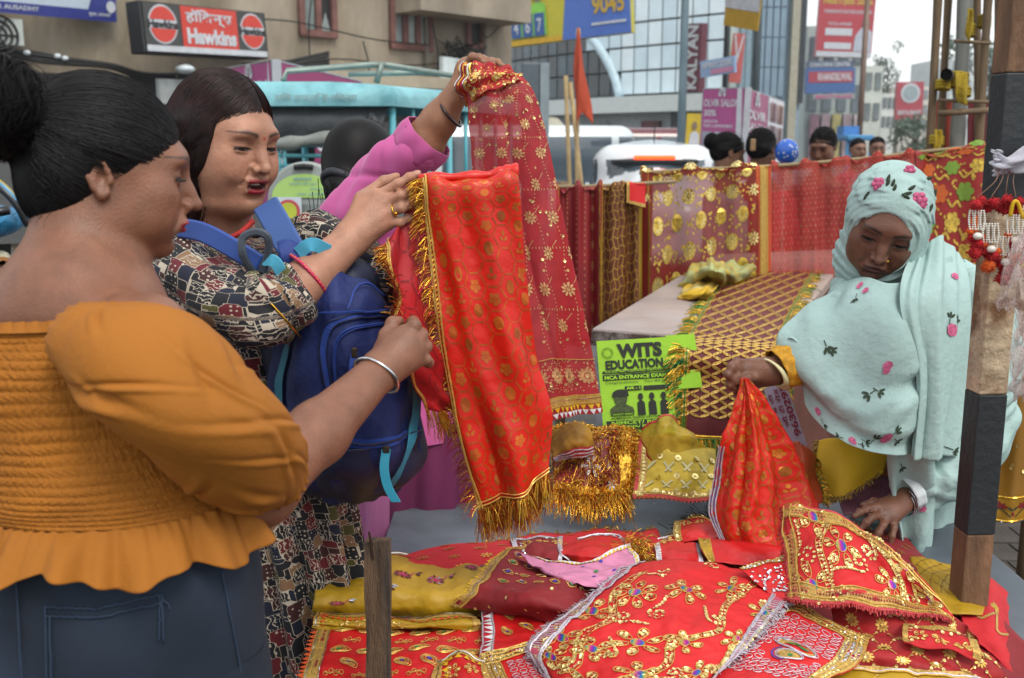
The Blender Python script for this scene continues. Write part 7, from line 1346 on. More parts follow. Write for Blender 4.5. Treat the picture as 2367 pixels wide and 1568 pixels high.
for w in(0.15,0.27,0.55,0.68,0.82):MB().tube([ek(0.99,w,0),ek(0.99,w,-0.6)],0.012,6).build('side_bar',CY_,er,True)
shc=Sheet([[ek(u,0.0,-0.005)for u in(0.02,0.35,0.7,0.98)],[ek(u,-0.03,-0.08)for u in(0.02,0.35,0.7,0.98)],[ek(u,-0.02,z)for u,z in((0.02,-0.17),(0.35,-0.17),(0.7,-0.155),(0.98,-0.11))]],16,60,lambda u,v:0.010*np.sin(u*31+v*4)*v,world=True); shc.build('rear_curtain',mat('grey_canvas','#33383c',rough=0.75,var=0.3,nscale=8,bump=0.4,bscale=25),er,0.004)
mb=MB(); mb.tube(spline([ek(0.25,-0.05,-0.175),ek(0.45,-0.06,-0.185),ek(0.6,-0.06,-0.17),ek(0.78,-0.05,-0.145)],20),[0.032+0.006*sin(k*0.9)for k in range(20)],10); mb.build('rolled_canvas',mat('canvas_pale','#777c78',rough=0.8,var=0.2,nscale=12,bump=0.4,bscale=40),er,True); mb=MB(); mb.tube(spline([ek(0.76,-0.05,-0.155),ek(0.86,-0.06,-0.13),ek(0.96,-0.04,-0.07)],14),[0.045+0.012*sin(k*1.7)for k in range(14)],9); mb.build('black_sheet_roll',mat('black_plastic','#1d2024',rough=0.35,bump=0.7,bscale=40),er,True)
mb=MB(); rk=mat('rack_steel','#7d8c86',rough=0.5,metal=0.4,var=0.2,nscale=10)
for pts in([ek(0.40,0.02,0.13),ek(0.38,0.06,0.18),ek(0.85,0.06,0.21),ek(0.90,0.08,0.21)],[ek(0.90,0.08,0.21),ek(0.96,0.8,0.2),ek(0.94,0.98,0.13)],[ek(0.40,0.4,0.2),ek(0.93,0.4,0.21)],[ek(0.86,0.07,0.12),ek(0.89,0.07,0.22)]):MB().tube(pts,0.016,7).build('rack_tube',rk,er,True)
MB().box(ek(0.5,0.5,-1.35),(1.1,1.7,0.06),R=rotz(-0.35)).build('floor_pan',CY_,er); MB().box(ek(0.5,0.75,-1.05),(0.95,0.4,0.40),R=rotz(-0.35)).build('seat',mat('seat_dark','#1d1f24',rough=0.6),er,bevel=0.04)
for u,w in((0.05,0.15),(0.95,0.15),(0.5,1.2)):c_=ek(u,w,0); c_[2]=0.24; ax=unit(A1-A0); MB().tube([c_-ax*0.05,c_+ax*0.05],0.24,18).build('wheel',mat('tyre','#151515'),er)
for x,y in((1008,338),(1022,336),(1037,335)):pass
ps=thing('person','dark haired passenger sitting inside the turquoise rickshaw','person',ek(0.5,0.6,-1.6)); mb=MB(); c_=at(690,352,6.2); S=Sdf(); S.ell(c_,(0.10,0.11,0.12)); S.cap(c_-np.array([0,0,0.08]),c_-np.array([0,0,0.2]),0.05,0.07,k=0.03); S.ell(c_-np.array([0,0,0.38]),(0.2,0.13,0.25),k=0.05); v,f=S.mesh(c_-np.array([.3,.3,.7]),c_+0.2,0.012); mk('body',v,f,mat('dark_clothes','#1a1c22',rough=0.8),ps,True)
rbd=thing('notice_board','rounded grey vehicle back panel with pale green notice behind the backpack woman','board',gpt(705,450,4.3)); cC=at(706,468,4.3); R_=r_px(88,4.3); mb=MB(); N_=40; ang=np.linspace(0,pi,N_); pts=[(R_*cos(a)*1.0,R_*sin(a)*1.05)for a in ang]+[(-R_,-0.75),(R_,-0.75)]; mb.prism(pts,cC+np.array([0,0.05,0]),(1,0,0),(0,0,1),0.05); mb.build('panel',mat('board_grey','#8a928f',rough=0.5,var=0.12,nscale=5),rbd,bevel=0.01)
P=Panel(cC+np.array([-R_,0,0]),(1,0,0),(0,0,1),2*R_,R_); mb=MB(); mb.add([P.p(0.5+0.43*cos(a),0.12+0.62*sin(a),0.006)for a in np.linspace(0,pi,24)],[tuple(range(24))]); gn=mb.build('green_notice',mat('pale_green','#9cbf6a',rough=0.5,var=0.08),rbd);
for tx,*q in(('सावधान',0.36,0.56,0.60,0.64),('आपका दिन शुभ',0.30,0.44,0.66,0.52),('मिलते हैं',0.56,0.32,0.80,0.38),('सफर सुरक्षित हो',0.4,0.18,0.85,0.26)):mb=MB(); P.text(mb,tx,*q,0.012,0.01); mb.build('lettering',mat('blue_ink','#6a93a8',rough=0.6),gn)
mb=MB(); mb.tube([P.p(0.38,0.90,0.01),P.p(0.5,0.93,0.012),P.p(0.62,0.90,0.01)],0.012,6); mb.build('handle_slot',mat('slot_black','#15191a'),rbd); mb=MB(); P2=Panel(at(640,520,4.28),(1,0,0),(0,0,1),r_px(60,4.28),r_px(64,4.28)); P2.rect(mb,0,0,1,1,0.012); st_k=mb.build('sticker',mat('sticker_white','#b9c2cc',rough=0.5),rbd); mb=MB(); P2.disc(mb,0.5,0.5,0.048,0.016,24); mb.build('red_ring',mat('sticker_red','#b04450',rough=0.5),st_k); mb=MB(); P2.disc(mb,0.5,0.5,0.036,0.02,24); mb.build('lime_disc',mat('sticker_lime','#a8b23a',rough=0.5),st_k)
mb=MB(); P.rect(mb,0.05,-1.4,0.95,-0.05,0.004); mb.build('scuffed_plate',mat('plate_scuffed','#7c8684',rough=0.4,var=0.3,nscale=6,metal=0.3),rbd)
SAL=mat('salon_pink','#a04a80',rough=0.45,var=0.06,nscale=2); SAL2=mat('salon_magenta','#8a2c60',rough=0.45,var=0.06,nscale=2); SW=mat('salon_white','#c6c8cf',rough=0.5); SFR=mat('salon_frame','#a7abb2',rough=0.4,metal=0.5)
def emblem(P,mb,u,v,s,d):
    for k in range(7):a=pi*k/6; mb.add([P.p(u,v,d)+P.U*s*0.35*cos(a+q)+P.V*s*0.35*sin(a+q)+P.U*s*0.5*cos(a)+P.V*s*0.5*sin(a)for q in np.linspace(0,2*pi,9)[:-1]],[tuple(range(8))])
def kiosk(label,faces,Yf):
    t=thing('kiosk',label,'kiosk',gpt(faces[0][1][0],300,Yf))
    for k,(tl,tr,ybot,Yl,Yr,m,items)in enumerate(faces):
        A=at(*tl,Yl); Bq=at(*tr,Yr); Cc=at(tl[0],ybot,Yl); P=Panel(np.array([A[0],A[1],Cc[2]]),Bq-A,(0,0,1),np.linalg.norm(Bq-A),A[2]-Cc[2]); mb=MB(); P.slab(mb,0.06); bo=mb.build('panel',m,t); mb=MB()
        for u in(0.0,1.0):P.slab(mb,0.09,u-0.012,0,u+0.012,1.005);
        P.slab(mb,0.09,0,0.99,1,1.01); mb.build('frame',SFR,bo)
        for it in items:
            mb=MB()
            if it[0]=='e':emblem(P,mb,it[1],it[2],it[3],0.012); mb.build('emblem',SW,bo)
            elif it[0]=='t':P.text(mb,*it[1:6],0.012,0.02); mb.build('lettering',SW,bo)
        for it in items:
            if it[0]=='p':mq=MB(); P.rect(mq,*it[1:5],0.012); pp=mq.build('photo_print',mat('print_'+it[5][1:],it[5],rough=0.5,var=0.25,nscale=4),bo); mq=MB(); uc=(it[1]+it[3])/2; vc=(it[2]+it[4])/2; hh=it[4]-it[2]; wv=it[3]-it[1]; P.poly(mq,[(uc-wv*0.3,it[2]+hh*0.05),(uc+wv*0.3,it[2]+hh*0.05),(uc+wv*0.2,vc),(uc-wv*0.2,vc)],0.018); P.disc(mq,uc,vc+hh*0.2,wv*P.w*0.2,0.02,12); mq.build('printed_figure',mat('print_figure','#5a4048',rough=0.6,var=0.3,nscale=5),pp)
    return t
kiosk('pink three-sided OLVIR SALON sign kiosk with model photos right of the hatchback',[((1622,206),(1718,204),372,13.5,12.6,SAL,[('e',0.5,0.93,0.10),('t','OLVIR SALON',0.06,0.76,0.92,0.86),('t','30%',0.07,0.63,0.38,0.72),('t','DISCOUNT ON',0.07,0.54,0.42,0.58),('t','YOUR 1st APPOINTMENT',0.07,0.48,0.80,0.52),('p',0.06,0.05,0.30,0.42,'#8f96a4'),('p',0.36,0.05,0.60,0.42,'#a3a8b4'),('p',0.66,0.05,0.92,0.42,'#6c5a70')]),
       ((1722,204),(1776,222),380,12.6,13.8,SAL2,[('e',0.5,0.86,0.16),('t','OLVIR',0.12,0.62,0.88,0.74),('t','SALON',0.12,0.45,0.88,0.57),('t','STUDIO',0.12,0.28,0.88,0.40)]),((1777,222),(1812,236),370,13.8,14.6,SW,[('p',0.08,0.62,0.46,0.92,'#8a6a70'),('p',0.54,0.62,0.92,0.92,'#9a7a70'),('p',0.08,0.26,0.46,0.56,'#70606a'),('p',0.54,0.26,0.92,0.56,'#8a7a78')])],13)
kiosk('pink SALON sign kiosk rising behind the turquoise rickshaw',[((520,160),(627,140),470,10.6,9.6,SAL,[('e',0.55,0.93,0.12),('t','OLVIR SALON',-0.6,0.82,0.92,0.88),('t','30%',0.1,0.6,0.5,0.7)]),((632,140),(830,188),470,9.6,11.2,SAL2,[('e',0.42,0.80,0.16),('t','OLVIR',0.30,0.55,0.62,0.66),('t','SALON',0.42,0.40,0.95,0.52),('t','ASK OUR',0.42,0.22,0.86,0.30),('t','% OFF',0.1,0.22,0.34,0.32)])],10)
def pole(label,x,y0,Y,r,c,ztop=9.0):t=thing('street_pole',label,'pole',gpt(x,y0,Y)); p=at(x,y0,Y); mb=MB(); mb.tube([(p[0],p[1],0),(p[0],p[1],ztop)],[r,r*0.8],14); mb.build('shaft',mat('pole_'+c[1:],c,rough=0.5,metal=0.3,var=0.15,nscale=3),t,True); mb=MB(); mb.tube([(p[0],p[1],0),(p[0],p[1],0.4)],r*1.5,14); mb.build('base',mat('pole_'+c[1:],c),t); return t
pole('thick grey street pole in front of the mall',1578,200,15,0.062,'#7d929c'); pole('slim dark pole at the right edge of the cream block',1748,150,24,0.10,'#5d6a70',12); pole('thin brown pole below the tall red billboard',1990,250,40,0.12,'#6a5448',8); pole('dark utility pole right of the cream panels',1677,120,26,0.06,'#33383c',12)
gp=thing('utility_box','tall grey utility pillar with white bracket left of the orange flag','cabinet',gpt(1238,200,12)); p=at(1228,146,12); MB().box((p[0],p[1],p[2]/2),(0.22,0.25,p[2])).build('cabinet',mat('cabinet_grey','#4d5860',rough=0.5,var=0.1),gp,bevel=0.02); MB().box((p[0]+0.15,p[1]-0.05,p[2]/2),(0.10,0.2,p[2]*0.995)).build('pale_side',mat('cabinet_pale','#7c8a90',rough=0.5),gp)
fl=thing('flag','long saffron pennant flag on a bamboo pole','flag',gpt(1338,300,11)); pA=at(1334,330,11); pB=at(1337,66,11); mb=MB(); mb.tube([(pA[0],11,0),pB],0.022,8); mb.build('flag_pole',mat('bamboo_pale','#a08a62',rough=0.7,var=0.2,nscale=10),fl,True)
shf=Sheet([[(1335,64,10.9),(1337,64,10.88),(1339,65,10.9)],[(1328,140,10.9),(1338,140,10.85),(1349,142,10.9)],[(1326,205,10.9),(1342,205,10.82),(1360,212,10.9)],[(1332,300,10.9),(1346,262,10.85),(1369,290,10.9)]],40,24,lambda u,v:0.03*np.sin(u*9+v*6)*v); shf.build('pennant',mat('saffron_cloth','#b8492c',rough=0.75,var=0.1,translucent=0.2),fl,0.003)
for lab,x0,y0,x1,y1 in(('short bamboo stick leaning left of the flag',1308,175,1312,290),('tall bamboo stick beside the flag pole',1318,190,1330,300)):t=thing('bamboo_pole',lab,'bamboo pole',gpt(x1,300,11.3)); a=at(x0,y0,11.3); b=at(x1,y1,11.3); d_=(b-a)/(b-a)[2]; mb=MB(); mb.tube([a,b+d_*(-b[2])],0.025,7); mb.build('culm',mat('bamboo_pale','#a08a62'),t,True)
bt=thing('awning','small sloping beige awning behind the white utility vehicle','awning',gpt(1280,300,17)); sha=Sheet([[(1245,272,17.5),(1285,272,17.6),(1305,290,17.5)],[(1245,310,16.2),(1290,312,16.2),(1322,314,16.4)]],10,20); sha.build('canvas',mat('beige_canvas','#a09c8c',rough=0.8,var=0.1),bt,0.02); mb=MB(); mb.tube([at(1320,314,16.4),at(1320,314,16.4)*np.array([1,1,0])],0.03,6); mb.tube([at(1246,310,16.2),at(1246,310,16.2)*np.array([1,1,0])],0.03,6); mb.build('posts',mat('pipe_grey','#6b655b'),bt)
br=thing('barricade','yellow cloth covered barricade between the white cars','barricade',gpt(1420,360,16)); shy=Sheet([[(1370,352,16),(1420,348,16),(1485,340,16)],[(1370,376,16),(1420,376,15.9),(1485,376,16)],[(1370,420,16),(1420,420,15.9),(1485,420,16)]],20,40,lambda u,v:0.03*np.sin(u*17)); shy.build('yellow_sheet',mat('barricade_yellow','#9c8a2c',rough=0.8,var=0.2,nscale=3),br,0.02); mb=MB(); mb.tube([at(1372,400,16.05),at(1372,400,16.05)*np.array([1,1,0])],0.04,6); mb.build('post',mat('pipe_grey','#6b655b'),br)
ypos=thing('poster','yellow poster of a man in white beside the salon kiosk','poster',gpt(1600,340,14.2)); P=panel_px((1584,262),(1617,263),(1584,340),14.2); mb=MB(); P.slab(mb,0.03); mb.build('sheet',mat('poster_yellow','#b8a02a',rough=0.6),ypos); mb=MB(); P.poly(mb,[(0.2,0.02),(0.95,0.02),(0.9,0.4),(0.6,0.5),(0.3,0.4)],0.01); mn=mb.build('printed_shirt',mat('print_white','#b9bcc2',rough=0.6),ypos); mb=MB(); P.disc(mb,0.55,0.64,0.035,0.014,14,ry=0.055); mb.build('printed_face',mat('print_skin','#7d6a5c'),mn); mb=MB(); mb.tube([P.p(0.5,0,-0.05),P.p(0.5,0,-0.05)*np.array([1,1,0])],0.03,6); mb.build('post',mat('pipe_grey','#6b655b'),ypos)
sr=thing('rickshaw','small blue rickshaw far down the street','rickshaw',gpt(1965,340,24)); a=at(1932,325,24); b=at(1992,325,24); MB().box(((a[0]+b[0])/2,24,a[2]+0.06),(b[0]-a[0],1.6,0.12)).build('roof',mat('blue_canopy','#3d7fae',rough=0.6),sr,bevel=0.03); MB().box((a[0]+0.2,23.8,a[2]+0.22),(0.35,0.5,0.2)).build('roof_box',mat('blue_box','#3a78b8',rough=0.6),sr)
for x in(a[0]+0.04,b[0]-0.04):
    for y in(23.3,24.7):MB().tube([(x,y,a[2]),(x,y,0.5)],0.03,6).build('post',mat('blue_canopy','#3d7fae'),sr)
MB().box(((a[0]+b[0])/2,24,0.55),(b[0]-a[0],1.6,0.5)).build('body',mat('blue_dark','#2a4a66',rough=0.6),sr,bevel=0.03)
for x in(a[0]+0.05,b[0]-0.05):MB().tube([(x-0.04,23.6,0.25),(x+0.04,23.6,0.25)],0.25,14).build('wheel',mat('tyre','#151515'),sr)
def passer(label,x,y,Y,fwd,skin,top,hairc='#0d0b0c',bunny=True,scl=1.0,sari=None):
    t=thing('person',label,'person',gpt(x,y,Y)); c=at(x,y,Y); M=frame(fwd,(0,0,1)); S=Sdf(); S.group(head_sdf(),M,c,scl,k=0.01,rad=0.17*scl); nk=c-np.array([0,0,0.20*scl]); S.cap(c+M@np.array([0,-0.03,-0.05]),nk,0.05*scl,0.06*scl,k=0.03)
    sd=M[:,0].copy(); sd[2]=0; sd=unit(sd); S.ell(nk-np.array([0,0,0.12*scl]),(0.16*scl,0.10*scl,0.14*scl),R=np.stack([sd,np.array([-sd[1],sd[0],0]),(0,0,1)],1),k=0.05)
    v,f=S.mesh(c-np.array([.3,.3,.5])*scl,c+0.2*scl,0.007*scl,B=12); L=((v-c)@M)/scl; cc=head_paint(L,lin(skin)[:3],lip='#5a2420'); mk('body',v,f,skin_mat('p'),t,True,cols=cc)
    Hs=Sdf(); Hs.ell((0,-0.018,0.029),(0.080,0.098,0.085),k=0.01); Hs.ell((0,-0.05,-0.015),(0.070,0.064,0.066),k=0.03); Hs.ell((0,0.192,-0.118),(0.30,0.205,0.205),k=0.006,sub=True)
    for s_ in(-1,1):Hs.ell((s_*0.084,-0.006,-0.016),(0.022,0.022,0.030),k=0.008,sub=True)
    if bunny:Hs.ell((0,-0.125,0.03),(0.052,0.045,0.052),k=0.015)
    H_=Sdf(); H_.group(Hs,M,c,scl,rad=0.25); v,f=H_.mesh(c-0.26*scl,c+0.26*scl,0.007*scl,B=12); h_=mk('hair',v,f,mat('hair_'+hairc[1:],hairc,rough=0.8,var=0.4,nscale=30,spec=0.1),t,True)
    if Y<8:
        st2=[(np.array([rr.choice([-1,1])*0.076*sin(q*pi/2),0.092-0.072*q,0.062-0.066*q])+rr.normal(size=3)*0.008-HC_)/HR_ for q in rr.random(300)]; X=push_out(flow(st2,np.array([0,-0.11,0.0]),HC_,HR_*1.02),Hs); strands_obj('hair_strands',to_world(X,M,c,scl),0.0012,MATS['hair_sheen'],h_,taper=False)
    m=mat('top_'+top[1:],top,rough=0.85,var=0.12,nscale=5); Z0=nk[2]; cen=lambda z:np.array([c[0],c[1]+0.02,z])
    Q=loft([cen(Z0-0.03),cen(Z0-0.08),cen(Z0-0.30),cen(Z0-0.55),cen(Z0-0.9),cen(0.1)],[(0.07,0.08),(0.19,0.12),(0.18,0.13),(0.17,0.13),(0.19,0.15),(0.20,0.16)],30,40,1.0,lambda s,th:0.006*np.sin(th*6+s*12),ref=(M[0,1],M[1,1],0.02)); loft_obj('dress',Q,m,t)
    for s_ in(-1,1):a_=cen(Z0-0.10)+sd*s_*0.17; Q=loft([a_,a_+sd*s_*0.05-np.array([0,0,0.25]),a_+sd*s_*0.04-np.array([0,0,0.5])],[0.06,0.05,0.04],14,20,1.0,ref=(0,1,0.1)); loft_obj('sleeve',Q,m,t)
    return t,h_,c,M
passer('woman with a loose bun facing right, behind the gold flower net',1684,350,6.3,(0.93,0.20,-0.25),'#7d5a48','#a2a5a8')
_,h_,c_,M_=passer('woman in red with a hair clip, seen from behind left of the balloon',1762,340,6.2,(0.62,0.72,-0.1),'#5f4232','#b02a3c',bunny=False); mb=MB(); mb.box(c_+M_@np.array([0,-0.118,0.0]),(0.03,0.03,0.07)); mb.build('hair_clip',mat('clip_tan','#8a6e4a',rough=0.4),h_,bevel=0.006)
passer('woman with pulled back hair looking down, right of the balloon',1902,336,6.6,(-0.55,-0.75,-0.35),'#6d4a3a','#3a3038',bunny=False)
passer('child with short dark hair far behind the red dotted net',2028,342,10.5,(-0.2,-0.95,-0.1),'#6d4c3c','#9a9da2',bunny=False); passer('small figure in pink far behind the red dotted net',1984,344,11.0,(0.1,-0.99,-0.1),'#7a5644','#b0506a',bunny=False)
bl=thing('balloon','round blue balloon with white dots above the hanging cloths','balloon',at(1818,372,6.0)); c_=at(1819,350,6.0); mb=MB(); mb.sphere(c_,(0.068,0.068,0.072),24,16); bo_=mb.build('skin',mat('balloon_blue','#1c58b8',rough=0.25,coat=0.3),bl,True); gb=np.random.default_rng(4)
for k in range(26):d=unit(gb.normal(size=3)+np.array([0,-0.8,0])); a_=unit(np.cross(d,(0.2,0.1,1))); b_=np.cross(d,a_); p=c_+d*np.array([0.0688,0.0688,0.0728]); MB().add([p+0.006*(a_*cos(q)+b_*sin(q))for q in np.linspace(0,2*pi,9)[:-1]],[tuple(range(8))]).build('white_dot',mat('sign_white','#b9bec4'),bo_)
mb=MB(); mb.tube([c_-np.array([0,0,0.072]),c_-np.array([0.01,0,0.25]),c_-np.array([0,0,0.6])],0.002,4); mb.build('string',WHT,bl)
mc=thing('motorbike','blue motorbike with yellow striped tank cover at the far left edge','motorbike',gpt(-10,500,3.4)); mb=MB(); mb.sphere(at(-22,512,3.4),(0.09,0.16,0.055),16,10); mb.build('seat_cover',mat('bike_blue','#2a7aa6',rough=0.35,bump=0.8,bscale=14,var=0.2),mc,True)
for k,(c,r_,off)in enumerate((('#131417',0.014,0),('#a08a1c',0.006,-14),('#4a86a8',0.010,-9))):mb=MB(); mb.tube(spline([at(-30,412+off,3.36),at(10,442+off,3.35),at(40,475+off,3.35),at(66,522+off,3.36)],16),r_,7); mb.build(('handlebar','yellow_stripe','fairing_edge')[k],mat('bike_%d'%k,c,rough=0.3),mc,True)
mb=MB(); mb.sphere(at(0,600,3.4),(0.03,0.05,0.03),10,8); mb.build('headlamp',mat('lamp_cream','#b9b39a',rough=0.3),mc,True); mb=MB(); mb.tube([at(-10,560,3.5),at(-12,900,3.5)],0.05,8); mb.build('fork',mat('bike_0','#131417'),mc)
p=at(-22,512,3.4); bx=p[0]; BM=mat('bike_0','#131417')
for yy in(2.75,4.0):
    w_=MB(); w_.ring((bx,yy,0.30),(1,0,0),0.265,0.045,28,8); w_=w_.build('wheel',mat('tyre','#151515'),mc,True); q=MB(); q.ring((bx,yy,0.30),(1,0,0),0.215,0.014,28,6)
    for k in range(8):q.tube([(bx,yy,0.30),(bx,yy+0.21*cos(k*0.785),0.30+0.21*sin(k*0.785))],0.006,4)
    q.build('rim',mat('rim_grey','#7d8084',rough=0.3,metal=0.8),w_)
for pts,r_ in(([(bx,2.75,0.30),(bx,2.92,0.75),p+np.array([0,-0.42,0.02])],0.026),([(bx,4.0,0.30),(bx,3.7,0.62),(bx,3.05,0.80)],0.03),([(bx,3.05,0.80),(bx,3.1,0.42),(bx,3.6,0.36),(bx,4.0,0.30)],0.022),([p+np.array([-0.3,-0.40,0.05]),p+np.array([0,-0.42,0.02]),p+np.array([0.25,-0.38,0.06])],0.014)):MB().tube(spline(pts,14),r_,8).build('frame_tube',BM,mc,True)
MB().box((bx,3.32,0.48),(0.20,0.36,0.26)).build('engine',mat('engine_grey','#3c3f42',rough=0.5,metal=0.6),mc,bevel=0.03); mb=MB(); mb.sphere((bx,3.22,0.90),(0.12,0.26,0.11),16,10); mb.build('fuel_tank',mat('bike_blue','#2a7aa6'),mc,True); MB().box((bx,3.72,0.84),(0.22,0.62,0.09)).build('saddle',mat('saddle_black','#17171a',rough=0.6),mc,bevel=0.035)
for z_ in(0.95,1.10,1.25):MB().tube([(bx,3.0,z_-0.1),(bx,3.3,z_+0.02)],0.03,6).build('fairing_stay',BM,mc,True)
PT=1.045
pl=thing('plinth','painted masonry plinth with terracotta side behind the stall','plinth',(0.45,3.4,0)); FL,FR_,BR,BL=Z(1368,758,PT),Z(1800,792,PT),Z(1975,574,PT),Z(1652,588,PT)
bot=lambda p:np.array([p[0],p[1],0.1]); dn=lambda p,d:p-np.array([0,0,d])
MB().hexa([dn(FL,0.045),dn(FR_,0.045),dn(BR,0.045),dn(BL,0.045),FL,FR_,BR,BL]).build('top_slab',mat('worn_pink_paint','#9a8a82',rough=0.7,var=0.2,nscale=4,c2='#9a8f8c',bump=0.3,bscale=40),pl,bevel=0.008)
cen_=(FL+FR_+BR+BL)/4; ins=lambda p:p+(cen_-p)*0.03
MB().hexa([bot(ins(FL)),bot(ins(FR_)),bot(ins(BR)),bot(ins(BL)),dn(ins(FL),0.046),dn(ins(FR_),0.046),dn(ins(BR),0.046),dn(ins(BL),0.046)]).build('masonry_body',mat('terracotta_paint','#5c2a1c',rough=0.8,var=0.2,nscale=5,c2='#54301f',bump=0.3,bscale=30),pl)
mb=MB(); gz=np.random.default_rng(9); e1_=dn(FL,0.0); e2_=dn(FR_,0.0); nrm=unit(np.cross((e2_-e1_),(0,0,1)))
for k in range(9):u0=k/9+0.005; u1=(k+1)/9-0.005; a=e1_+(e2_-e1_)*u0; b=e1_+(e2_-e1_)*u1; MB().hexa([dn(a,0.047)+nrm*0.004,dn(b,0.047)+nrm*0.004,dn(b,0.047)+nrm*0.012,dn(a,0.047)+nrm*0.012,dn(a,0.006)+nrm*0.004,dn(b,0.006)+nrm*0.004,dn(b,0.008)+nrm*0.010,dn(a,0.008)+nrm*0.010]).build('edge_brick',mat('edge_brick','#4a3a34',rough=0.9,var=0.5,nscale=25,c2='#7d7672',bump=0.8,bscale=60),pl)
a=dn(ins(FL),0.06); b=dn(ins(FR_),0.06); mb=MB(); mb.hexa([bot(a)+nrm*0.002,bot(b)+nrm*0.002,bot(b)+nrm*0.008,bot(a)+nrm*0.008,a+nrm*0.002,b+nrm*0.002,b+nrm*0.008,a+nrm*0.008]); mb.build('front_render',mat('pale_render','#8d9298',rough=0.8,var=0.25,nscale=8,c2='#7b7f84'),pl)
po=thing('poster','lime green WITS EDUCATION poster pasted on the plinth front','poster',at(1455,1000,2.45)); tl,tr,bl_=at(1366,790,2.50),at(1531,780,2.50),at(1396,1010,2.40); P=Panel(bl_,tr-tl,tl-bl_,np.linalg.norm(tr-tl),np.linalg.norm(tl-bl_)); mb=MB(); P.slab(mb,0.002); mb.build('paper',mat('lime_paper','#8fc226',rough=0.7,var=0.05,nscale=10,bump=0.15,bscale=20),po)
INK=mat('poster_ink','#141a10',rough=0.7); mb=MB(); e_=0.003
P.text(mb,'WITS',0.27,0.80,0.90,0.955,e_,0.055);
for u0 in(0.29,0.52,0.61,0.71):pass
P.text(mb,'EDUCATION',0.10,0.685,0.90,0.785,e_,0.045); mb.build('heading',INK,po); mb=MB()
P.rect(mb,0.05,0.648,0.95,0.672,e_); P.rect(mb,0.05,0.575,0.95,0.635,e_*0.8); P.rect(mb,0.60,0.455,0.95,0.50,e_); P.rect(mb,0.05,0.06,0.95,0.155,e_); P.rect(mb,0.34,0.46,0.57,0.505,e_); P.rect(mb,0.12,0.205,0.44,0.228,e_); mb.build('ink_bars',INK,po)
LP=mat('lime_paper','#8fc226')
for tx,*q in(('MCA ENTRANCE EXAM',0.07,0.58,0.93,0.622,0.04),('AIR - 1',0.36,0.468,0.55,0.498,0.04),('NIMCET/ BCA/',0.12,0.112,0.86,0.148,0.03),('C++/ JAVA/ PYTHON',0.08,0.066,0.88,0.102,0.03),('AN ISO 9001 CERTIFIED INSTITUTE',0.08,0.653,0.92,0.667,0.02),('ANIKET MANI',0.14,0.208,0.42,0.225,0.02)):mb=MB(); P.text(mb,tx,*q[:4],e_*1.6,q[4]); mb.build('reversed_lettering',LP,po)
for tx,*q in(('Special Batches for :',0.28,0.63,0.72,0.648,0.01),('Congratulations    You did it',0.08,0.53,0.90,0.562,0.0),('ADMISSION GOING ON FOR',0.12,0.17,0.80,0.192,0.02),('TUITION',0.4,0.012,0.8,0.045,0.02)):mb=MB(); P.text(mb,tx,*q[:4],e_*1.2,q[4]); mb.build('small_lettering',INK,po)
mb=MB(); pass
mb=MB(); mb.ring(P.p(0.14,0.865,0.003),P.N,0.0135,0.0006,24,4); mb.ring(P.p(0.14,0.865,0.003),P.N,0.010,0.0005,24,4); mb.build('round_seal',mat('seal_ink','#4a6a1c',rough=0.7),po)
mb=MB(); P.poly(mb,[(0.11,0.235),(0.45,0.235),(0.43,0.285),(0.34,0.32),(0.2,0.32),(0.12,0.28)],e_); P.disc(mb,0.27,0.385,0.0165,e_*1.3,16,ry=0.021); po1=mb.build('printed_portrait',mat('halftone_grey','#3a4a1c',rough=0.7,var=0.5,nscale=120),po); mb=MB(); P.poly(mb,[(0.155,0.40),(0.385,0.40),(0.375,0.455),(0.30,0.475),(0.22,0.47),(0.165,0.445)],e_*1.8); mb.build('printed_hair',INK,po1)
for u in(0.545,0.70,0.86):mb=MB(); P.poly(mb,[(u-0.055,0.20),(u+0.055,0.20),(u+0.05,0.33),(u,0.36),(u-0.05,0.33)],e_); P.disc(mb,u,0.39,0.0065,e_*1.2,12,ry=0.009); mb.build('printed_student',INK,po)
p2=thing('poster','torn lime poster strip beside the green tinsel cloth','poster',at(1550,1000,2.5)); tl,tr,bl_=at(1533,776,2.50),at(1600,772,2.52),at(1556,900,2.45); P=Panel(bl_,tr-tl,tl-bl_,np.linalg.norm(tr-tl),np.linalg.norm(tl-bl_)); mb=MB(); P.slab(mb,0.002); mb.build('paper',LP,p2)
cl=thing('cloth','maroon and gold net cloth with green tinsel border draped over the plinth','cloth',at(1690,900,2.6)); bt_=lambda x,y,z:Z(x,y,z)
sh=Sheet([[Z(1672,636,PT+0.006),Z(1745,630,PT+0.006),Z(1815,626,PT+0.006),Z(1893,622,PT+0.006)],[Z(1630,700,PT+0.008),Z(1705,700,PT+0.008),Z(1775,700,PT+0.008),Z(1848,698,PT+0.008)],[Z(1592,770,PT+0.012),Z(1665,775,PT+0.012),Z(1735,780,PT+0.012),Z(1808,784,PT+0.012)],[at(1580,800,2.52),at(1655,806,2.53),at(1728,812,2.55),at(1800,816,2.57)],[at(1575,880,2.47),at(1648,886,2.49),at(1720,890,2.51),at(1792,892,2.54)],[at(1572,965,2.44),at(1645,970,2.46),at(1718,974,2.48),at(1788,974,2.51)],[at(1570,1012,2.43),at(1644,1016,2.45),at(1718,1018,2.47),at(1786,1018,2.5)]],90,60,lambda u,v:0.004*np.sin(u*15+v*4)*sst(v,0.4,0.7),world=True)
o=sh.build('net_ground',mat('maroon_net','#5c1014',rough=0.6,var=0.25,nscale=40,bump=0.4,bscale=500),cl,0.002); dc=Deco(sh,0.0016); ds=Deco(sh,0.0016); nx=5
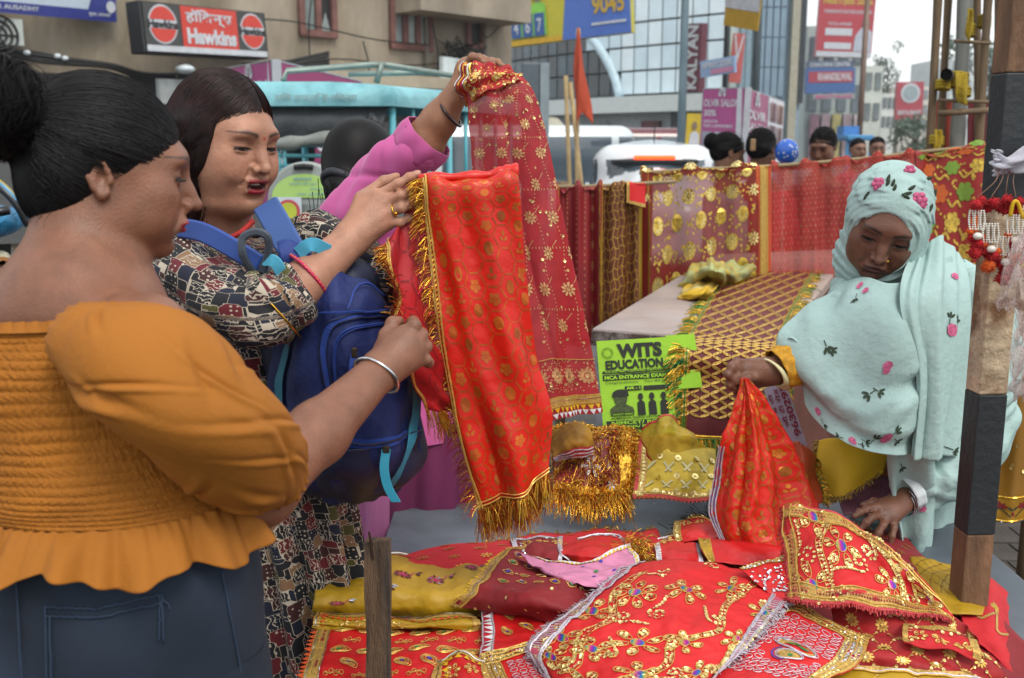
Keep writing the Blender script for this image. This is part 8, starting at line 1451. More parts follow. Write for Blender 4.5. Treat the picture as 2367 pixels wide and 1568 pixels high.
for i in range(nx+1):
    for j in range(int(sh.h/(sh.w/nx))+1):
        c=np.array([sh.w/nx*(i+0.5*(j%2)),sh.w/nx*j*0.82])
        for s_ in(-1,1):
            e2=c+np.array([s_*sh.w/nx*0.5,sh.w/nx*0.82]); m_=(c+e2)/2; dv=(e2-c)*0.46; pn=np.array([-dv[1],dv[0]])*0.22; dc.cord([m_-dv,m_-dv*0.4+pn,m_+dv*0.4+pn,m_+dv],0.0012); dc.cord([m_-dv,m_-dv*0.4-pn,m_+dv*0.4-pn,m_+dv],0.0012); dc.cord([m_-dv*0.7,m_,m_+dv*0.7],0.0009)
            if g_.random()<0.5:ds.sequin(m_,0.0035)
dc.build('gold_petals',GCORD,o); ds.build('sequins',GSEQ,o); GTR=[('band',0.0,0.018,mat('green_gold_trim','#7a8a2a',rough=0.5,metal=0.4,var=0.5,nscale=90,bump=0.8,bscale=300)),('cord',0.001,0.003,GTINS),('cord',0.009,0.003,GRTINS),('cord',0.017,0.003,GTINS)]
for e in 'lrb':trim(sh,o,e,GTR,'green_gold_braid')
trim(sh,o,'b',[('band',0.05,0.012,mat('green_gold_trim','#7a8a2a')),('cord',0.05,0.003,GTINS),('cord',0.062,0.003,GTINS)],'green_gold_braid')
for e,sd in(('l',51),('r',52),('b',53)):
    for m_,q,cl_n in((GTINS,520,26),(GRTINS,380,13),(mat('yellow_fringe','#a8921c',rough=0.5),300,26)):fringe(sh,o,e,q,0.050,m_,0,1,0.0013,0.5,0.35,'tinsel',clump=cl_n,seed=sd+q)
cl=thing('cloth','crumpled yellow printed cloth with gold fringe lying on the plinth top','cloth',Z(1660,620,PT)); sh=Sheet([[Z(1600,612,PT+0.03),Z(1640,600,PT+0.09),Z(1690,606,PT+0.06),Z(1775,600,PT+0.02)],[Z(1590,630,PT+0.05),Z(1645,622,PT+0.11),Z(1690,628,PT+0.07),Z(1770,612,PT+0.03)],[Z(1570,655,PT+0.012),Z(1640,655,PT+0.03),Z(1700,650,PT+0.02),Z(1760,628,PT+0.012)]],40,60,lambda u,v:0.008*np.sin(u*21+v*5)+0.005*np.sin(u*40),world=True); o=sh.build('printed_cotton',mat('yellow_print','#a8923a',rough=0.75,var=0.35,nscale=14,c2='#9aa06a'),cl,0.003); trim(sh,o,'b',[('band',0.0,0.02,mat('ochre_edge','#a87c14',rough=0.6,bump=0.6,bscale=200))],'ochre_edge'); fringe(sh,o,'b',350,0.02,mat('yellow_fringe','#a8921c'),0,1,0.0012,0.2,0.4,'fringe',seed=61); d=Deco(sh)
for x,y in((1640,612),(1688,622),(1610,630)):d.disc(sh.uv_at(x,y),0.018,10,ry=0.012,a=0.4)
d.build('coral_spots',mat('coral_spot','#b06a4a',rough=0.7),o); fringe(sh,o,'r',60,0.05,mat('sky_fringe','#5a9ab8',rough=0.6),0,1,0.0014,0.2,0.3,'blue_fringe',seed=62)
cl=thing('cloth','small bright yellow cloth folded near the left edge of the plinth top','cloth',Z(1610,670,PT)); sh=Sheet([[Z(1585,660,PT+0.02),Z(1620,650,PT+0.045),Z(1665,648,PT+0.03)],[Z(1572,678,PT+0.014),Z(1620,676,PT+0.04),Z(1655,668,PT+0.03)],[Z(1566,688,PT+0.006),Z(1612,692,PT+0.008),Z(1650,684,PT+0.008)]],24,30,lambda u,v:0.004*np.sin(u*17+v*9),world=True); o=sh.build('cotton',mat('yellow_white_print','#c09a10',rough=0.75,var=0.4,nscale=12,c2='#b0a878'),cl,0.003); fringe(sh,o,'b',120,0.012,mat('brown_edge','#8a5a1c',rough=0.7),0,1,0.001,0.2,0.3,'fringe',seed=63)
rp=thing('rope','rope strung behind the plinth carrying the hanging cloths','rope',at(1900,380,4.4)); RP=spline([at(1478,400,4.35),at(1600,392,4.36),at(1780,384,4.38),at(2000,366,4.40),at(2120,352,4.42),at(2300,334,4.4),at(2420,318,4.4)],60); MB().tube(RP,0.008,6).build('cord',mat('rope_tan','#8a7a5c',rough=0.9),rp,True)
MB().tube(spline([at(1270,432,3.75),at(1380,430,3.75),at(1480,424,3.8),at(1560,420,4.0)],20),0.007,6).build('cord',mat('rope_tan','#8a7a5c'),rp,True)
for lab,x,y,Y in(('bamboo post behind the gold flower net holding the rope',1500,398,4.44),('bamboo post at the right end of the rope beyond the scaffolding',2440,314,4.46),('bamboo post behind the long scarf holding the lower line',1300,432,3.80)):
    t=thing('bamboo_pole',lab,'bamboo pole',at(x,y,Y)*np.array([1,1,0])); q=at(x,y,Y); MB().tube([(q[0],q[1],0.0),(q[0],q[1],q[2]+0.02)],0.02,9).build('culm',mat('bamboo_brown','#6b5840',rough=0.75,var=0.25,nscale=5,stretch=(6,6,1),c2='#5a4936'),t,True)
def hang(label,x0,y0,x1,y1,yb0,yb1,Y,m,folds,seed=0,nv=70,nu=90,amp=0.02):
    cl=thing('cloth',label,'cloth',at((x0+x1)/2,max(yb0,yb1),Y)); k=5; rows=[]
    for t in(-0.05,0.0,0.04,0.3,0.65,1.0):rows.append([at(x0+(x1-x0)*u,(y0+(y1-y0)*u)+((yb0+(yb1-yb0)*u)-(y0+(y1-y0)*u))*max(t,0)+(14 if t<0 else 0),Y+(0.04 if t<0 else(-0.012 if t==0 else-0.02)))for u in np.linspace(0,1,k)])
    sh=Sheet(rows,nv,nu,lambda u,v:amp*sst(v,0.05,0.3)*np.sin(u*folds+seed+0.8*np.sin(v*3+seed))+amp*0.4*np.sin(u*folds*2.3+v*2)*sst(v,0.05,0.3),world=True); return cl,sh
cl,sh=hang('red net cloth with round gold flowers hanging left on the rope',1480,398,1752,382,716,640,4.36,None,14,1); o=sh.build('net',sheer('flower_net','#8f2a1e',0.80),cl); dg=Deco(sh,0.003); ds=Deco(sh,0.004)
for j in range(9):
    for i in range(6):
        c=np.array([(i+0.25+0.5*(j%2))*sh.w/5.4+g_.normal()*0.006,0.02+j*0.078]); dg.disc(c,0.026,12); petalflower(ds,c,0.024,9); dg.disc(c+np.array([0.043,0.0]),0.004,6)
        for q in range(14):dg.disc(c+np.array([g_.uniform(0.03,0.09),g_.uniform(-0.03,0.04)]),g_.uniform(0.003,0.0075),6,ry=0.004,a=g_.random()*3)
dg.build('gold_flowers',mat('gold_flat','#c8a848',rough=0.4,metal=0.5,var=0.5,nscale=70),o); ds.build('flower_petals',GSEQ,o); trim(sh,o,'l',[('band',0.0,0.035,mat('ochre_border','#a07c1c',rough=0.5,metal=0.3,var=0.3,nscale=60))],'gold_border')
cl,sh=hang('orange cloth with broad gold stripe border between the two red nets',1746,386,1784,382,640,630,4.35,None,3,2,amp=0.006,nu=30); o=sh.build('cloth_ground',mat('orange_silk','#b04418',rough=0.5,var=0.1),cl,0.002); trim(sh,o,'l',[('band',0.018,0.036,GTRIM),('cord',0.020,0.004,GCORD),('cord',0.030,0.004,GCORD),('cord',0.040,0.004,GCORD),('cord',0.050,0.004,GCORD)],'gold_stripe')
cl,sh=hang('sheer coral red net with tiny gold dots hanging in the middle of the rope',1782,384,2112,354,660,640,4.4,None,26,0.5,amp=0.018,nu=130); o=sh.build('net',sheer('dotted_net','#b83a34',0.76),cl); dg=Deco(sh,0.003)
for j in range(int(sh.h/0.016)):
    for i in range(int(sh.w/0.022)):dg.disc(((i+0.5*(j%2)+0.3)*0.022,(j+0.5)*0.016),0.0042,5,ry=0.0026)
for v_ in np.arange(0.0,0.075,0.011):
    for u_ in np.arange(0.005,sh.w,0.013):dg.disc((u_+0.006*(int(v_/0.011)%2),v_+0.008),0.0048,5,ry=0.0034)
dg.build('gold_dots',mat('dot_gold','#b07850',rough=0.4,metal=0.3,var=0.2),o)
cl,sh=hang('red cloth with gold, orange and green flowers hanging by the scaffolding',2112,356,2420,318,900,900,4.42,None,12,3,nv=90,amp=0.02); o=sh.build('cloth_ground',mat('flower_red','#8c1c18',rough=0.6,var=0.15,nscale=10),cl,0.002); dg=Deco(sh,0.003); do=Deco(sh,0.0035); dgn=Deco(sh,0.0035)
for j in range(11):
    for i in range(6):
        c=np.array([(i+0.2+0.5*(j%2))*0.105,0.03+j*0.095]); k=(i+j*2)%3; dd=(dg,do,dgn)[k]; [dd.disc(c+0.022*np.array([cos(q*1.047),sin(q*1.047)]),0.013,7)for q in range(6)]; dd.disc(c,0.012,7)
        dg.band(spline([c+np.array([0.03,0.02]),c+np.array([0.05,0.045]),c+np.array([0.075,0.03]),c+np.array([0.09,0.05])],12),0.009)
        for q in range(6):dg.disc(c+np.array([g_.uniform(0.025,0.09),g_.uniform(-0.045,0.05)]),g_.uniform(0.005,0.010),6,ry=0.005,a=g_.random()*3)
dg.build('gold_flowers',mat('gold_flat','#b8963a'),o); do.build('orange_flowers',mat('flower_orange','#b8561c',rough=0.6),o); dgn.build('green_flowers',mat('flower_green','#6a8a2a',rough=0.6),o)
cl,sh=hang('dark red cloth with pale stripes hanging behind the long scarf',1285,434,1392,430,800,800,3.74,None,12,2,amp=0.02); o=sh.build('cloth_ground',mat('dark_red_cotton','#7d161c',rough=0.65,var=0.15),cl,0.002); trim(sh,o,'r',[('band',0.0,0.014,mat('ochre_border','#a07c1c'))],'gold_edge'); dg=Deco(sh,0.002)
for u_ in(0.25,0.45,0.62):
    for v_ in np.arange(0.02,sh.h,0.016):dg.disc((u_*sh.w,v_),0.0035,5)
for v_ in np.arange(0.03,sh.h,0.05):petalflower(dg,(0.8*sh.w,v_),0.014,8)
dg.build('pale_motifs',mat('dot_gold','#b07850'),o); trim(sh,o,'l',[('band',0.0,0.014,mat('ochre_border','#a07c1c'))],'gold_edge')
cl,sh=hang('brown gold net cloth with wavy lines hanging left of the plinth',1384,430,1476,424,770,720,3.72,None,9,4,amp=0.016); o=sh.build('cloth_ground',mat('brown_net','#5c2a12',rough=0.6,var=0.2,nscale=30),cl,0.002); dg=Deco(sh,0.002)
for i in range(9):dg.band([(0.008+i*sh.w/9+0.006*sin(v_*80),v_)for v_ in np.arange(0.004,sh.h-0.004,0.010)],0.0035)
for v_ in np.arange(0.01,sh.h-0.01,0.024):dg.band([(u_,v_+0.008*abs(sin(u_*90)))for u_ in np.linspace(0.004,sh.w-0.004,40)],0.003)
dg.build('gold_waves',mat('gold_wave','#a5803a',rough=0.4,metal=0.5,var=0.2),o)
cl,sh=hang('plain red cloth corner with gold cord beside the brown net',1448,424,1492,424,468,480,3.70,None,3,1,nv=24,nu=24,amp=0.005); o=sh.build('cloth_ground',mat('red_smooth','#c91c22'),cl,0.002); trim(sh,o,'b',[('band',0.0,0.012,GTRIM)],'gold_cord'); trim(sh,o,'l',[('band',0.0,0.010,GTRIM)],'gold_cord')
cl,sh=hang('narrow ochre and red cloth hanging at the plinth corner',1462,470,1502,470,760,740,3.9,None,6,1,nv=40,nu=30,amp=0.015); o=sh.build('cloth_ground',mat('ochre_cotton','#8a6e14',rough=0.7,var=0.2),cl,0.002); trim(sh,o,'r',[('band',0.0,0.04,mat('dark_red_cotton','#7d161c'))],'red_edge')
cl=thing('cloth','folded maroon cloth with thick gold tinsel frill leaning at the poster','cloth',at(1365,1160,2.26)); sh=Sheet([[(1272,1000,2.36),(1330,985,2.33),(1400,990,2.33),(1460,998,2.36)],[(1275,1040,2.32),(1335,1020,2.29),(1400,1020,2.29),(1460,1030,2.32)],[(1278,1090,2.27),(1340,1090,2.25),(1400,1085,2.25),(1458,1085,2.27)],[(1280,1135,2.22),(1345,1142,2.2),(1400,1142,2.2),(1452,1140,2.22)]],50,60,lambda u,v:0.006*np.sin(u*9+v*7)+0.004*np.sin(u*19)); o=sh.build('cloth_ground',mat('maroon_shiny','#6d0c16',rough=0.45,var=0.4,nscale=18,c2='#8c2430'),cl,0.004); dg=Deco(sh,0.002); petalflower(dg,(sh.w*0.48,sh.h*0.62),0.028,6); petalflower(dg,(sh.w*0.74,sh.h*0.9),0.014,6); dg.build('silver_star',SILV,o)
trim(sh,o,'r',[('band',0.0,0.03,GTINS)],'gold_band'); trim(sh,o,'b',[('band',0.0,0.02,GTINS)],'gold_band'); trim(sh,o,'t',[('band',0.004,0.05,GTRIM),('cord',0.01,0.003,GCORD),('cord',0.03,0.003,ORG)],'braid')
for e,sd,L_ in(('r',71,0.03),('b',72,0.045),('t',73,0.02)):fringe(sh,o,e,700,L_,GTINS,0,1,0.0008,0.5,1.0,'tinsel',seed=sd); fringe(sh,o,e,260,L_,CTINS,0,1,0.0007,0.6,1.0,'tinsel',seed=sd+10)
n=1300; gg=np.random.default_rng(77); uv_=gg.random((n,2)); p0=sh.ev(uv_,0.003); dd_=gg.normal(size=(n,3))*0.010+np.array([0,-0.006,-0.004]); s5=np.linspace(0,1,4)[None,:,None]; X=p0[:,None]+dd_[:,None]*s5+np.array([0,-0.004,-0.006])*s5*s5; strands_obj('tinsel',X[:850],0.0008,GTINS,o,False,kind='stuff'); strands_obj('tinsel',X[850:],0.0008,CTINS,o,False,kind='stuff')
shr=Sheet([[(1275,1010,2.30),(1300,985,2.27),(1335,976,2.26),(1365,990,2.28)],[(1278,1050,2.27),(1310,1030,2.23),(1340,1022,2.22),(1368,1020,2.25)],[(1285,1068,2.26),(1320,1058,2.24),(1345,1056,2.235),(1368,1050,2.25)]],30,40,crumple=0.004); r1=shr.build('rolled_trim',mat('ochre_satin','#9a701a',rough=0.6,var=0.25,nscale=30,bump=0.3,bscale=100),o,0.003); trim(shr,r1,'b',[('band',0.0,0.03,mat('coral_piping','#b8383a')),('cord',0.002,0.003,SILV),('cord',0.012,0.003,SILV),('cord',0.022,0.003,SILV)],'braid')
cl=thing('cloth','folded yellow gold organza cloth with red piping leaning at the poster','cloth',at(1560,1150,2.25)); sh=Sheet([[(1480,1010,2.34),(1540,1005,2.31),(1600,1030,2.31),(1655,1040,2.34)],[(1475,1060,2.29),(1540,1062,2.26),(1600,1070,2.26),(1656,1070,2.29)],[(1468,1110,2.23),(1535,1115,2.21),(1598,1115,2.21),(1655,1110,2.23)],[(1462,1146,2.19),(1530,1152,2.17),(1595,1156,2.17),(1652,1156,2.19)]],50,60,lambda u,v:0.004*np.sin(u*9+v*5)); o=sh.build('organza',mat('organza_gold','#c2a636',rough=0.35,metal=0.45,var=0.3,nscale=12,c2='#a58c28',bump=0.3,bscale=60),cl,0.006); PPG=[('band',0.0,0.008,mat('coral_piping','#b8383a')),('band',0.008,0.016,GTRIM),('seq',0.012,0.008,GSEQ,0.008)]
for e in 'lb':trim(sh,o,e,PPG,'piping')
teeth(sh,o,'b',mat('coral_piping','#b8383a'),0.010,0.006); dg=Deco(sh,0.002); ds=Deco(sh,0.002)
for i in range(4):
    for j in range(3):
        c=np.array([0.05+i*0.045,0.05+j*0.05]); ds.sequin(c,0.008)
        for s_ in(-1,1):dg.band([c+np.array([s_*0.010,0.012]),c+np.array([s_*0.02,0.024]),c+np.array([s_*0.03,0.036])],0.005)
dg.build('pale_bars',mat('pale_gold','#c4bc8a',rough=0.35,metal=0.4),o); ds.build('sequins',GSEQ,o)
shr=Sheet([[(1490,1000,2.26),(1500,975,2.22),(1540,962,2.21),(1575,985,2.24)],[(1488,1035,2.25),(1520,1010,2.19),(1560,1000,2.18),(1610,1015,2.22)],[(1510,1060,2.25),(1545,1045,2.2),(1585,1040,2.19),(1640,1035,2.24)]],30,40,lambda u,v:0.006*np.sin(u*11+v*8),crumple=0.005); r1=shr.build('loose_fold',sheer('organza_sheer','#c8ac34',0.85,0.35),o); trim(shr,r1,'l',[('band',0.0,0.006,mat('coral_piping','#b8383a'))],'piping'); trim(shr,r1,'t',[('band',0.0,0.005,mat('coral_piping','#b8383a'))],'piping')
pc=thing('placard','white paper placard with crimson phone digits under the vendor sleeve','placard',at(1830,1040,2.3)); tl,tr,bl_=at(1796,892,2.3),at(1846,876,2.3),at(1816,1046,2.26); P=Panel(bl_,tr-tl,tl-bl_,np.linalg.norm(tr-tl),np.linalg.norm(tl-bl_)); mb=MB(); P.slab(mb,0.003); mb.build('paper',mat('paper_lilac','#a89aac',rough=0.7),pc); mb=MB(); P.text(mb,'9630295',0.62,0.18,0.92,0.98,0.004,0.03,rot=1); P.text(mb,'जी टी रोड',0.32,0.35,0.55,0.95,0.004,0.02,rot=1); P.text(mb,'एल ई टी',0.06,0.3,0.25,0.9,0.004,0.03,rot=1); mb.build('lettering',mat('crimson_ink','#7c1c34',rough=0.7),pc)
cl=thing('cloth','folded plain yellow cloth with gold bead edge in front of the vendor','cloth',at(1960,1140,2.2)); sh=Sheet([[(1892,1018,2.24),(1950,1015,2.2),(2050,1050,2.2)],[(1888,1080,2.2),(1950,1090,2.15),(2045,1080,2.17)],[(1900,1140,2.16),(1945,1150,2.12),(2035,1090,2.15)]],30,40,lambda u,v:0.004*np.sin(u*8+v*4)); o=sh.build('cotton',YELB,cl,0.004); fringe(sh,o,'l',200,0.012,GTRIM,0,1,0.0014,0.3,0.8,'bead_edge',seed=81); fringe(sh,o,'b',160,0.010,GTRIM,0,1,0.0014,0.3,0.8,'bead_edge',seed=82)
cl=thing('cloth','mauve printed cloth with copper border under the yellow cloth','cloth',at(2000,1150,2.2)); sh=Sheet([[(1940,1120,2.2),(1990,1090,2.19),(2075,1060,2.2)],[(1940,1160,2.17),(2000,1130,2.16),(2080,1120,2.17)],[(1950,1190,2.12),(2020,1190,2.12),(2090,1180,2.13)]],24,30,lambda u,v:0.004*np.sin(u*9)); o=sh.build('cotton',mat('mauve_print','#7d4a5c',rough=0.75,var=0.4,nscale=18,c2='#8c6a78'),cl,0.004); trim(sh,o,'t',[('band',0.0,0.03,mat('copper_border','#8a4a14',rough=0.5,metal=0.4,var=0.4,nscale=60))],'copper_border')
cl=thing('cloth','orange and gold tinsel cloth edge behind the pinched red cloth','cloth',at(1860,1140,2.2)); sh=Sheet([[(1820,1030,2.2),(1850,1020,2.16),(1885,1060,2.18)],[(1820,1090,2.17),(1855,1090,2.12),(1895,1110,2.14)],[(1830,1160,2.12),(1860,1165,2.08),(1900,1165,2.1)]],24,24,lambda u,v:0.006*np.sin(u*9+v*6)); o=sh.build('cloth_ground',mat('orange_silk','#b04418'),cl,0.003); fringe(sh,o,'r',320,0.018,GTINS,0,1,0.0009,0.4,0.9,'tinsel',seed=91); fringe(sh,o,'r',160,0.015,GRTINS,0,1,0.0008,0.4,0.9,'tinsel',seed=92); trim(sh,o,'l',[('band',0.01,0.015,SILV)],'braid')
for lab,rows in(('crumpled red base cloth spread under the heap on the left',[[(1060,1262,0.752),(1230,1236,0.755),(1420,1226,0.755),(1520,1226,0.752)],[(900,1290,0.79),(1150,1282,0.80),(1400,1276,0.80),(1560,1276,0.79)],[(760,1420,0.755),(1050,1430,0.762),(1400,1430,0.762),(1650,1400,0.757)],[(690,1640,0.752),(1050,1660,0.757),(1400,1680,0.757),(1700,1640,0.752)]]),('crumpled crimson base cloth spread under the heap on the right',[[(1500,1238,0.752),(1700,1222,0.758),(1900,1200,0.758),(2080,1230,0.752)],[(1560,1276,0.79),(1780,1270,0.81),(2000,1260,0.81),(2180,1320,0.77)],[(1640,1420,0.757),(1850,1430,0.765),(2100,1420,0.765),(2330,1440,0.757)],[(1700,1640,0.752),(1950,1650,0.758),(2200,1640,0.755),(2500,1600,0.752)]])):
    cl=thing('cloth',lab,'cloth',Z(1500,1400,TZ)); sh=Sheet(ZG(rows),50,60,foldfn(len(lab),7,0.006,(1,5),(0,4)),world=True); o=sh.build('cloth_ground',REDC if 'left' in lab else MAROON,cl,0.002); dg=Deco(sh,0.0015)
    for i in range(14):
        for j in range(7):petalflower(dg,(0.04+i*0.06+0.03*(j%2),0.02+j*0.05),0.013,7)
    dg.build('gold_motifs',GPRINT,o); fringe(sh,o,'t',300,0.02,GTINS,0,1,0.0006,0.4,0.8,'tinsel',clump=20,seed=len(lab))
dk=thing('tinsel_tuft','dark fringe tuft behind the silver braid of the pinched cloth','tinsel',Z(1650,1215,TZ)); n=260; c0=Z(1640,1215,TZ+0.03); st0=c0+g2.normal(size=(n,3))*np.array([0.03,0.02,0.008]); X=st0[:,None]+(g2.normal(size=(n,3))*0.012+np.array([-0.022,-0.012,0.004]))[:,None]*s; strands_obj('dark_strands',X,0.0008,mat('dark_fringe','#241c18',rough=0.6),dk,False,kind='stuff')
yb2=thing('cloth','sheer yellow cloth hanging off the left back corner of the table','cloth',at(1140,1270,2.2)); sh=Sheet([[(1130,1165,2.3),(1160,1160,2.26),(1185,1170,2.26)],[(1110,1220,2.28),(1150,1215,2.22),(1190,1225,2.24)],[(1080,1272,2.26),(1140,1275,2.2),(1195,1270,2.22)],[(1070,1330,2.26),(1140,1335,2.2),(1195,1330,2.22)]],30,30,lambda u,v:0.012*np.sin(u*10+v*4)); sh.build('sheer_cloth',mat('ochre_sheer','#8c5e12',rough=0.5,var=0.3,nscale=8,translucent=0.3),yb2,0.002)
ws=thing('wooden_post','rough grey-brown wooden stick standing at the front of the stall','post',Z(850,1700,0.1)); a=at(873,1250,1.37); wdir=np.array([-0.012,-0.03,-1.0]); mb=MB(); secs=[]
for k in range(14):
    t_=k/13*0.9; c_=a+wdir*t_; w_=0.0175+0.0012*sin(k*2.1); j_=0.0012*np.array([sin(k*3.3),cos(k*2.7),0]); secs+=[c_+j_+np.array([-w_,-0.010,0]),c_+j_+np.array([w_,-0.012,0.004 if k==0 else 0]),c_+j_+np.array([w_,0.012,0]),c_+j_+np.array([-w_,0.012,0])]
f=[tuple(q)for q in grid_faces(14,4,True)]+[(3,2,1,0)]; wo=mk('plank',secs,f,mat('weathered_wood','#6b523c',rough=0.85,var=0.4,nscale=7,c2='#453a33',stretch=(14,14,1.2),bump=0.8,bscale=50),ws); mb=MB(); mb.tube([a+np.array([-0.006,-0.012,-0.002]),a+np.array([-0.010,-0.013,0.018]),a+np.array([-0.005,-0.013,-0.022])],0.0018,5); mb.build('nail',mat('rust_nail','#3a2418',rough=0.7,metal=0.4),ws)
spo=thing('striped_pole','square pole with black and rust-brown bands at the right of the stall','pole',at(2235,1440,1.72)*np.array([1,1,0])+np.array([0,0,0.1])); pc_=at(2290,783,1.72); RW=mat('rust_band','#6d5038',rough=0.75,var=0.35,nscale=9,c2='#543a26',bump=0.5,bscale=60,stretch=(3,3,1)); RF=mat('flaking_band','#a8967c',rough=0.85,var=0.35,nscale=22,c2='#6e4e34',bump=0.9,bscale=50); BK=mat('black_band','#1d2226',rough=0.55,var=0.2,nscale=8,bump=0.3,bscale=80)
def zpy(y):
    b=-(y-CY)/FP; d=np.array([0,b*st+ct,b*ct-st]); return CAMZ+d[2]/d[1]*1.72
zs=[3.3,zpy(170),zpy(470),zpy(905),zpy(1225),0.1]
for k,m_ in enumerate((RW,BK,RF,BK,RW)):
    z1_,z0_=zs[k],zs[k+1]; ex=0.001 if m_ is BK else 0.0; MB().box((pc_[0],pc_[1],(z0_+z1_)/2),(0.050+ex,0.05+ex,z1_-z0_),R=rotz(0.05)).build('painted_band',m_,spo,bevel=0.003)
kc=thing('cloth','twisted white cloth strip knotted round the striped pole','cloth',at(2330,380,1.66)); WSC=mat('white_strip_cloth','#a8a7b0',rough=0.85,var=0.1,bump=0.5,bscale=60)
for rows in([[(2298,346,1.68),(2318,366,1.65),(2345,362,1.64),(2380,338,1.65),(2430,305,1.67)],[(2294,372,1.67),(2318,380,1.63),(2348,378,1.62),(2385,360,1.63),(2430,335,1.66)],[(2298,392,1.68),(2322,396,1.65),(2350,398,1.645),(2388,384,1.65),(2430,362,1.67)]],[[(2300,348,1.68),(2306,352,1.66),(2312,360,1.67)],[(2296,372,1.67),(2304,374,1.65),(2312,378,1.67)],[(2300,402,1.68),(2308,405,1.665),(2318,398,1.68)]]):sh=Sheet(rows,40,60,lambda u,v:0.005*np.sin(v*13+u*3)+0.003*np.sin(v*27-u*7)); sh.build('twisted_strip',WSC,kc,0.002)
REDW=mat('red_pom','#9c1018',rough=0.95,var=0.3,nscale=90,bump=1.0,bscale=200); PEARL=mat('pearl','#cfcac0',rough=0.25,coat=0.4,var=0.05); ORB=mat('orange_pom','#c8541a',rough=0.95,var=0.2,bump=1.0,bscale=200); gp_=np.random.default_rng(17)
def pom(mb,c,r):
    mb.sphere(c,r*0.8,12,8)
    for k in range(40):d=unit(gp_.normal(size=3)); mb.tube([c+d*r*0.6,c+d*r*(1.0+0.15*gp_.random())],[r*0.12,r*0.05],4,cap=False)
for k,(x,y,lab)in enumerate(((2258,500,'leftmost tassel string with white pearl loops on the striped pole'),(2290,530,'second tassel string from the left with pearl loops on the striped pole'),(2322,560,'third tassel string from the left, lowest red pom, on the striped pole'),(2346,510,'rightmost tassel string with yellow ribbon on the striped pole'))):
    t=thing('tassel',lab,'tassel',at(x,y+60,1.62),'bead tassels on the striped pole'); Y=1.632-0.004*(k%2)
    mb=MB(); mb.tube(spline([at(2310+k*12,392,1.64),at(2300+k*14,420,1.63),at(x+2,455,Y)],10),0.0008,4); mb.build('wire',mat('copper_wire','#8a6a5a',rough=0.4,metal=0.6),t)
    mb=MB()
    for q in range(4):pom(mb,at(x+gp_.normal()*10,462+q*8+gp_.normal()*5,Y+gp_.normal()*0.006),0.0095)
    mb.build('red_yarn_top',REDW,t,True,kind='stuff'); mb=MB(); ytop=y-12
    for l in range(3):
        xx=x-13+l*13
        for s_ in(-1,1):
            for q in range(9):mb.sphere(at(xx+s_*(3.0+2.2*sin(q/8*pi)),ytop+q*5.2,Y-0.010-0.002*l),0.0019,7,5)
    mb.build('pearl_loops',PEARL,t,True,kind='stuff')
    for q,(dx,dy,r_,m_)in enumerate(((-12,50,0.008,REDW),(4,62,0.013,REDW),(14,52,0.008,ORB),(-4,84,0.013,REDW if k%2==0 else ORB),(-16,34,0.007,ORB))):mb=MB(); pom(mb,at(x+dx,y+dy,Y-0.006),r_); mb.build('pom_pom',m_,t,True)
    mb=MB(); mb.sphere(at(x+2,y+46,Y-0.016),(0.0075,0.0075,0.006),10,7); mb.build('white_bead',PEARL,t,True)
    if k==3:
        mb=MB(); mb.tube(spline([at(2335,500,1.615),at(2342,470,1.61),at(2352,468,1.61),at(2364,505,1.615)],14),0.003,6); mb.build('yellow_ribbon',YELB,t,True)
def plastic(key):
    if key in MATS:return MATS[key]
    m=bpy.data.materials.new(key); m.use_nodes=True; N=m.node_tree.nodes; L=m.node_tree.links; b=N['Principled BSDF']; b.inputs['Base Color'].default_value=(0.75,0.62,0.58,1); b.inputs['Roughness'].default_value=0.15; b.inputs['Specular IOR Level'].default_value=0.8
    no=N.new('ShaderNodeTexNoise'); no.inputs['Scale'].default_value=30; bp=N.new('ShaderNodeBump'); bp.inputs['Strength'].default_value=0.8; bp.inputs['Distance'].default_value=0.01; L.new(no.outputs[0],bp.inputs['Height']); L.new(bp.outputs[0],b.inputs['Normal'])
    tr=N.new('ShaderNodeBsdfTransparent'); lw=N.new('ShaderNodeLayerWeight'); lw.inputs[0].default_value=0.45; mr=N.new('ShaderNodeMapRange'); mr.inputs[3].default_value=0.22; mr.inputs[4].default_value=0.8; L.new(lw.outputs[1],mr.inputs[0]); ms=N.new('ShaderNodeMixShader'); L.new(mr.outputs[0],ms.inputs[0]); L.new(tr.outputs[0],ms.inputs[1]); L.new(b.outputs[0],ms.inputs[2]); L.new(ms.outputs[0],N['Material Output'].inputs[0]); MATS[key]=m; return m
for lab,rows in(('upper clear plastic bag hanging at the right edge',[[(2355,540,1.58),(2380,530,1.57),(2420,535,1.58)],[(2330,600,1.57),(2370,600,1.54),(2430,600,1.57)],[(2310,680,1.57),(2360,690,1.54),(2430,690,1.57)],[(2303,708,1.58),(2350,712,1.57),(2430,705,1.58)]]),('lower clear plastic bag hanging at the right edge',[[(2350,720,1.58),(2385,715,1.56),(2430,715,1.58)],[(2345,800,1.57),(2380,800,1.54),(2435,800,1.57)],[(2338,880,1.57),(2375,890,1.54),(2435,890,1.57)],[(2345,915,1.58),(2380,922,1.57),(2435,920,1.58)]])):
    t=thing('plastic_bag',lab,'plastic bag',at(2360,rows[-1][0][1],1.58)); sh=Sheet(rows,40,40,foldfn(len(lab)+rows[0][0][1],7,0.010,(1,5),(0,4))); sh.build('front_film',plastic('clear_film'),t); sh2=Sheet([[(x,y,Y+0.03)for x,y,Y in r]for r in rows],30,30,foldfn(7,6,0.008,(1,5),(0,4))); sh2.build('back_film',plastic('clear_film'),t)
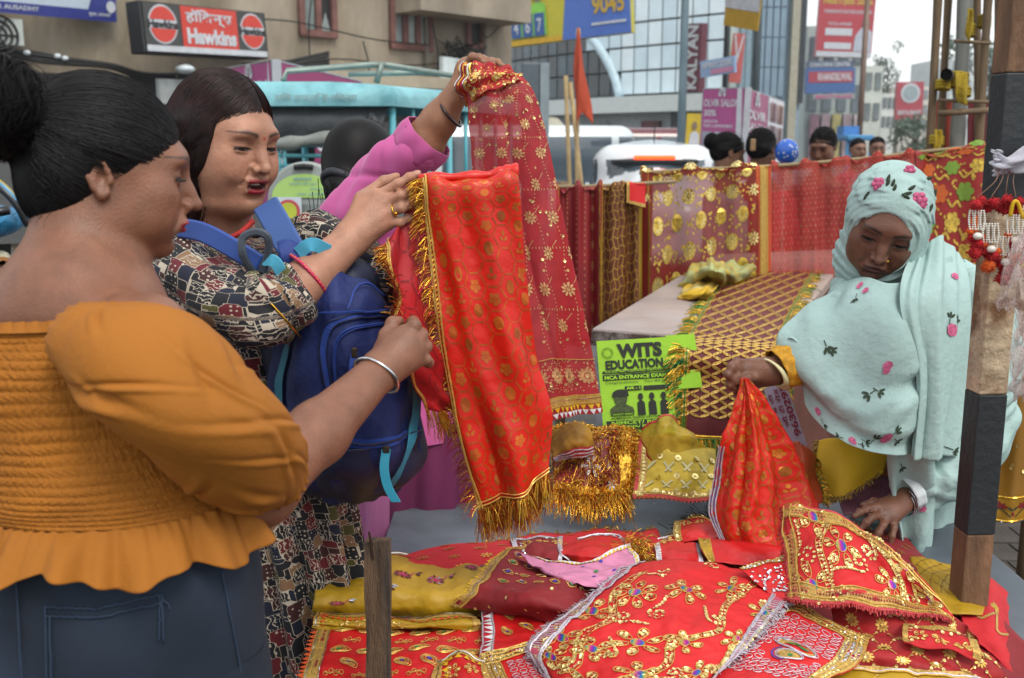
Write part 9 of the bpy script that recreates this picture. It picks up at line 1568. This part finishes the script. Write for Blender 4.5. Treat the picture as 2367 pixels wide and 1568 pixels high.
gd=thing('ornament','pointed gold ornament cloth hanging at the top right corner','ornament',at(2362,215,1.9)); sh=Sheet([[(2352,40,1.9),(2380,30,1.9),(2420,30,1.9)],[(2348,70,1.9),(2380,80,1.88),(2420,80,1.9)],[(2362,140,1.9),(2385,150,1.88),(2420,150,1.9)],[(2344,214,1.9),(2380,205,1.88),(2420,190,1.9)]],30,24); o=sh.build('gold_cloth',mat('gold_leaf_cloth','#8c6a1c',rough=0.35,metal=0.7,var=0.4,nscale=20),gd,0.003); fringe(sh,o,'t',120,0.03,GRTINS,0,1,0.001,0.5,0.8,'tinsel',seed=95); trim(sh,o,'l',[('band',0.0,0.008,GTINS)],'gold_edge')
sf=thing('scaffolding','bamboo scaffolding with yellow ties and a grey pipe post at the right','scaffolding',gpt(2220,330,5.0)); BAM=mat('bamboo_brown','#6b5840',rough=0.75,var=0.25,nscale=5,stretch=(6,6,1),c2='#5a4936')
def culm(x0,y0,x1,y1,Y,w,nm='bamboo_pole',m=BAM,down=True):
    a=at(x0,y0,Y); b=at(x1,y1,Y)
    if down:d_=(b-a)/(b-a)[2]; b=b+d_*(0.0-b[2]); a=a-d_*0*(0)+d_*(3.6-a[2])
    mb=MB(); n=22; P_=[a+(b-a)*k/n for k in range(n+1)]; r_=r_px(w,Y); mb.tube(P_,[r_*(1.0+(0.14 if k%4==0 else 0))for k in range(n+1)],10); return mb.build(nm,m,sf,True)
culm(2168,0,2150,340,4.9,9); culm(2192,0,2172,340,5.0,8); culm(2218,0,2212,160,4.95,5); culm(2258,0,2262,340,5.1,8); culm(2284,0,2262,340,4.8,9); culm(2312,0,2285,330,4.9,6); culm(2305,0,2300,330,5.2,5)
culm(2232,0,2212,340,4.85,15,'pipe_post',mat('grey_pipe','#72746f',rough=0.5,metal=0.3,var=0.15,nscale=4))
for a,b,w in(((2170,262),(2285,255),7),((2168,232),(2290,236),4),((2205,95),(2290,100),4)):MB().tube([at(*a,4.75),at(*b,4.75)],r_px(w,4.75),8).build('cross_piece',BAM,sf,True)
mb=MB(); mb.tube([at(2188,172,4.6),at(2198,178,5.2)],r_px(13,4.6),16,cap=False); mb.build('pipe_end',mat('pipe_end_dark','#3c3934',rough=0.7),sf,True); mb=MB(); mb.tube([at(2188.5,172.5,4.62),at(2190,174,4.7)],r_px(10.5,4.6),16); mb.build('pipe_hollow',mat('hollow_black','#0c0c0c',rough=1.0),sf)
YT=mat('yellow_tie_cloth','#96801a',rough=0.85,var=0.25,nscale=20,bump=0.6,bscale=60)
for x,y,n_,dx in((2218,172,5,15),(2224,205,3,14),(2180,190,3,11),(2240,60,4,9),(2276,40,4,9),(2166,318,3,11)):
    for k in range(n_):MB().ring(at(x-k*0.5,y+k*7,4.86),(0.15,0.1,1),r_px(dx+2,4.86),r_px(4.6,4.86),20,6).build('cloth_tie',YT,sf,True)
for rows in([[(2206,170,4.72),(2232,168,4.72)],[(2208,200,4.7),(2236,205,4.71)],[(2216,238,4.72),(2240,246,4.73)]],[[(2236,20,4.7),(2246,20,4.7)],[(2234,60,4.69),(2248,64,4.7)],[(2236,90,4.7),(2244,96,4.7)]],[[(2158,300,4.7),(2174,300,4.7)],[(2160,330,4.69),(2178,330,4.7)],[(2158,362,4.7),(2172,366,4.7)]]):Sheet(rows,20,12,lambda u,v:0.01*np.sin(u*7+v*5)).build('hanging_tie_end',YT,sf,0.004)
for lab,x0,x1,c in(('rust red cloth hanging inside the scaffolding on the left',2170,2208,'#7c2a14'),('dark crimson cloth hanging inside the scaffolding on the right',2238,2300,'#5c1420')):
    t=thing('cloth',lab,'cloth',at((x0+x1)/2,360,5.4)); sh=Sheet([[(x0,232,5.4),((x0+x1)/2,232,5.36),(x1,232,5.4)],[(x0,300,5.4),((x0+x1)/2,300,5.36),(x1,300,5.4)],[(x0,420,5.4),((x0+x1)/2,420,5.36),(x1,420,5.4)]],30,40,lambda u,v:0.03*np.sin(u*14+v)); sh.build('cloth_ground',mat('scaf_'+c[1:],c,rough=0.7,var=0.25,nscale=5),t,0.003)
cl=thing('cloth','dark yellow sari cloth with embroidered border hanging behind the striped pole','cloth',at(2280,1300,2.75)); sh=Sheet([[(2150,664,2.75),(2220,660,2.72),(2300,656,2.75),(2420,650,2.72)],[(2155,800,2.73),(2230,800,2.69),(2310,800,2.73),(2420,800,2.7)],[(2160,1050,2.72),(2240,1050,2.68),(2320,1050,2.72),(2430,1050,2.68)],[(2165,1200,2.7),(2240,1205,2.66),(2320,1205,2.7),(2440,1200,2.66)]],70,80,lambda u,v:0.022*np.sin(u*16+v*3)); o=sh.build('sari_cloth',mat('ochre_silk','#7c560c',rough=0.5,var=0.2,nscale=6,sheen=0.2),cl,0.002); OB_=mat('border_ochre','#9a7014',rough=0.5,metal=0.2,var=0.2,nscale=30)
trim(sh,o,'b',[('band',0.004,0.085,OB_),('cord',0.004,0.004,GTINS),('seq',0.001,0.008,SEQS,0.02),('cord',0.086,0.004,GTINS),('seq',0.084,0.006,GSEQ,0.03)],'border'); dr=Deco(sh,0.003); dl=Deco(sh,0.003)
for k in range(8):
    c=np.array([0.03+k*0.075,sh.h-0.048]); [dr.disc(c+0.012*np.array([cos(q),sin(q)]),0.012,8,ry=0.005,a=q)for q in(-1.57,-0.9,-2.2,-0.3,-2.8)]; [dl.band([c+np.array([s_*0.03,0.028])*t for t in np.linspace(0,1,4)],0.004)for s_ in(-1,1)]; [dl.disc(c+np.array([s_*0.03,0.0]),0.010,7,ry=0.004,a=0.7*s_)for s_ in(-1,1)]; dr.disc(c+np.array([0.037,0.018]),0.008,7,ry=0.005,a=1.5)
dr.build('red_flowers',mat('border_red','#6d1414',rough=0.7),o); dl.build('green_leaves',mat('border_green','#26301c',rough=0.7),o); d=Deco(sh,0.003)
for k in range(60):d.sequin((g_.random()*sh.w,g_.random()*(sh.h-0.1)),0.005)
d.build('sequins',GSEQ,o)
bar=thing('bamboo_stand','low bamboo stand carrying the yellow sari cloth behind the vendor','bamboo stand',at(2290,1200,2.76)*np.array([1,1,0])); a=at(2140,664,2.77); b=at(2430,650,2.75); MB().tube([a,b],0.014,8).build('cross_bar',BAM,bar,True); [MB().tube([(q[0],q[1],0.1),q+np.array([0,0,0.03])],0.018,8).build('upright',BAM,bar,True)for q in(a,b)]
cl=thing('cloth','dark mustard cloth heap on the ground behind the vendor','cloth',at(2230,1330,2.6)*np.array([1,1,0])); sh=Sheet([[(2140,1180,2.66),(2200,1170,2.6),(2260,1190,2.64)],[(2130,1260,2.6),(2195,1260,2.5),(2250,1270,2.58)],[(2120,1340,2.56),(2190,1350,2.46),(2245,1350,2.54)],[(2115,1420,2.5),(2190,1430,2.42),(2245,1430,2.5)]],30,40,lambda u,v:0.02*np.sin(u*11+v*6)); sh.build('cotton',mat('mustard_dark','#6a4a08',rough=0.7,var=0.2),cl,0.003)
bp=thing('backpack','bright blue backpack with turquoise straps worn on the chest of the print-kurta woman','backpack',at(800,1160,1.66)); NB=mat('blue_nylon','#10225a',rough=0.7,var=0.12,nscale=9,bump=0.35,bscale=90,weave=700); NL=mat('blue_piping','#1b3884',rough=0.75,var=0.1,nscale=30,bump=0.3,bscale=200); ND=mat('navy_nylon','#0f1838',rough=0.6,var=0.15,nscale=9,bump=0.3,bscale=120); TQ=mat('turquoise_webbing','#2a7a94',rough=0.6,var=0.12,bump=0.5,bscale=300); GN=mat('grey_nylon','#3d4652',rough=0.6,var=0.1,bump=0.3,bscale=200)
c0=at(785,870,1.70); Rb=roty(-0.20)@rotz(-0.30); S=Sdf(); S.rbox(c0,(0.115,0.075,0.20),0.05,Rb,k=0.03); v,f=S.mesh(c0-np.array([.25,.2,.3]),c0+np.array([.25,.2,.3]),0.008); mk('back_body',v,f,ND,bp,True)
def wr_(u,v):return 0.004*np.sin(u*9+v*13)+0.003*np.sin(u*19-v*8)+0.0022*np.sin(v*31+u*6)+0.0018*np.sin(u*37+v*17)
bag=Sheet([[(628,610,1.62),(690,585,1.57),(770,612,1.57),(850,655,1.61),(902,705,1.68)],[(622,720,1.62),(695,715,1.555),(780,715,1.54),(868,738,1.57),(930,775,1.66)],[(622,850,1.64),(700,850,1.56),(790,850,1.535),(890,850,1.56),(960,862,1.66)],[(634,985,1.66),(710,990,1.57),(800,992,1.54),(900,985,1.56),(976,968,1.66)],[(672,1090,1.68),(740,1100,1.60),(820,1106,1.57),(912,1082,1.58),(972,1040,1.67)],[(735,1150,1.73),(780,1162,1.68),(840,1165,1.66),(902,1146,1.67),(946,1098,1.72)]],150,110,wr_,crumple=0.0014)
bo=bag.build('front_panel',NB,bp,0.003)
def bpath(pts,n=40):return spline([bag.uv_at(*p)for p in pts],n)
pocket=bpath([(778,1000),(764,930),(754,850),(752,795),(766,752),(805,736),(855,730),(905,745)])
d=Deco(bag,0.0035); d.band(pocket,0.0125); d.build('pocket_binding',NL,bo,kind=None); d=Deco(bag,0.0045);
for o_ in(-0.006,0.006):d.cord(pocket+np.array([o_,o_*0.4]),0.0012)
d.build('stitch_cord',ND,bo); inner=bpath([(792,985),(780,900),(774,830),(780,785),(806,762),(850,752),(900,760)]); d=Deco(bag,0.004); d.cord(inner,0.0016); d.cord(inner+np.array([0.004,0.002]),0.0010); d.build('stitch_cord',NL,bo)
zip_=bpath([(806,880),(803,830),(815,803),(850,796),(890,788),(925,770)]); d=Deco(bag,0.005); d.band(zip_,0.012); zo=d.build('zip_tape',NL,bo,kind=None); d=Deco(bag,0.0062); d.cord(zip_,0.0018); d.build('zip_teeth',ND,zo)
zip2=bpath([(790,1022),(850,1024),(910,1016),(968,992)]); d=Deco(bag,0.005); d.band(zip2,0.017); zo=d.build('zip_tape',NL,bo,kind=None); d=Deco(bag,0.0062); d.cord(zip2,0.002); d.build('zip_teeth',ND,zo)
low=Sheet([[bag.ev([bag.uv_at(x,y)/np.array([bag.w,bag.h])],0.005)[0]for x,y in r]for r in([(672,1030),(760,1034),(850,1034),(965,1004)],[(690,1085),(770,1096),(850,1098),(955,1058)],[(735,1140),(790,1152),(850,1154),(935,1100)])],30,50,lambda u,v:0.002*np.sin(u*17+v*6),world=True); low.build('lower_pocket',ND,bp,0.002)
st1=bpath([(936,830),(946,900),(948,960),(936,1030),(912,1090),(892,1120)]); d=Deco(bag,0.009); d.band(st1,0.017); d.build('webbing_strap',TQ,bo,kind=None); st2=bpath([(700,740),(672,800),(655,870),(652,930),(650,985)]); d=Deco(bag,0.006); d.band(st2,0.017); d.build('side_strap',TQ,bo,kind=None); d=Deco(bag,0.008); d.cord(bpath([(640,760),(690,735),(750,722),(830,722),(900,735)]),0.0018); d.cord(bpath([(800,715),(815,680),(845,664),(880,690)]),0.0018); d.build('seam',NL,bo)
pz=bag.ev([bag.uv_at(888,1034)/np.array([bag.w,bag.h])],0.012)[0]
def ribbon(nm,P_,w,m):
    n=len(P_); wv=np.array([w/2,0,0]); o=mk(nm,np.vstack([P_-wv,P_+wv]),[(i,i+1,n+i+1,n+i)for i in range(n-1)],m,bp); o.modifiers.new('thickness','SOLIDIFY').thickness=0.004
ribbon('zip_pull',spline([pz,pz+np.array([-0.003,-0.006,-0.03]),pz+np.array([0.002,-0.006,-0.06]),pz+np.array([0.014,-0.004,-0.085])],14),0.014,mat('turquoise_pull','#2f93b0',rough=0.6)); MB().box(pz,(0.011,0.006,0.012)).build('zip_slider',mat('slider_metal','#4a4038',rough=0.4,metal=0.8),bp,bevel=0.002)
pz=bag.ev([bag.uv_at(815,812)/np.array([bag.w,bag.h])],0.012)[0]; MB().box(pz,(0.009,0.006,0.016)).build('zip_slider',mat('slider_metal','#4a4038'),bp,bevel=0.002); ribbon('zip_pull',np.array([pz,pz+np.array([-0.003,-0.004,-0.02]),pz+np.array([-0.004,-0.003,-0.055])]),0.011,NL); pz=bag.ev([bag.uv_at(655,985)/np.array([bag.w,bag.h])],0.01)[0]; ribbon('zip_pull',np.array([pz,pz+np.array([0.003,-0.003,-0.03]),pz+np.array([0.005,-0.003,-0.055])]),0.010,NL)
sh=Sheet([[(575,600,1.56),(610,590,1.55),(640,590,1.56)],[(570,640,1.53),(620,640,1.53),(670,620,1.56)],[(575,690,1.53),(630,700,1.53),(690,660,1.57)]],20,24); sh.build('grey_panel',GN,bp,0.004); sh=Sheet([[(640,560,1.58),(700,560,1.58),(770,600,1.62)],[(650,600,1.56),(720,600,1.56),(790,630,1.62)],[(660,660,1.57),(730,660,1.57),(800,680,1.62)]],20,24,lambda u,v:0.006*np.sin(u*9+v*5)); sh.build('top_flap',mat('blue_flap','#1a3478',rough=0.7,var=0.12,bump=0.3,bscale=120),bp,0.004)
def strap(pts,w,nm,m):
    P_=spline([at(*p)for p in pts],30); q=proj(P_); t_=np.gradient(q,axis=0); nn=np.stack([-t_[:,1],t_[:,0]],1); nn/=np.linalg.norm(nn,axis=1,keepdims=True); wv=np.stack([nn[:,0],0*nn[:,0],-nn[:,1]],1)*r_px(w/2,1.6); o=mk(nm,np.vstack([P_-wv,P_+wv]),[(i,i+1,31+i-1+1-1+0,30+i)if False else(i,i+1,30+i+1,30+i)for i in range(29)],m,bp); md=o.modifiers.new('thickness','SOLIDIFY'); md.thickness=0.006; md.offset=0; b2=o.modifiers.new('bevel','BEVEL'); b2.width=0.003
strap([(585,630,1.53),(562,590,1.51),(562,550,1.51),(592,536,1.51),(618,548,1.51),(620,585,1.52),(605,632,1.53)],18,'grab_handle',GN); strap([(412,526,1.60),(470,538,1.565),(540,575,1.54),(600,612,1.53)],46,'shoulder_strap',mat('blue_strap','#25458c',rough=0.6,var=0.08,bump=0.3,bscale=300)); strap([(612,470,1.66),(630,500,1.63),(655,545,1.60),(680,590,1.58)],66,'shoulder_strap',mat('blue_strap_light','#33528c',rough=0.6,var=0.08,bump=0.3,bscale=300)); strap([(330,590,1.62),(345,640,1.62),(352,680,1.62)],18,'lower_strap',mat('blue_strap','#25458c'))
strap([(610,600,1.525),(635,605,1.52),(655,635,1.53),(680,650,1.56)],26,'turquoise_tab',mat('turquoise_tab','#4aa4c4',rough=0.6)); strap([(690,585,1.565),(720,565,1.56),(760,580,1.58)],30,'turquoise_tab',mat('turquoise_tab','#4aa4c4')); strap([(775,660,1.60),(805,655,1.60),(830,665,1.61)],14,'turquoise_tab',mat('turquoise_tab','#4aa4c4'))
MB().tube(spline([at(590,1190,1.6),at(595,1215,1.6),at(600,1240,1.6)],8),0.008,7).build('loose_strap_end',TQ,bp,True)
hz=MB().box((0,72,12),(150,190,26)).build('haze',None,kind='stuff'); hz['label']='thin pale street haze'
hm=bpy.data.materials.new('haze_air'); hm.use_nodes=True; N=hm.node_tree.nodes; N.remove(N['Principled BSDF']); pv=N.new('ShaderNodeVolumePrincipled'); pv.inputs['Density'].default_value=0.0010; pv.inputs['Color'].default_value=(0.93,0.96,1.0,1); pv.inputs['Anisotropy'].default_value=0.2
hm.node_tree.links.new(pv.outputs[0],N['Material Output'].inputs['Volume']); hz.data.materials.clear(); hz.data.materials.append(hm)
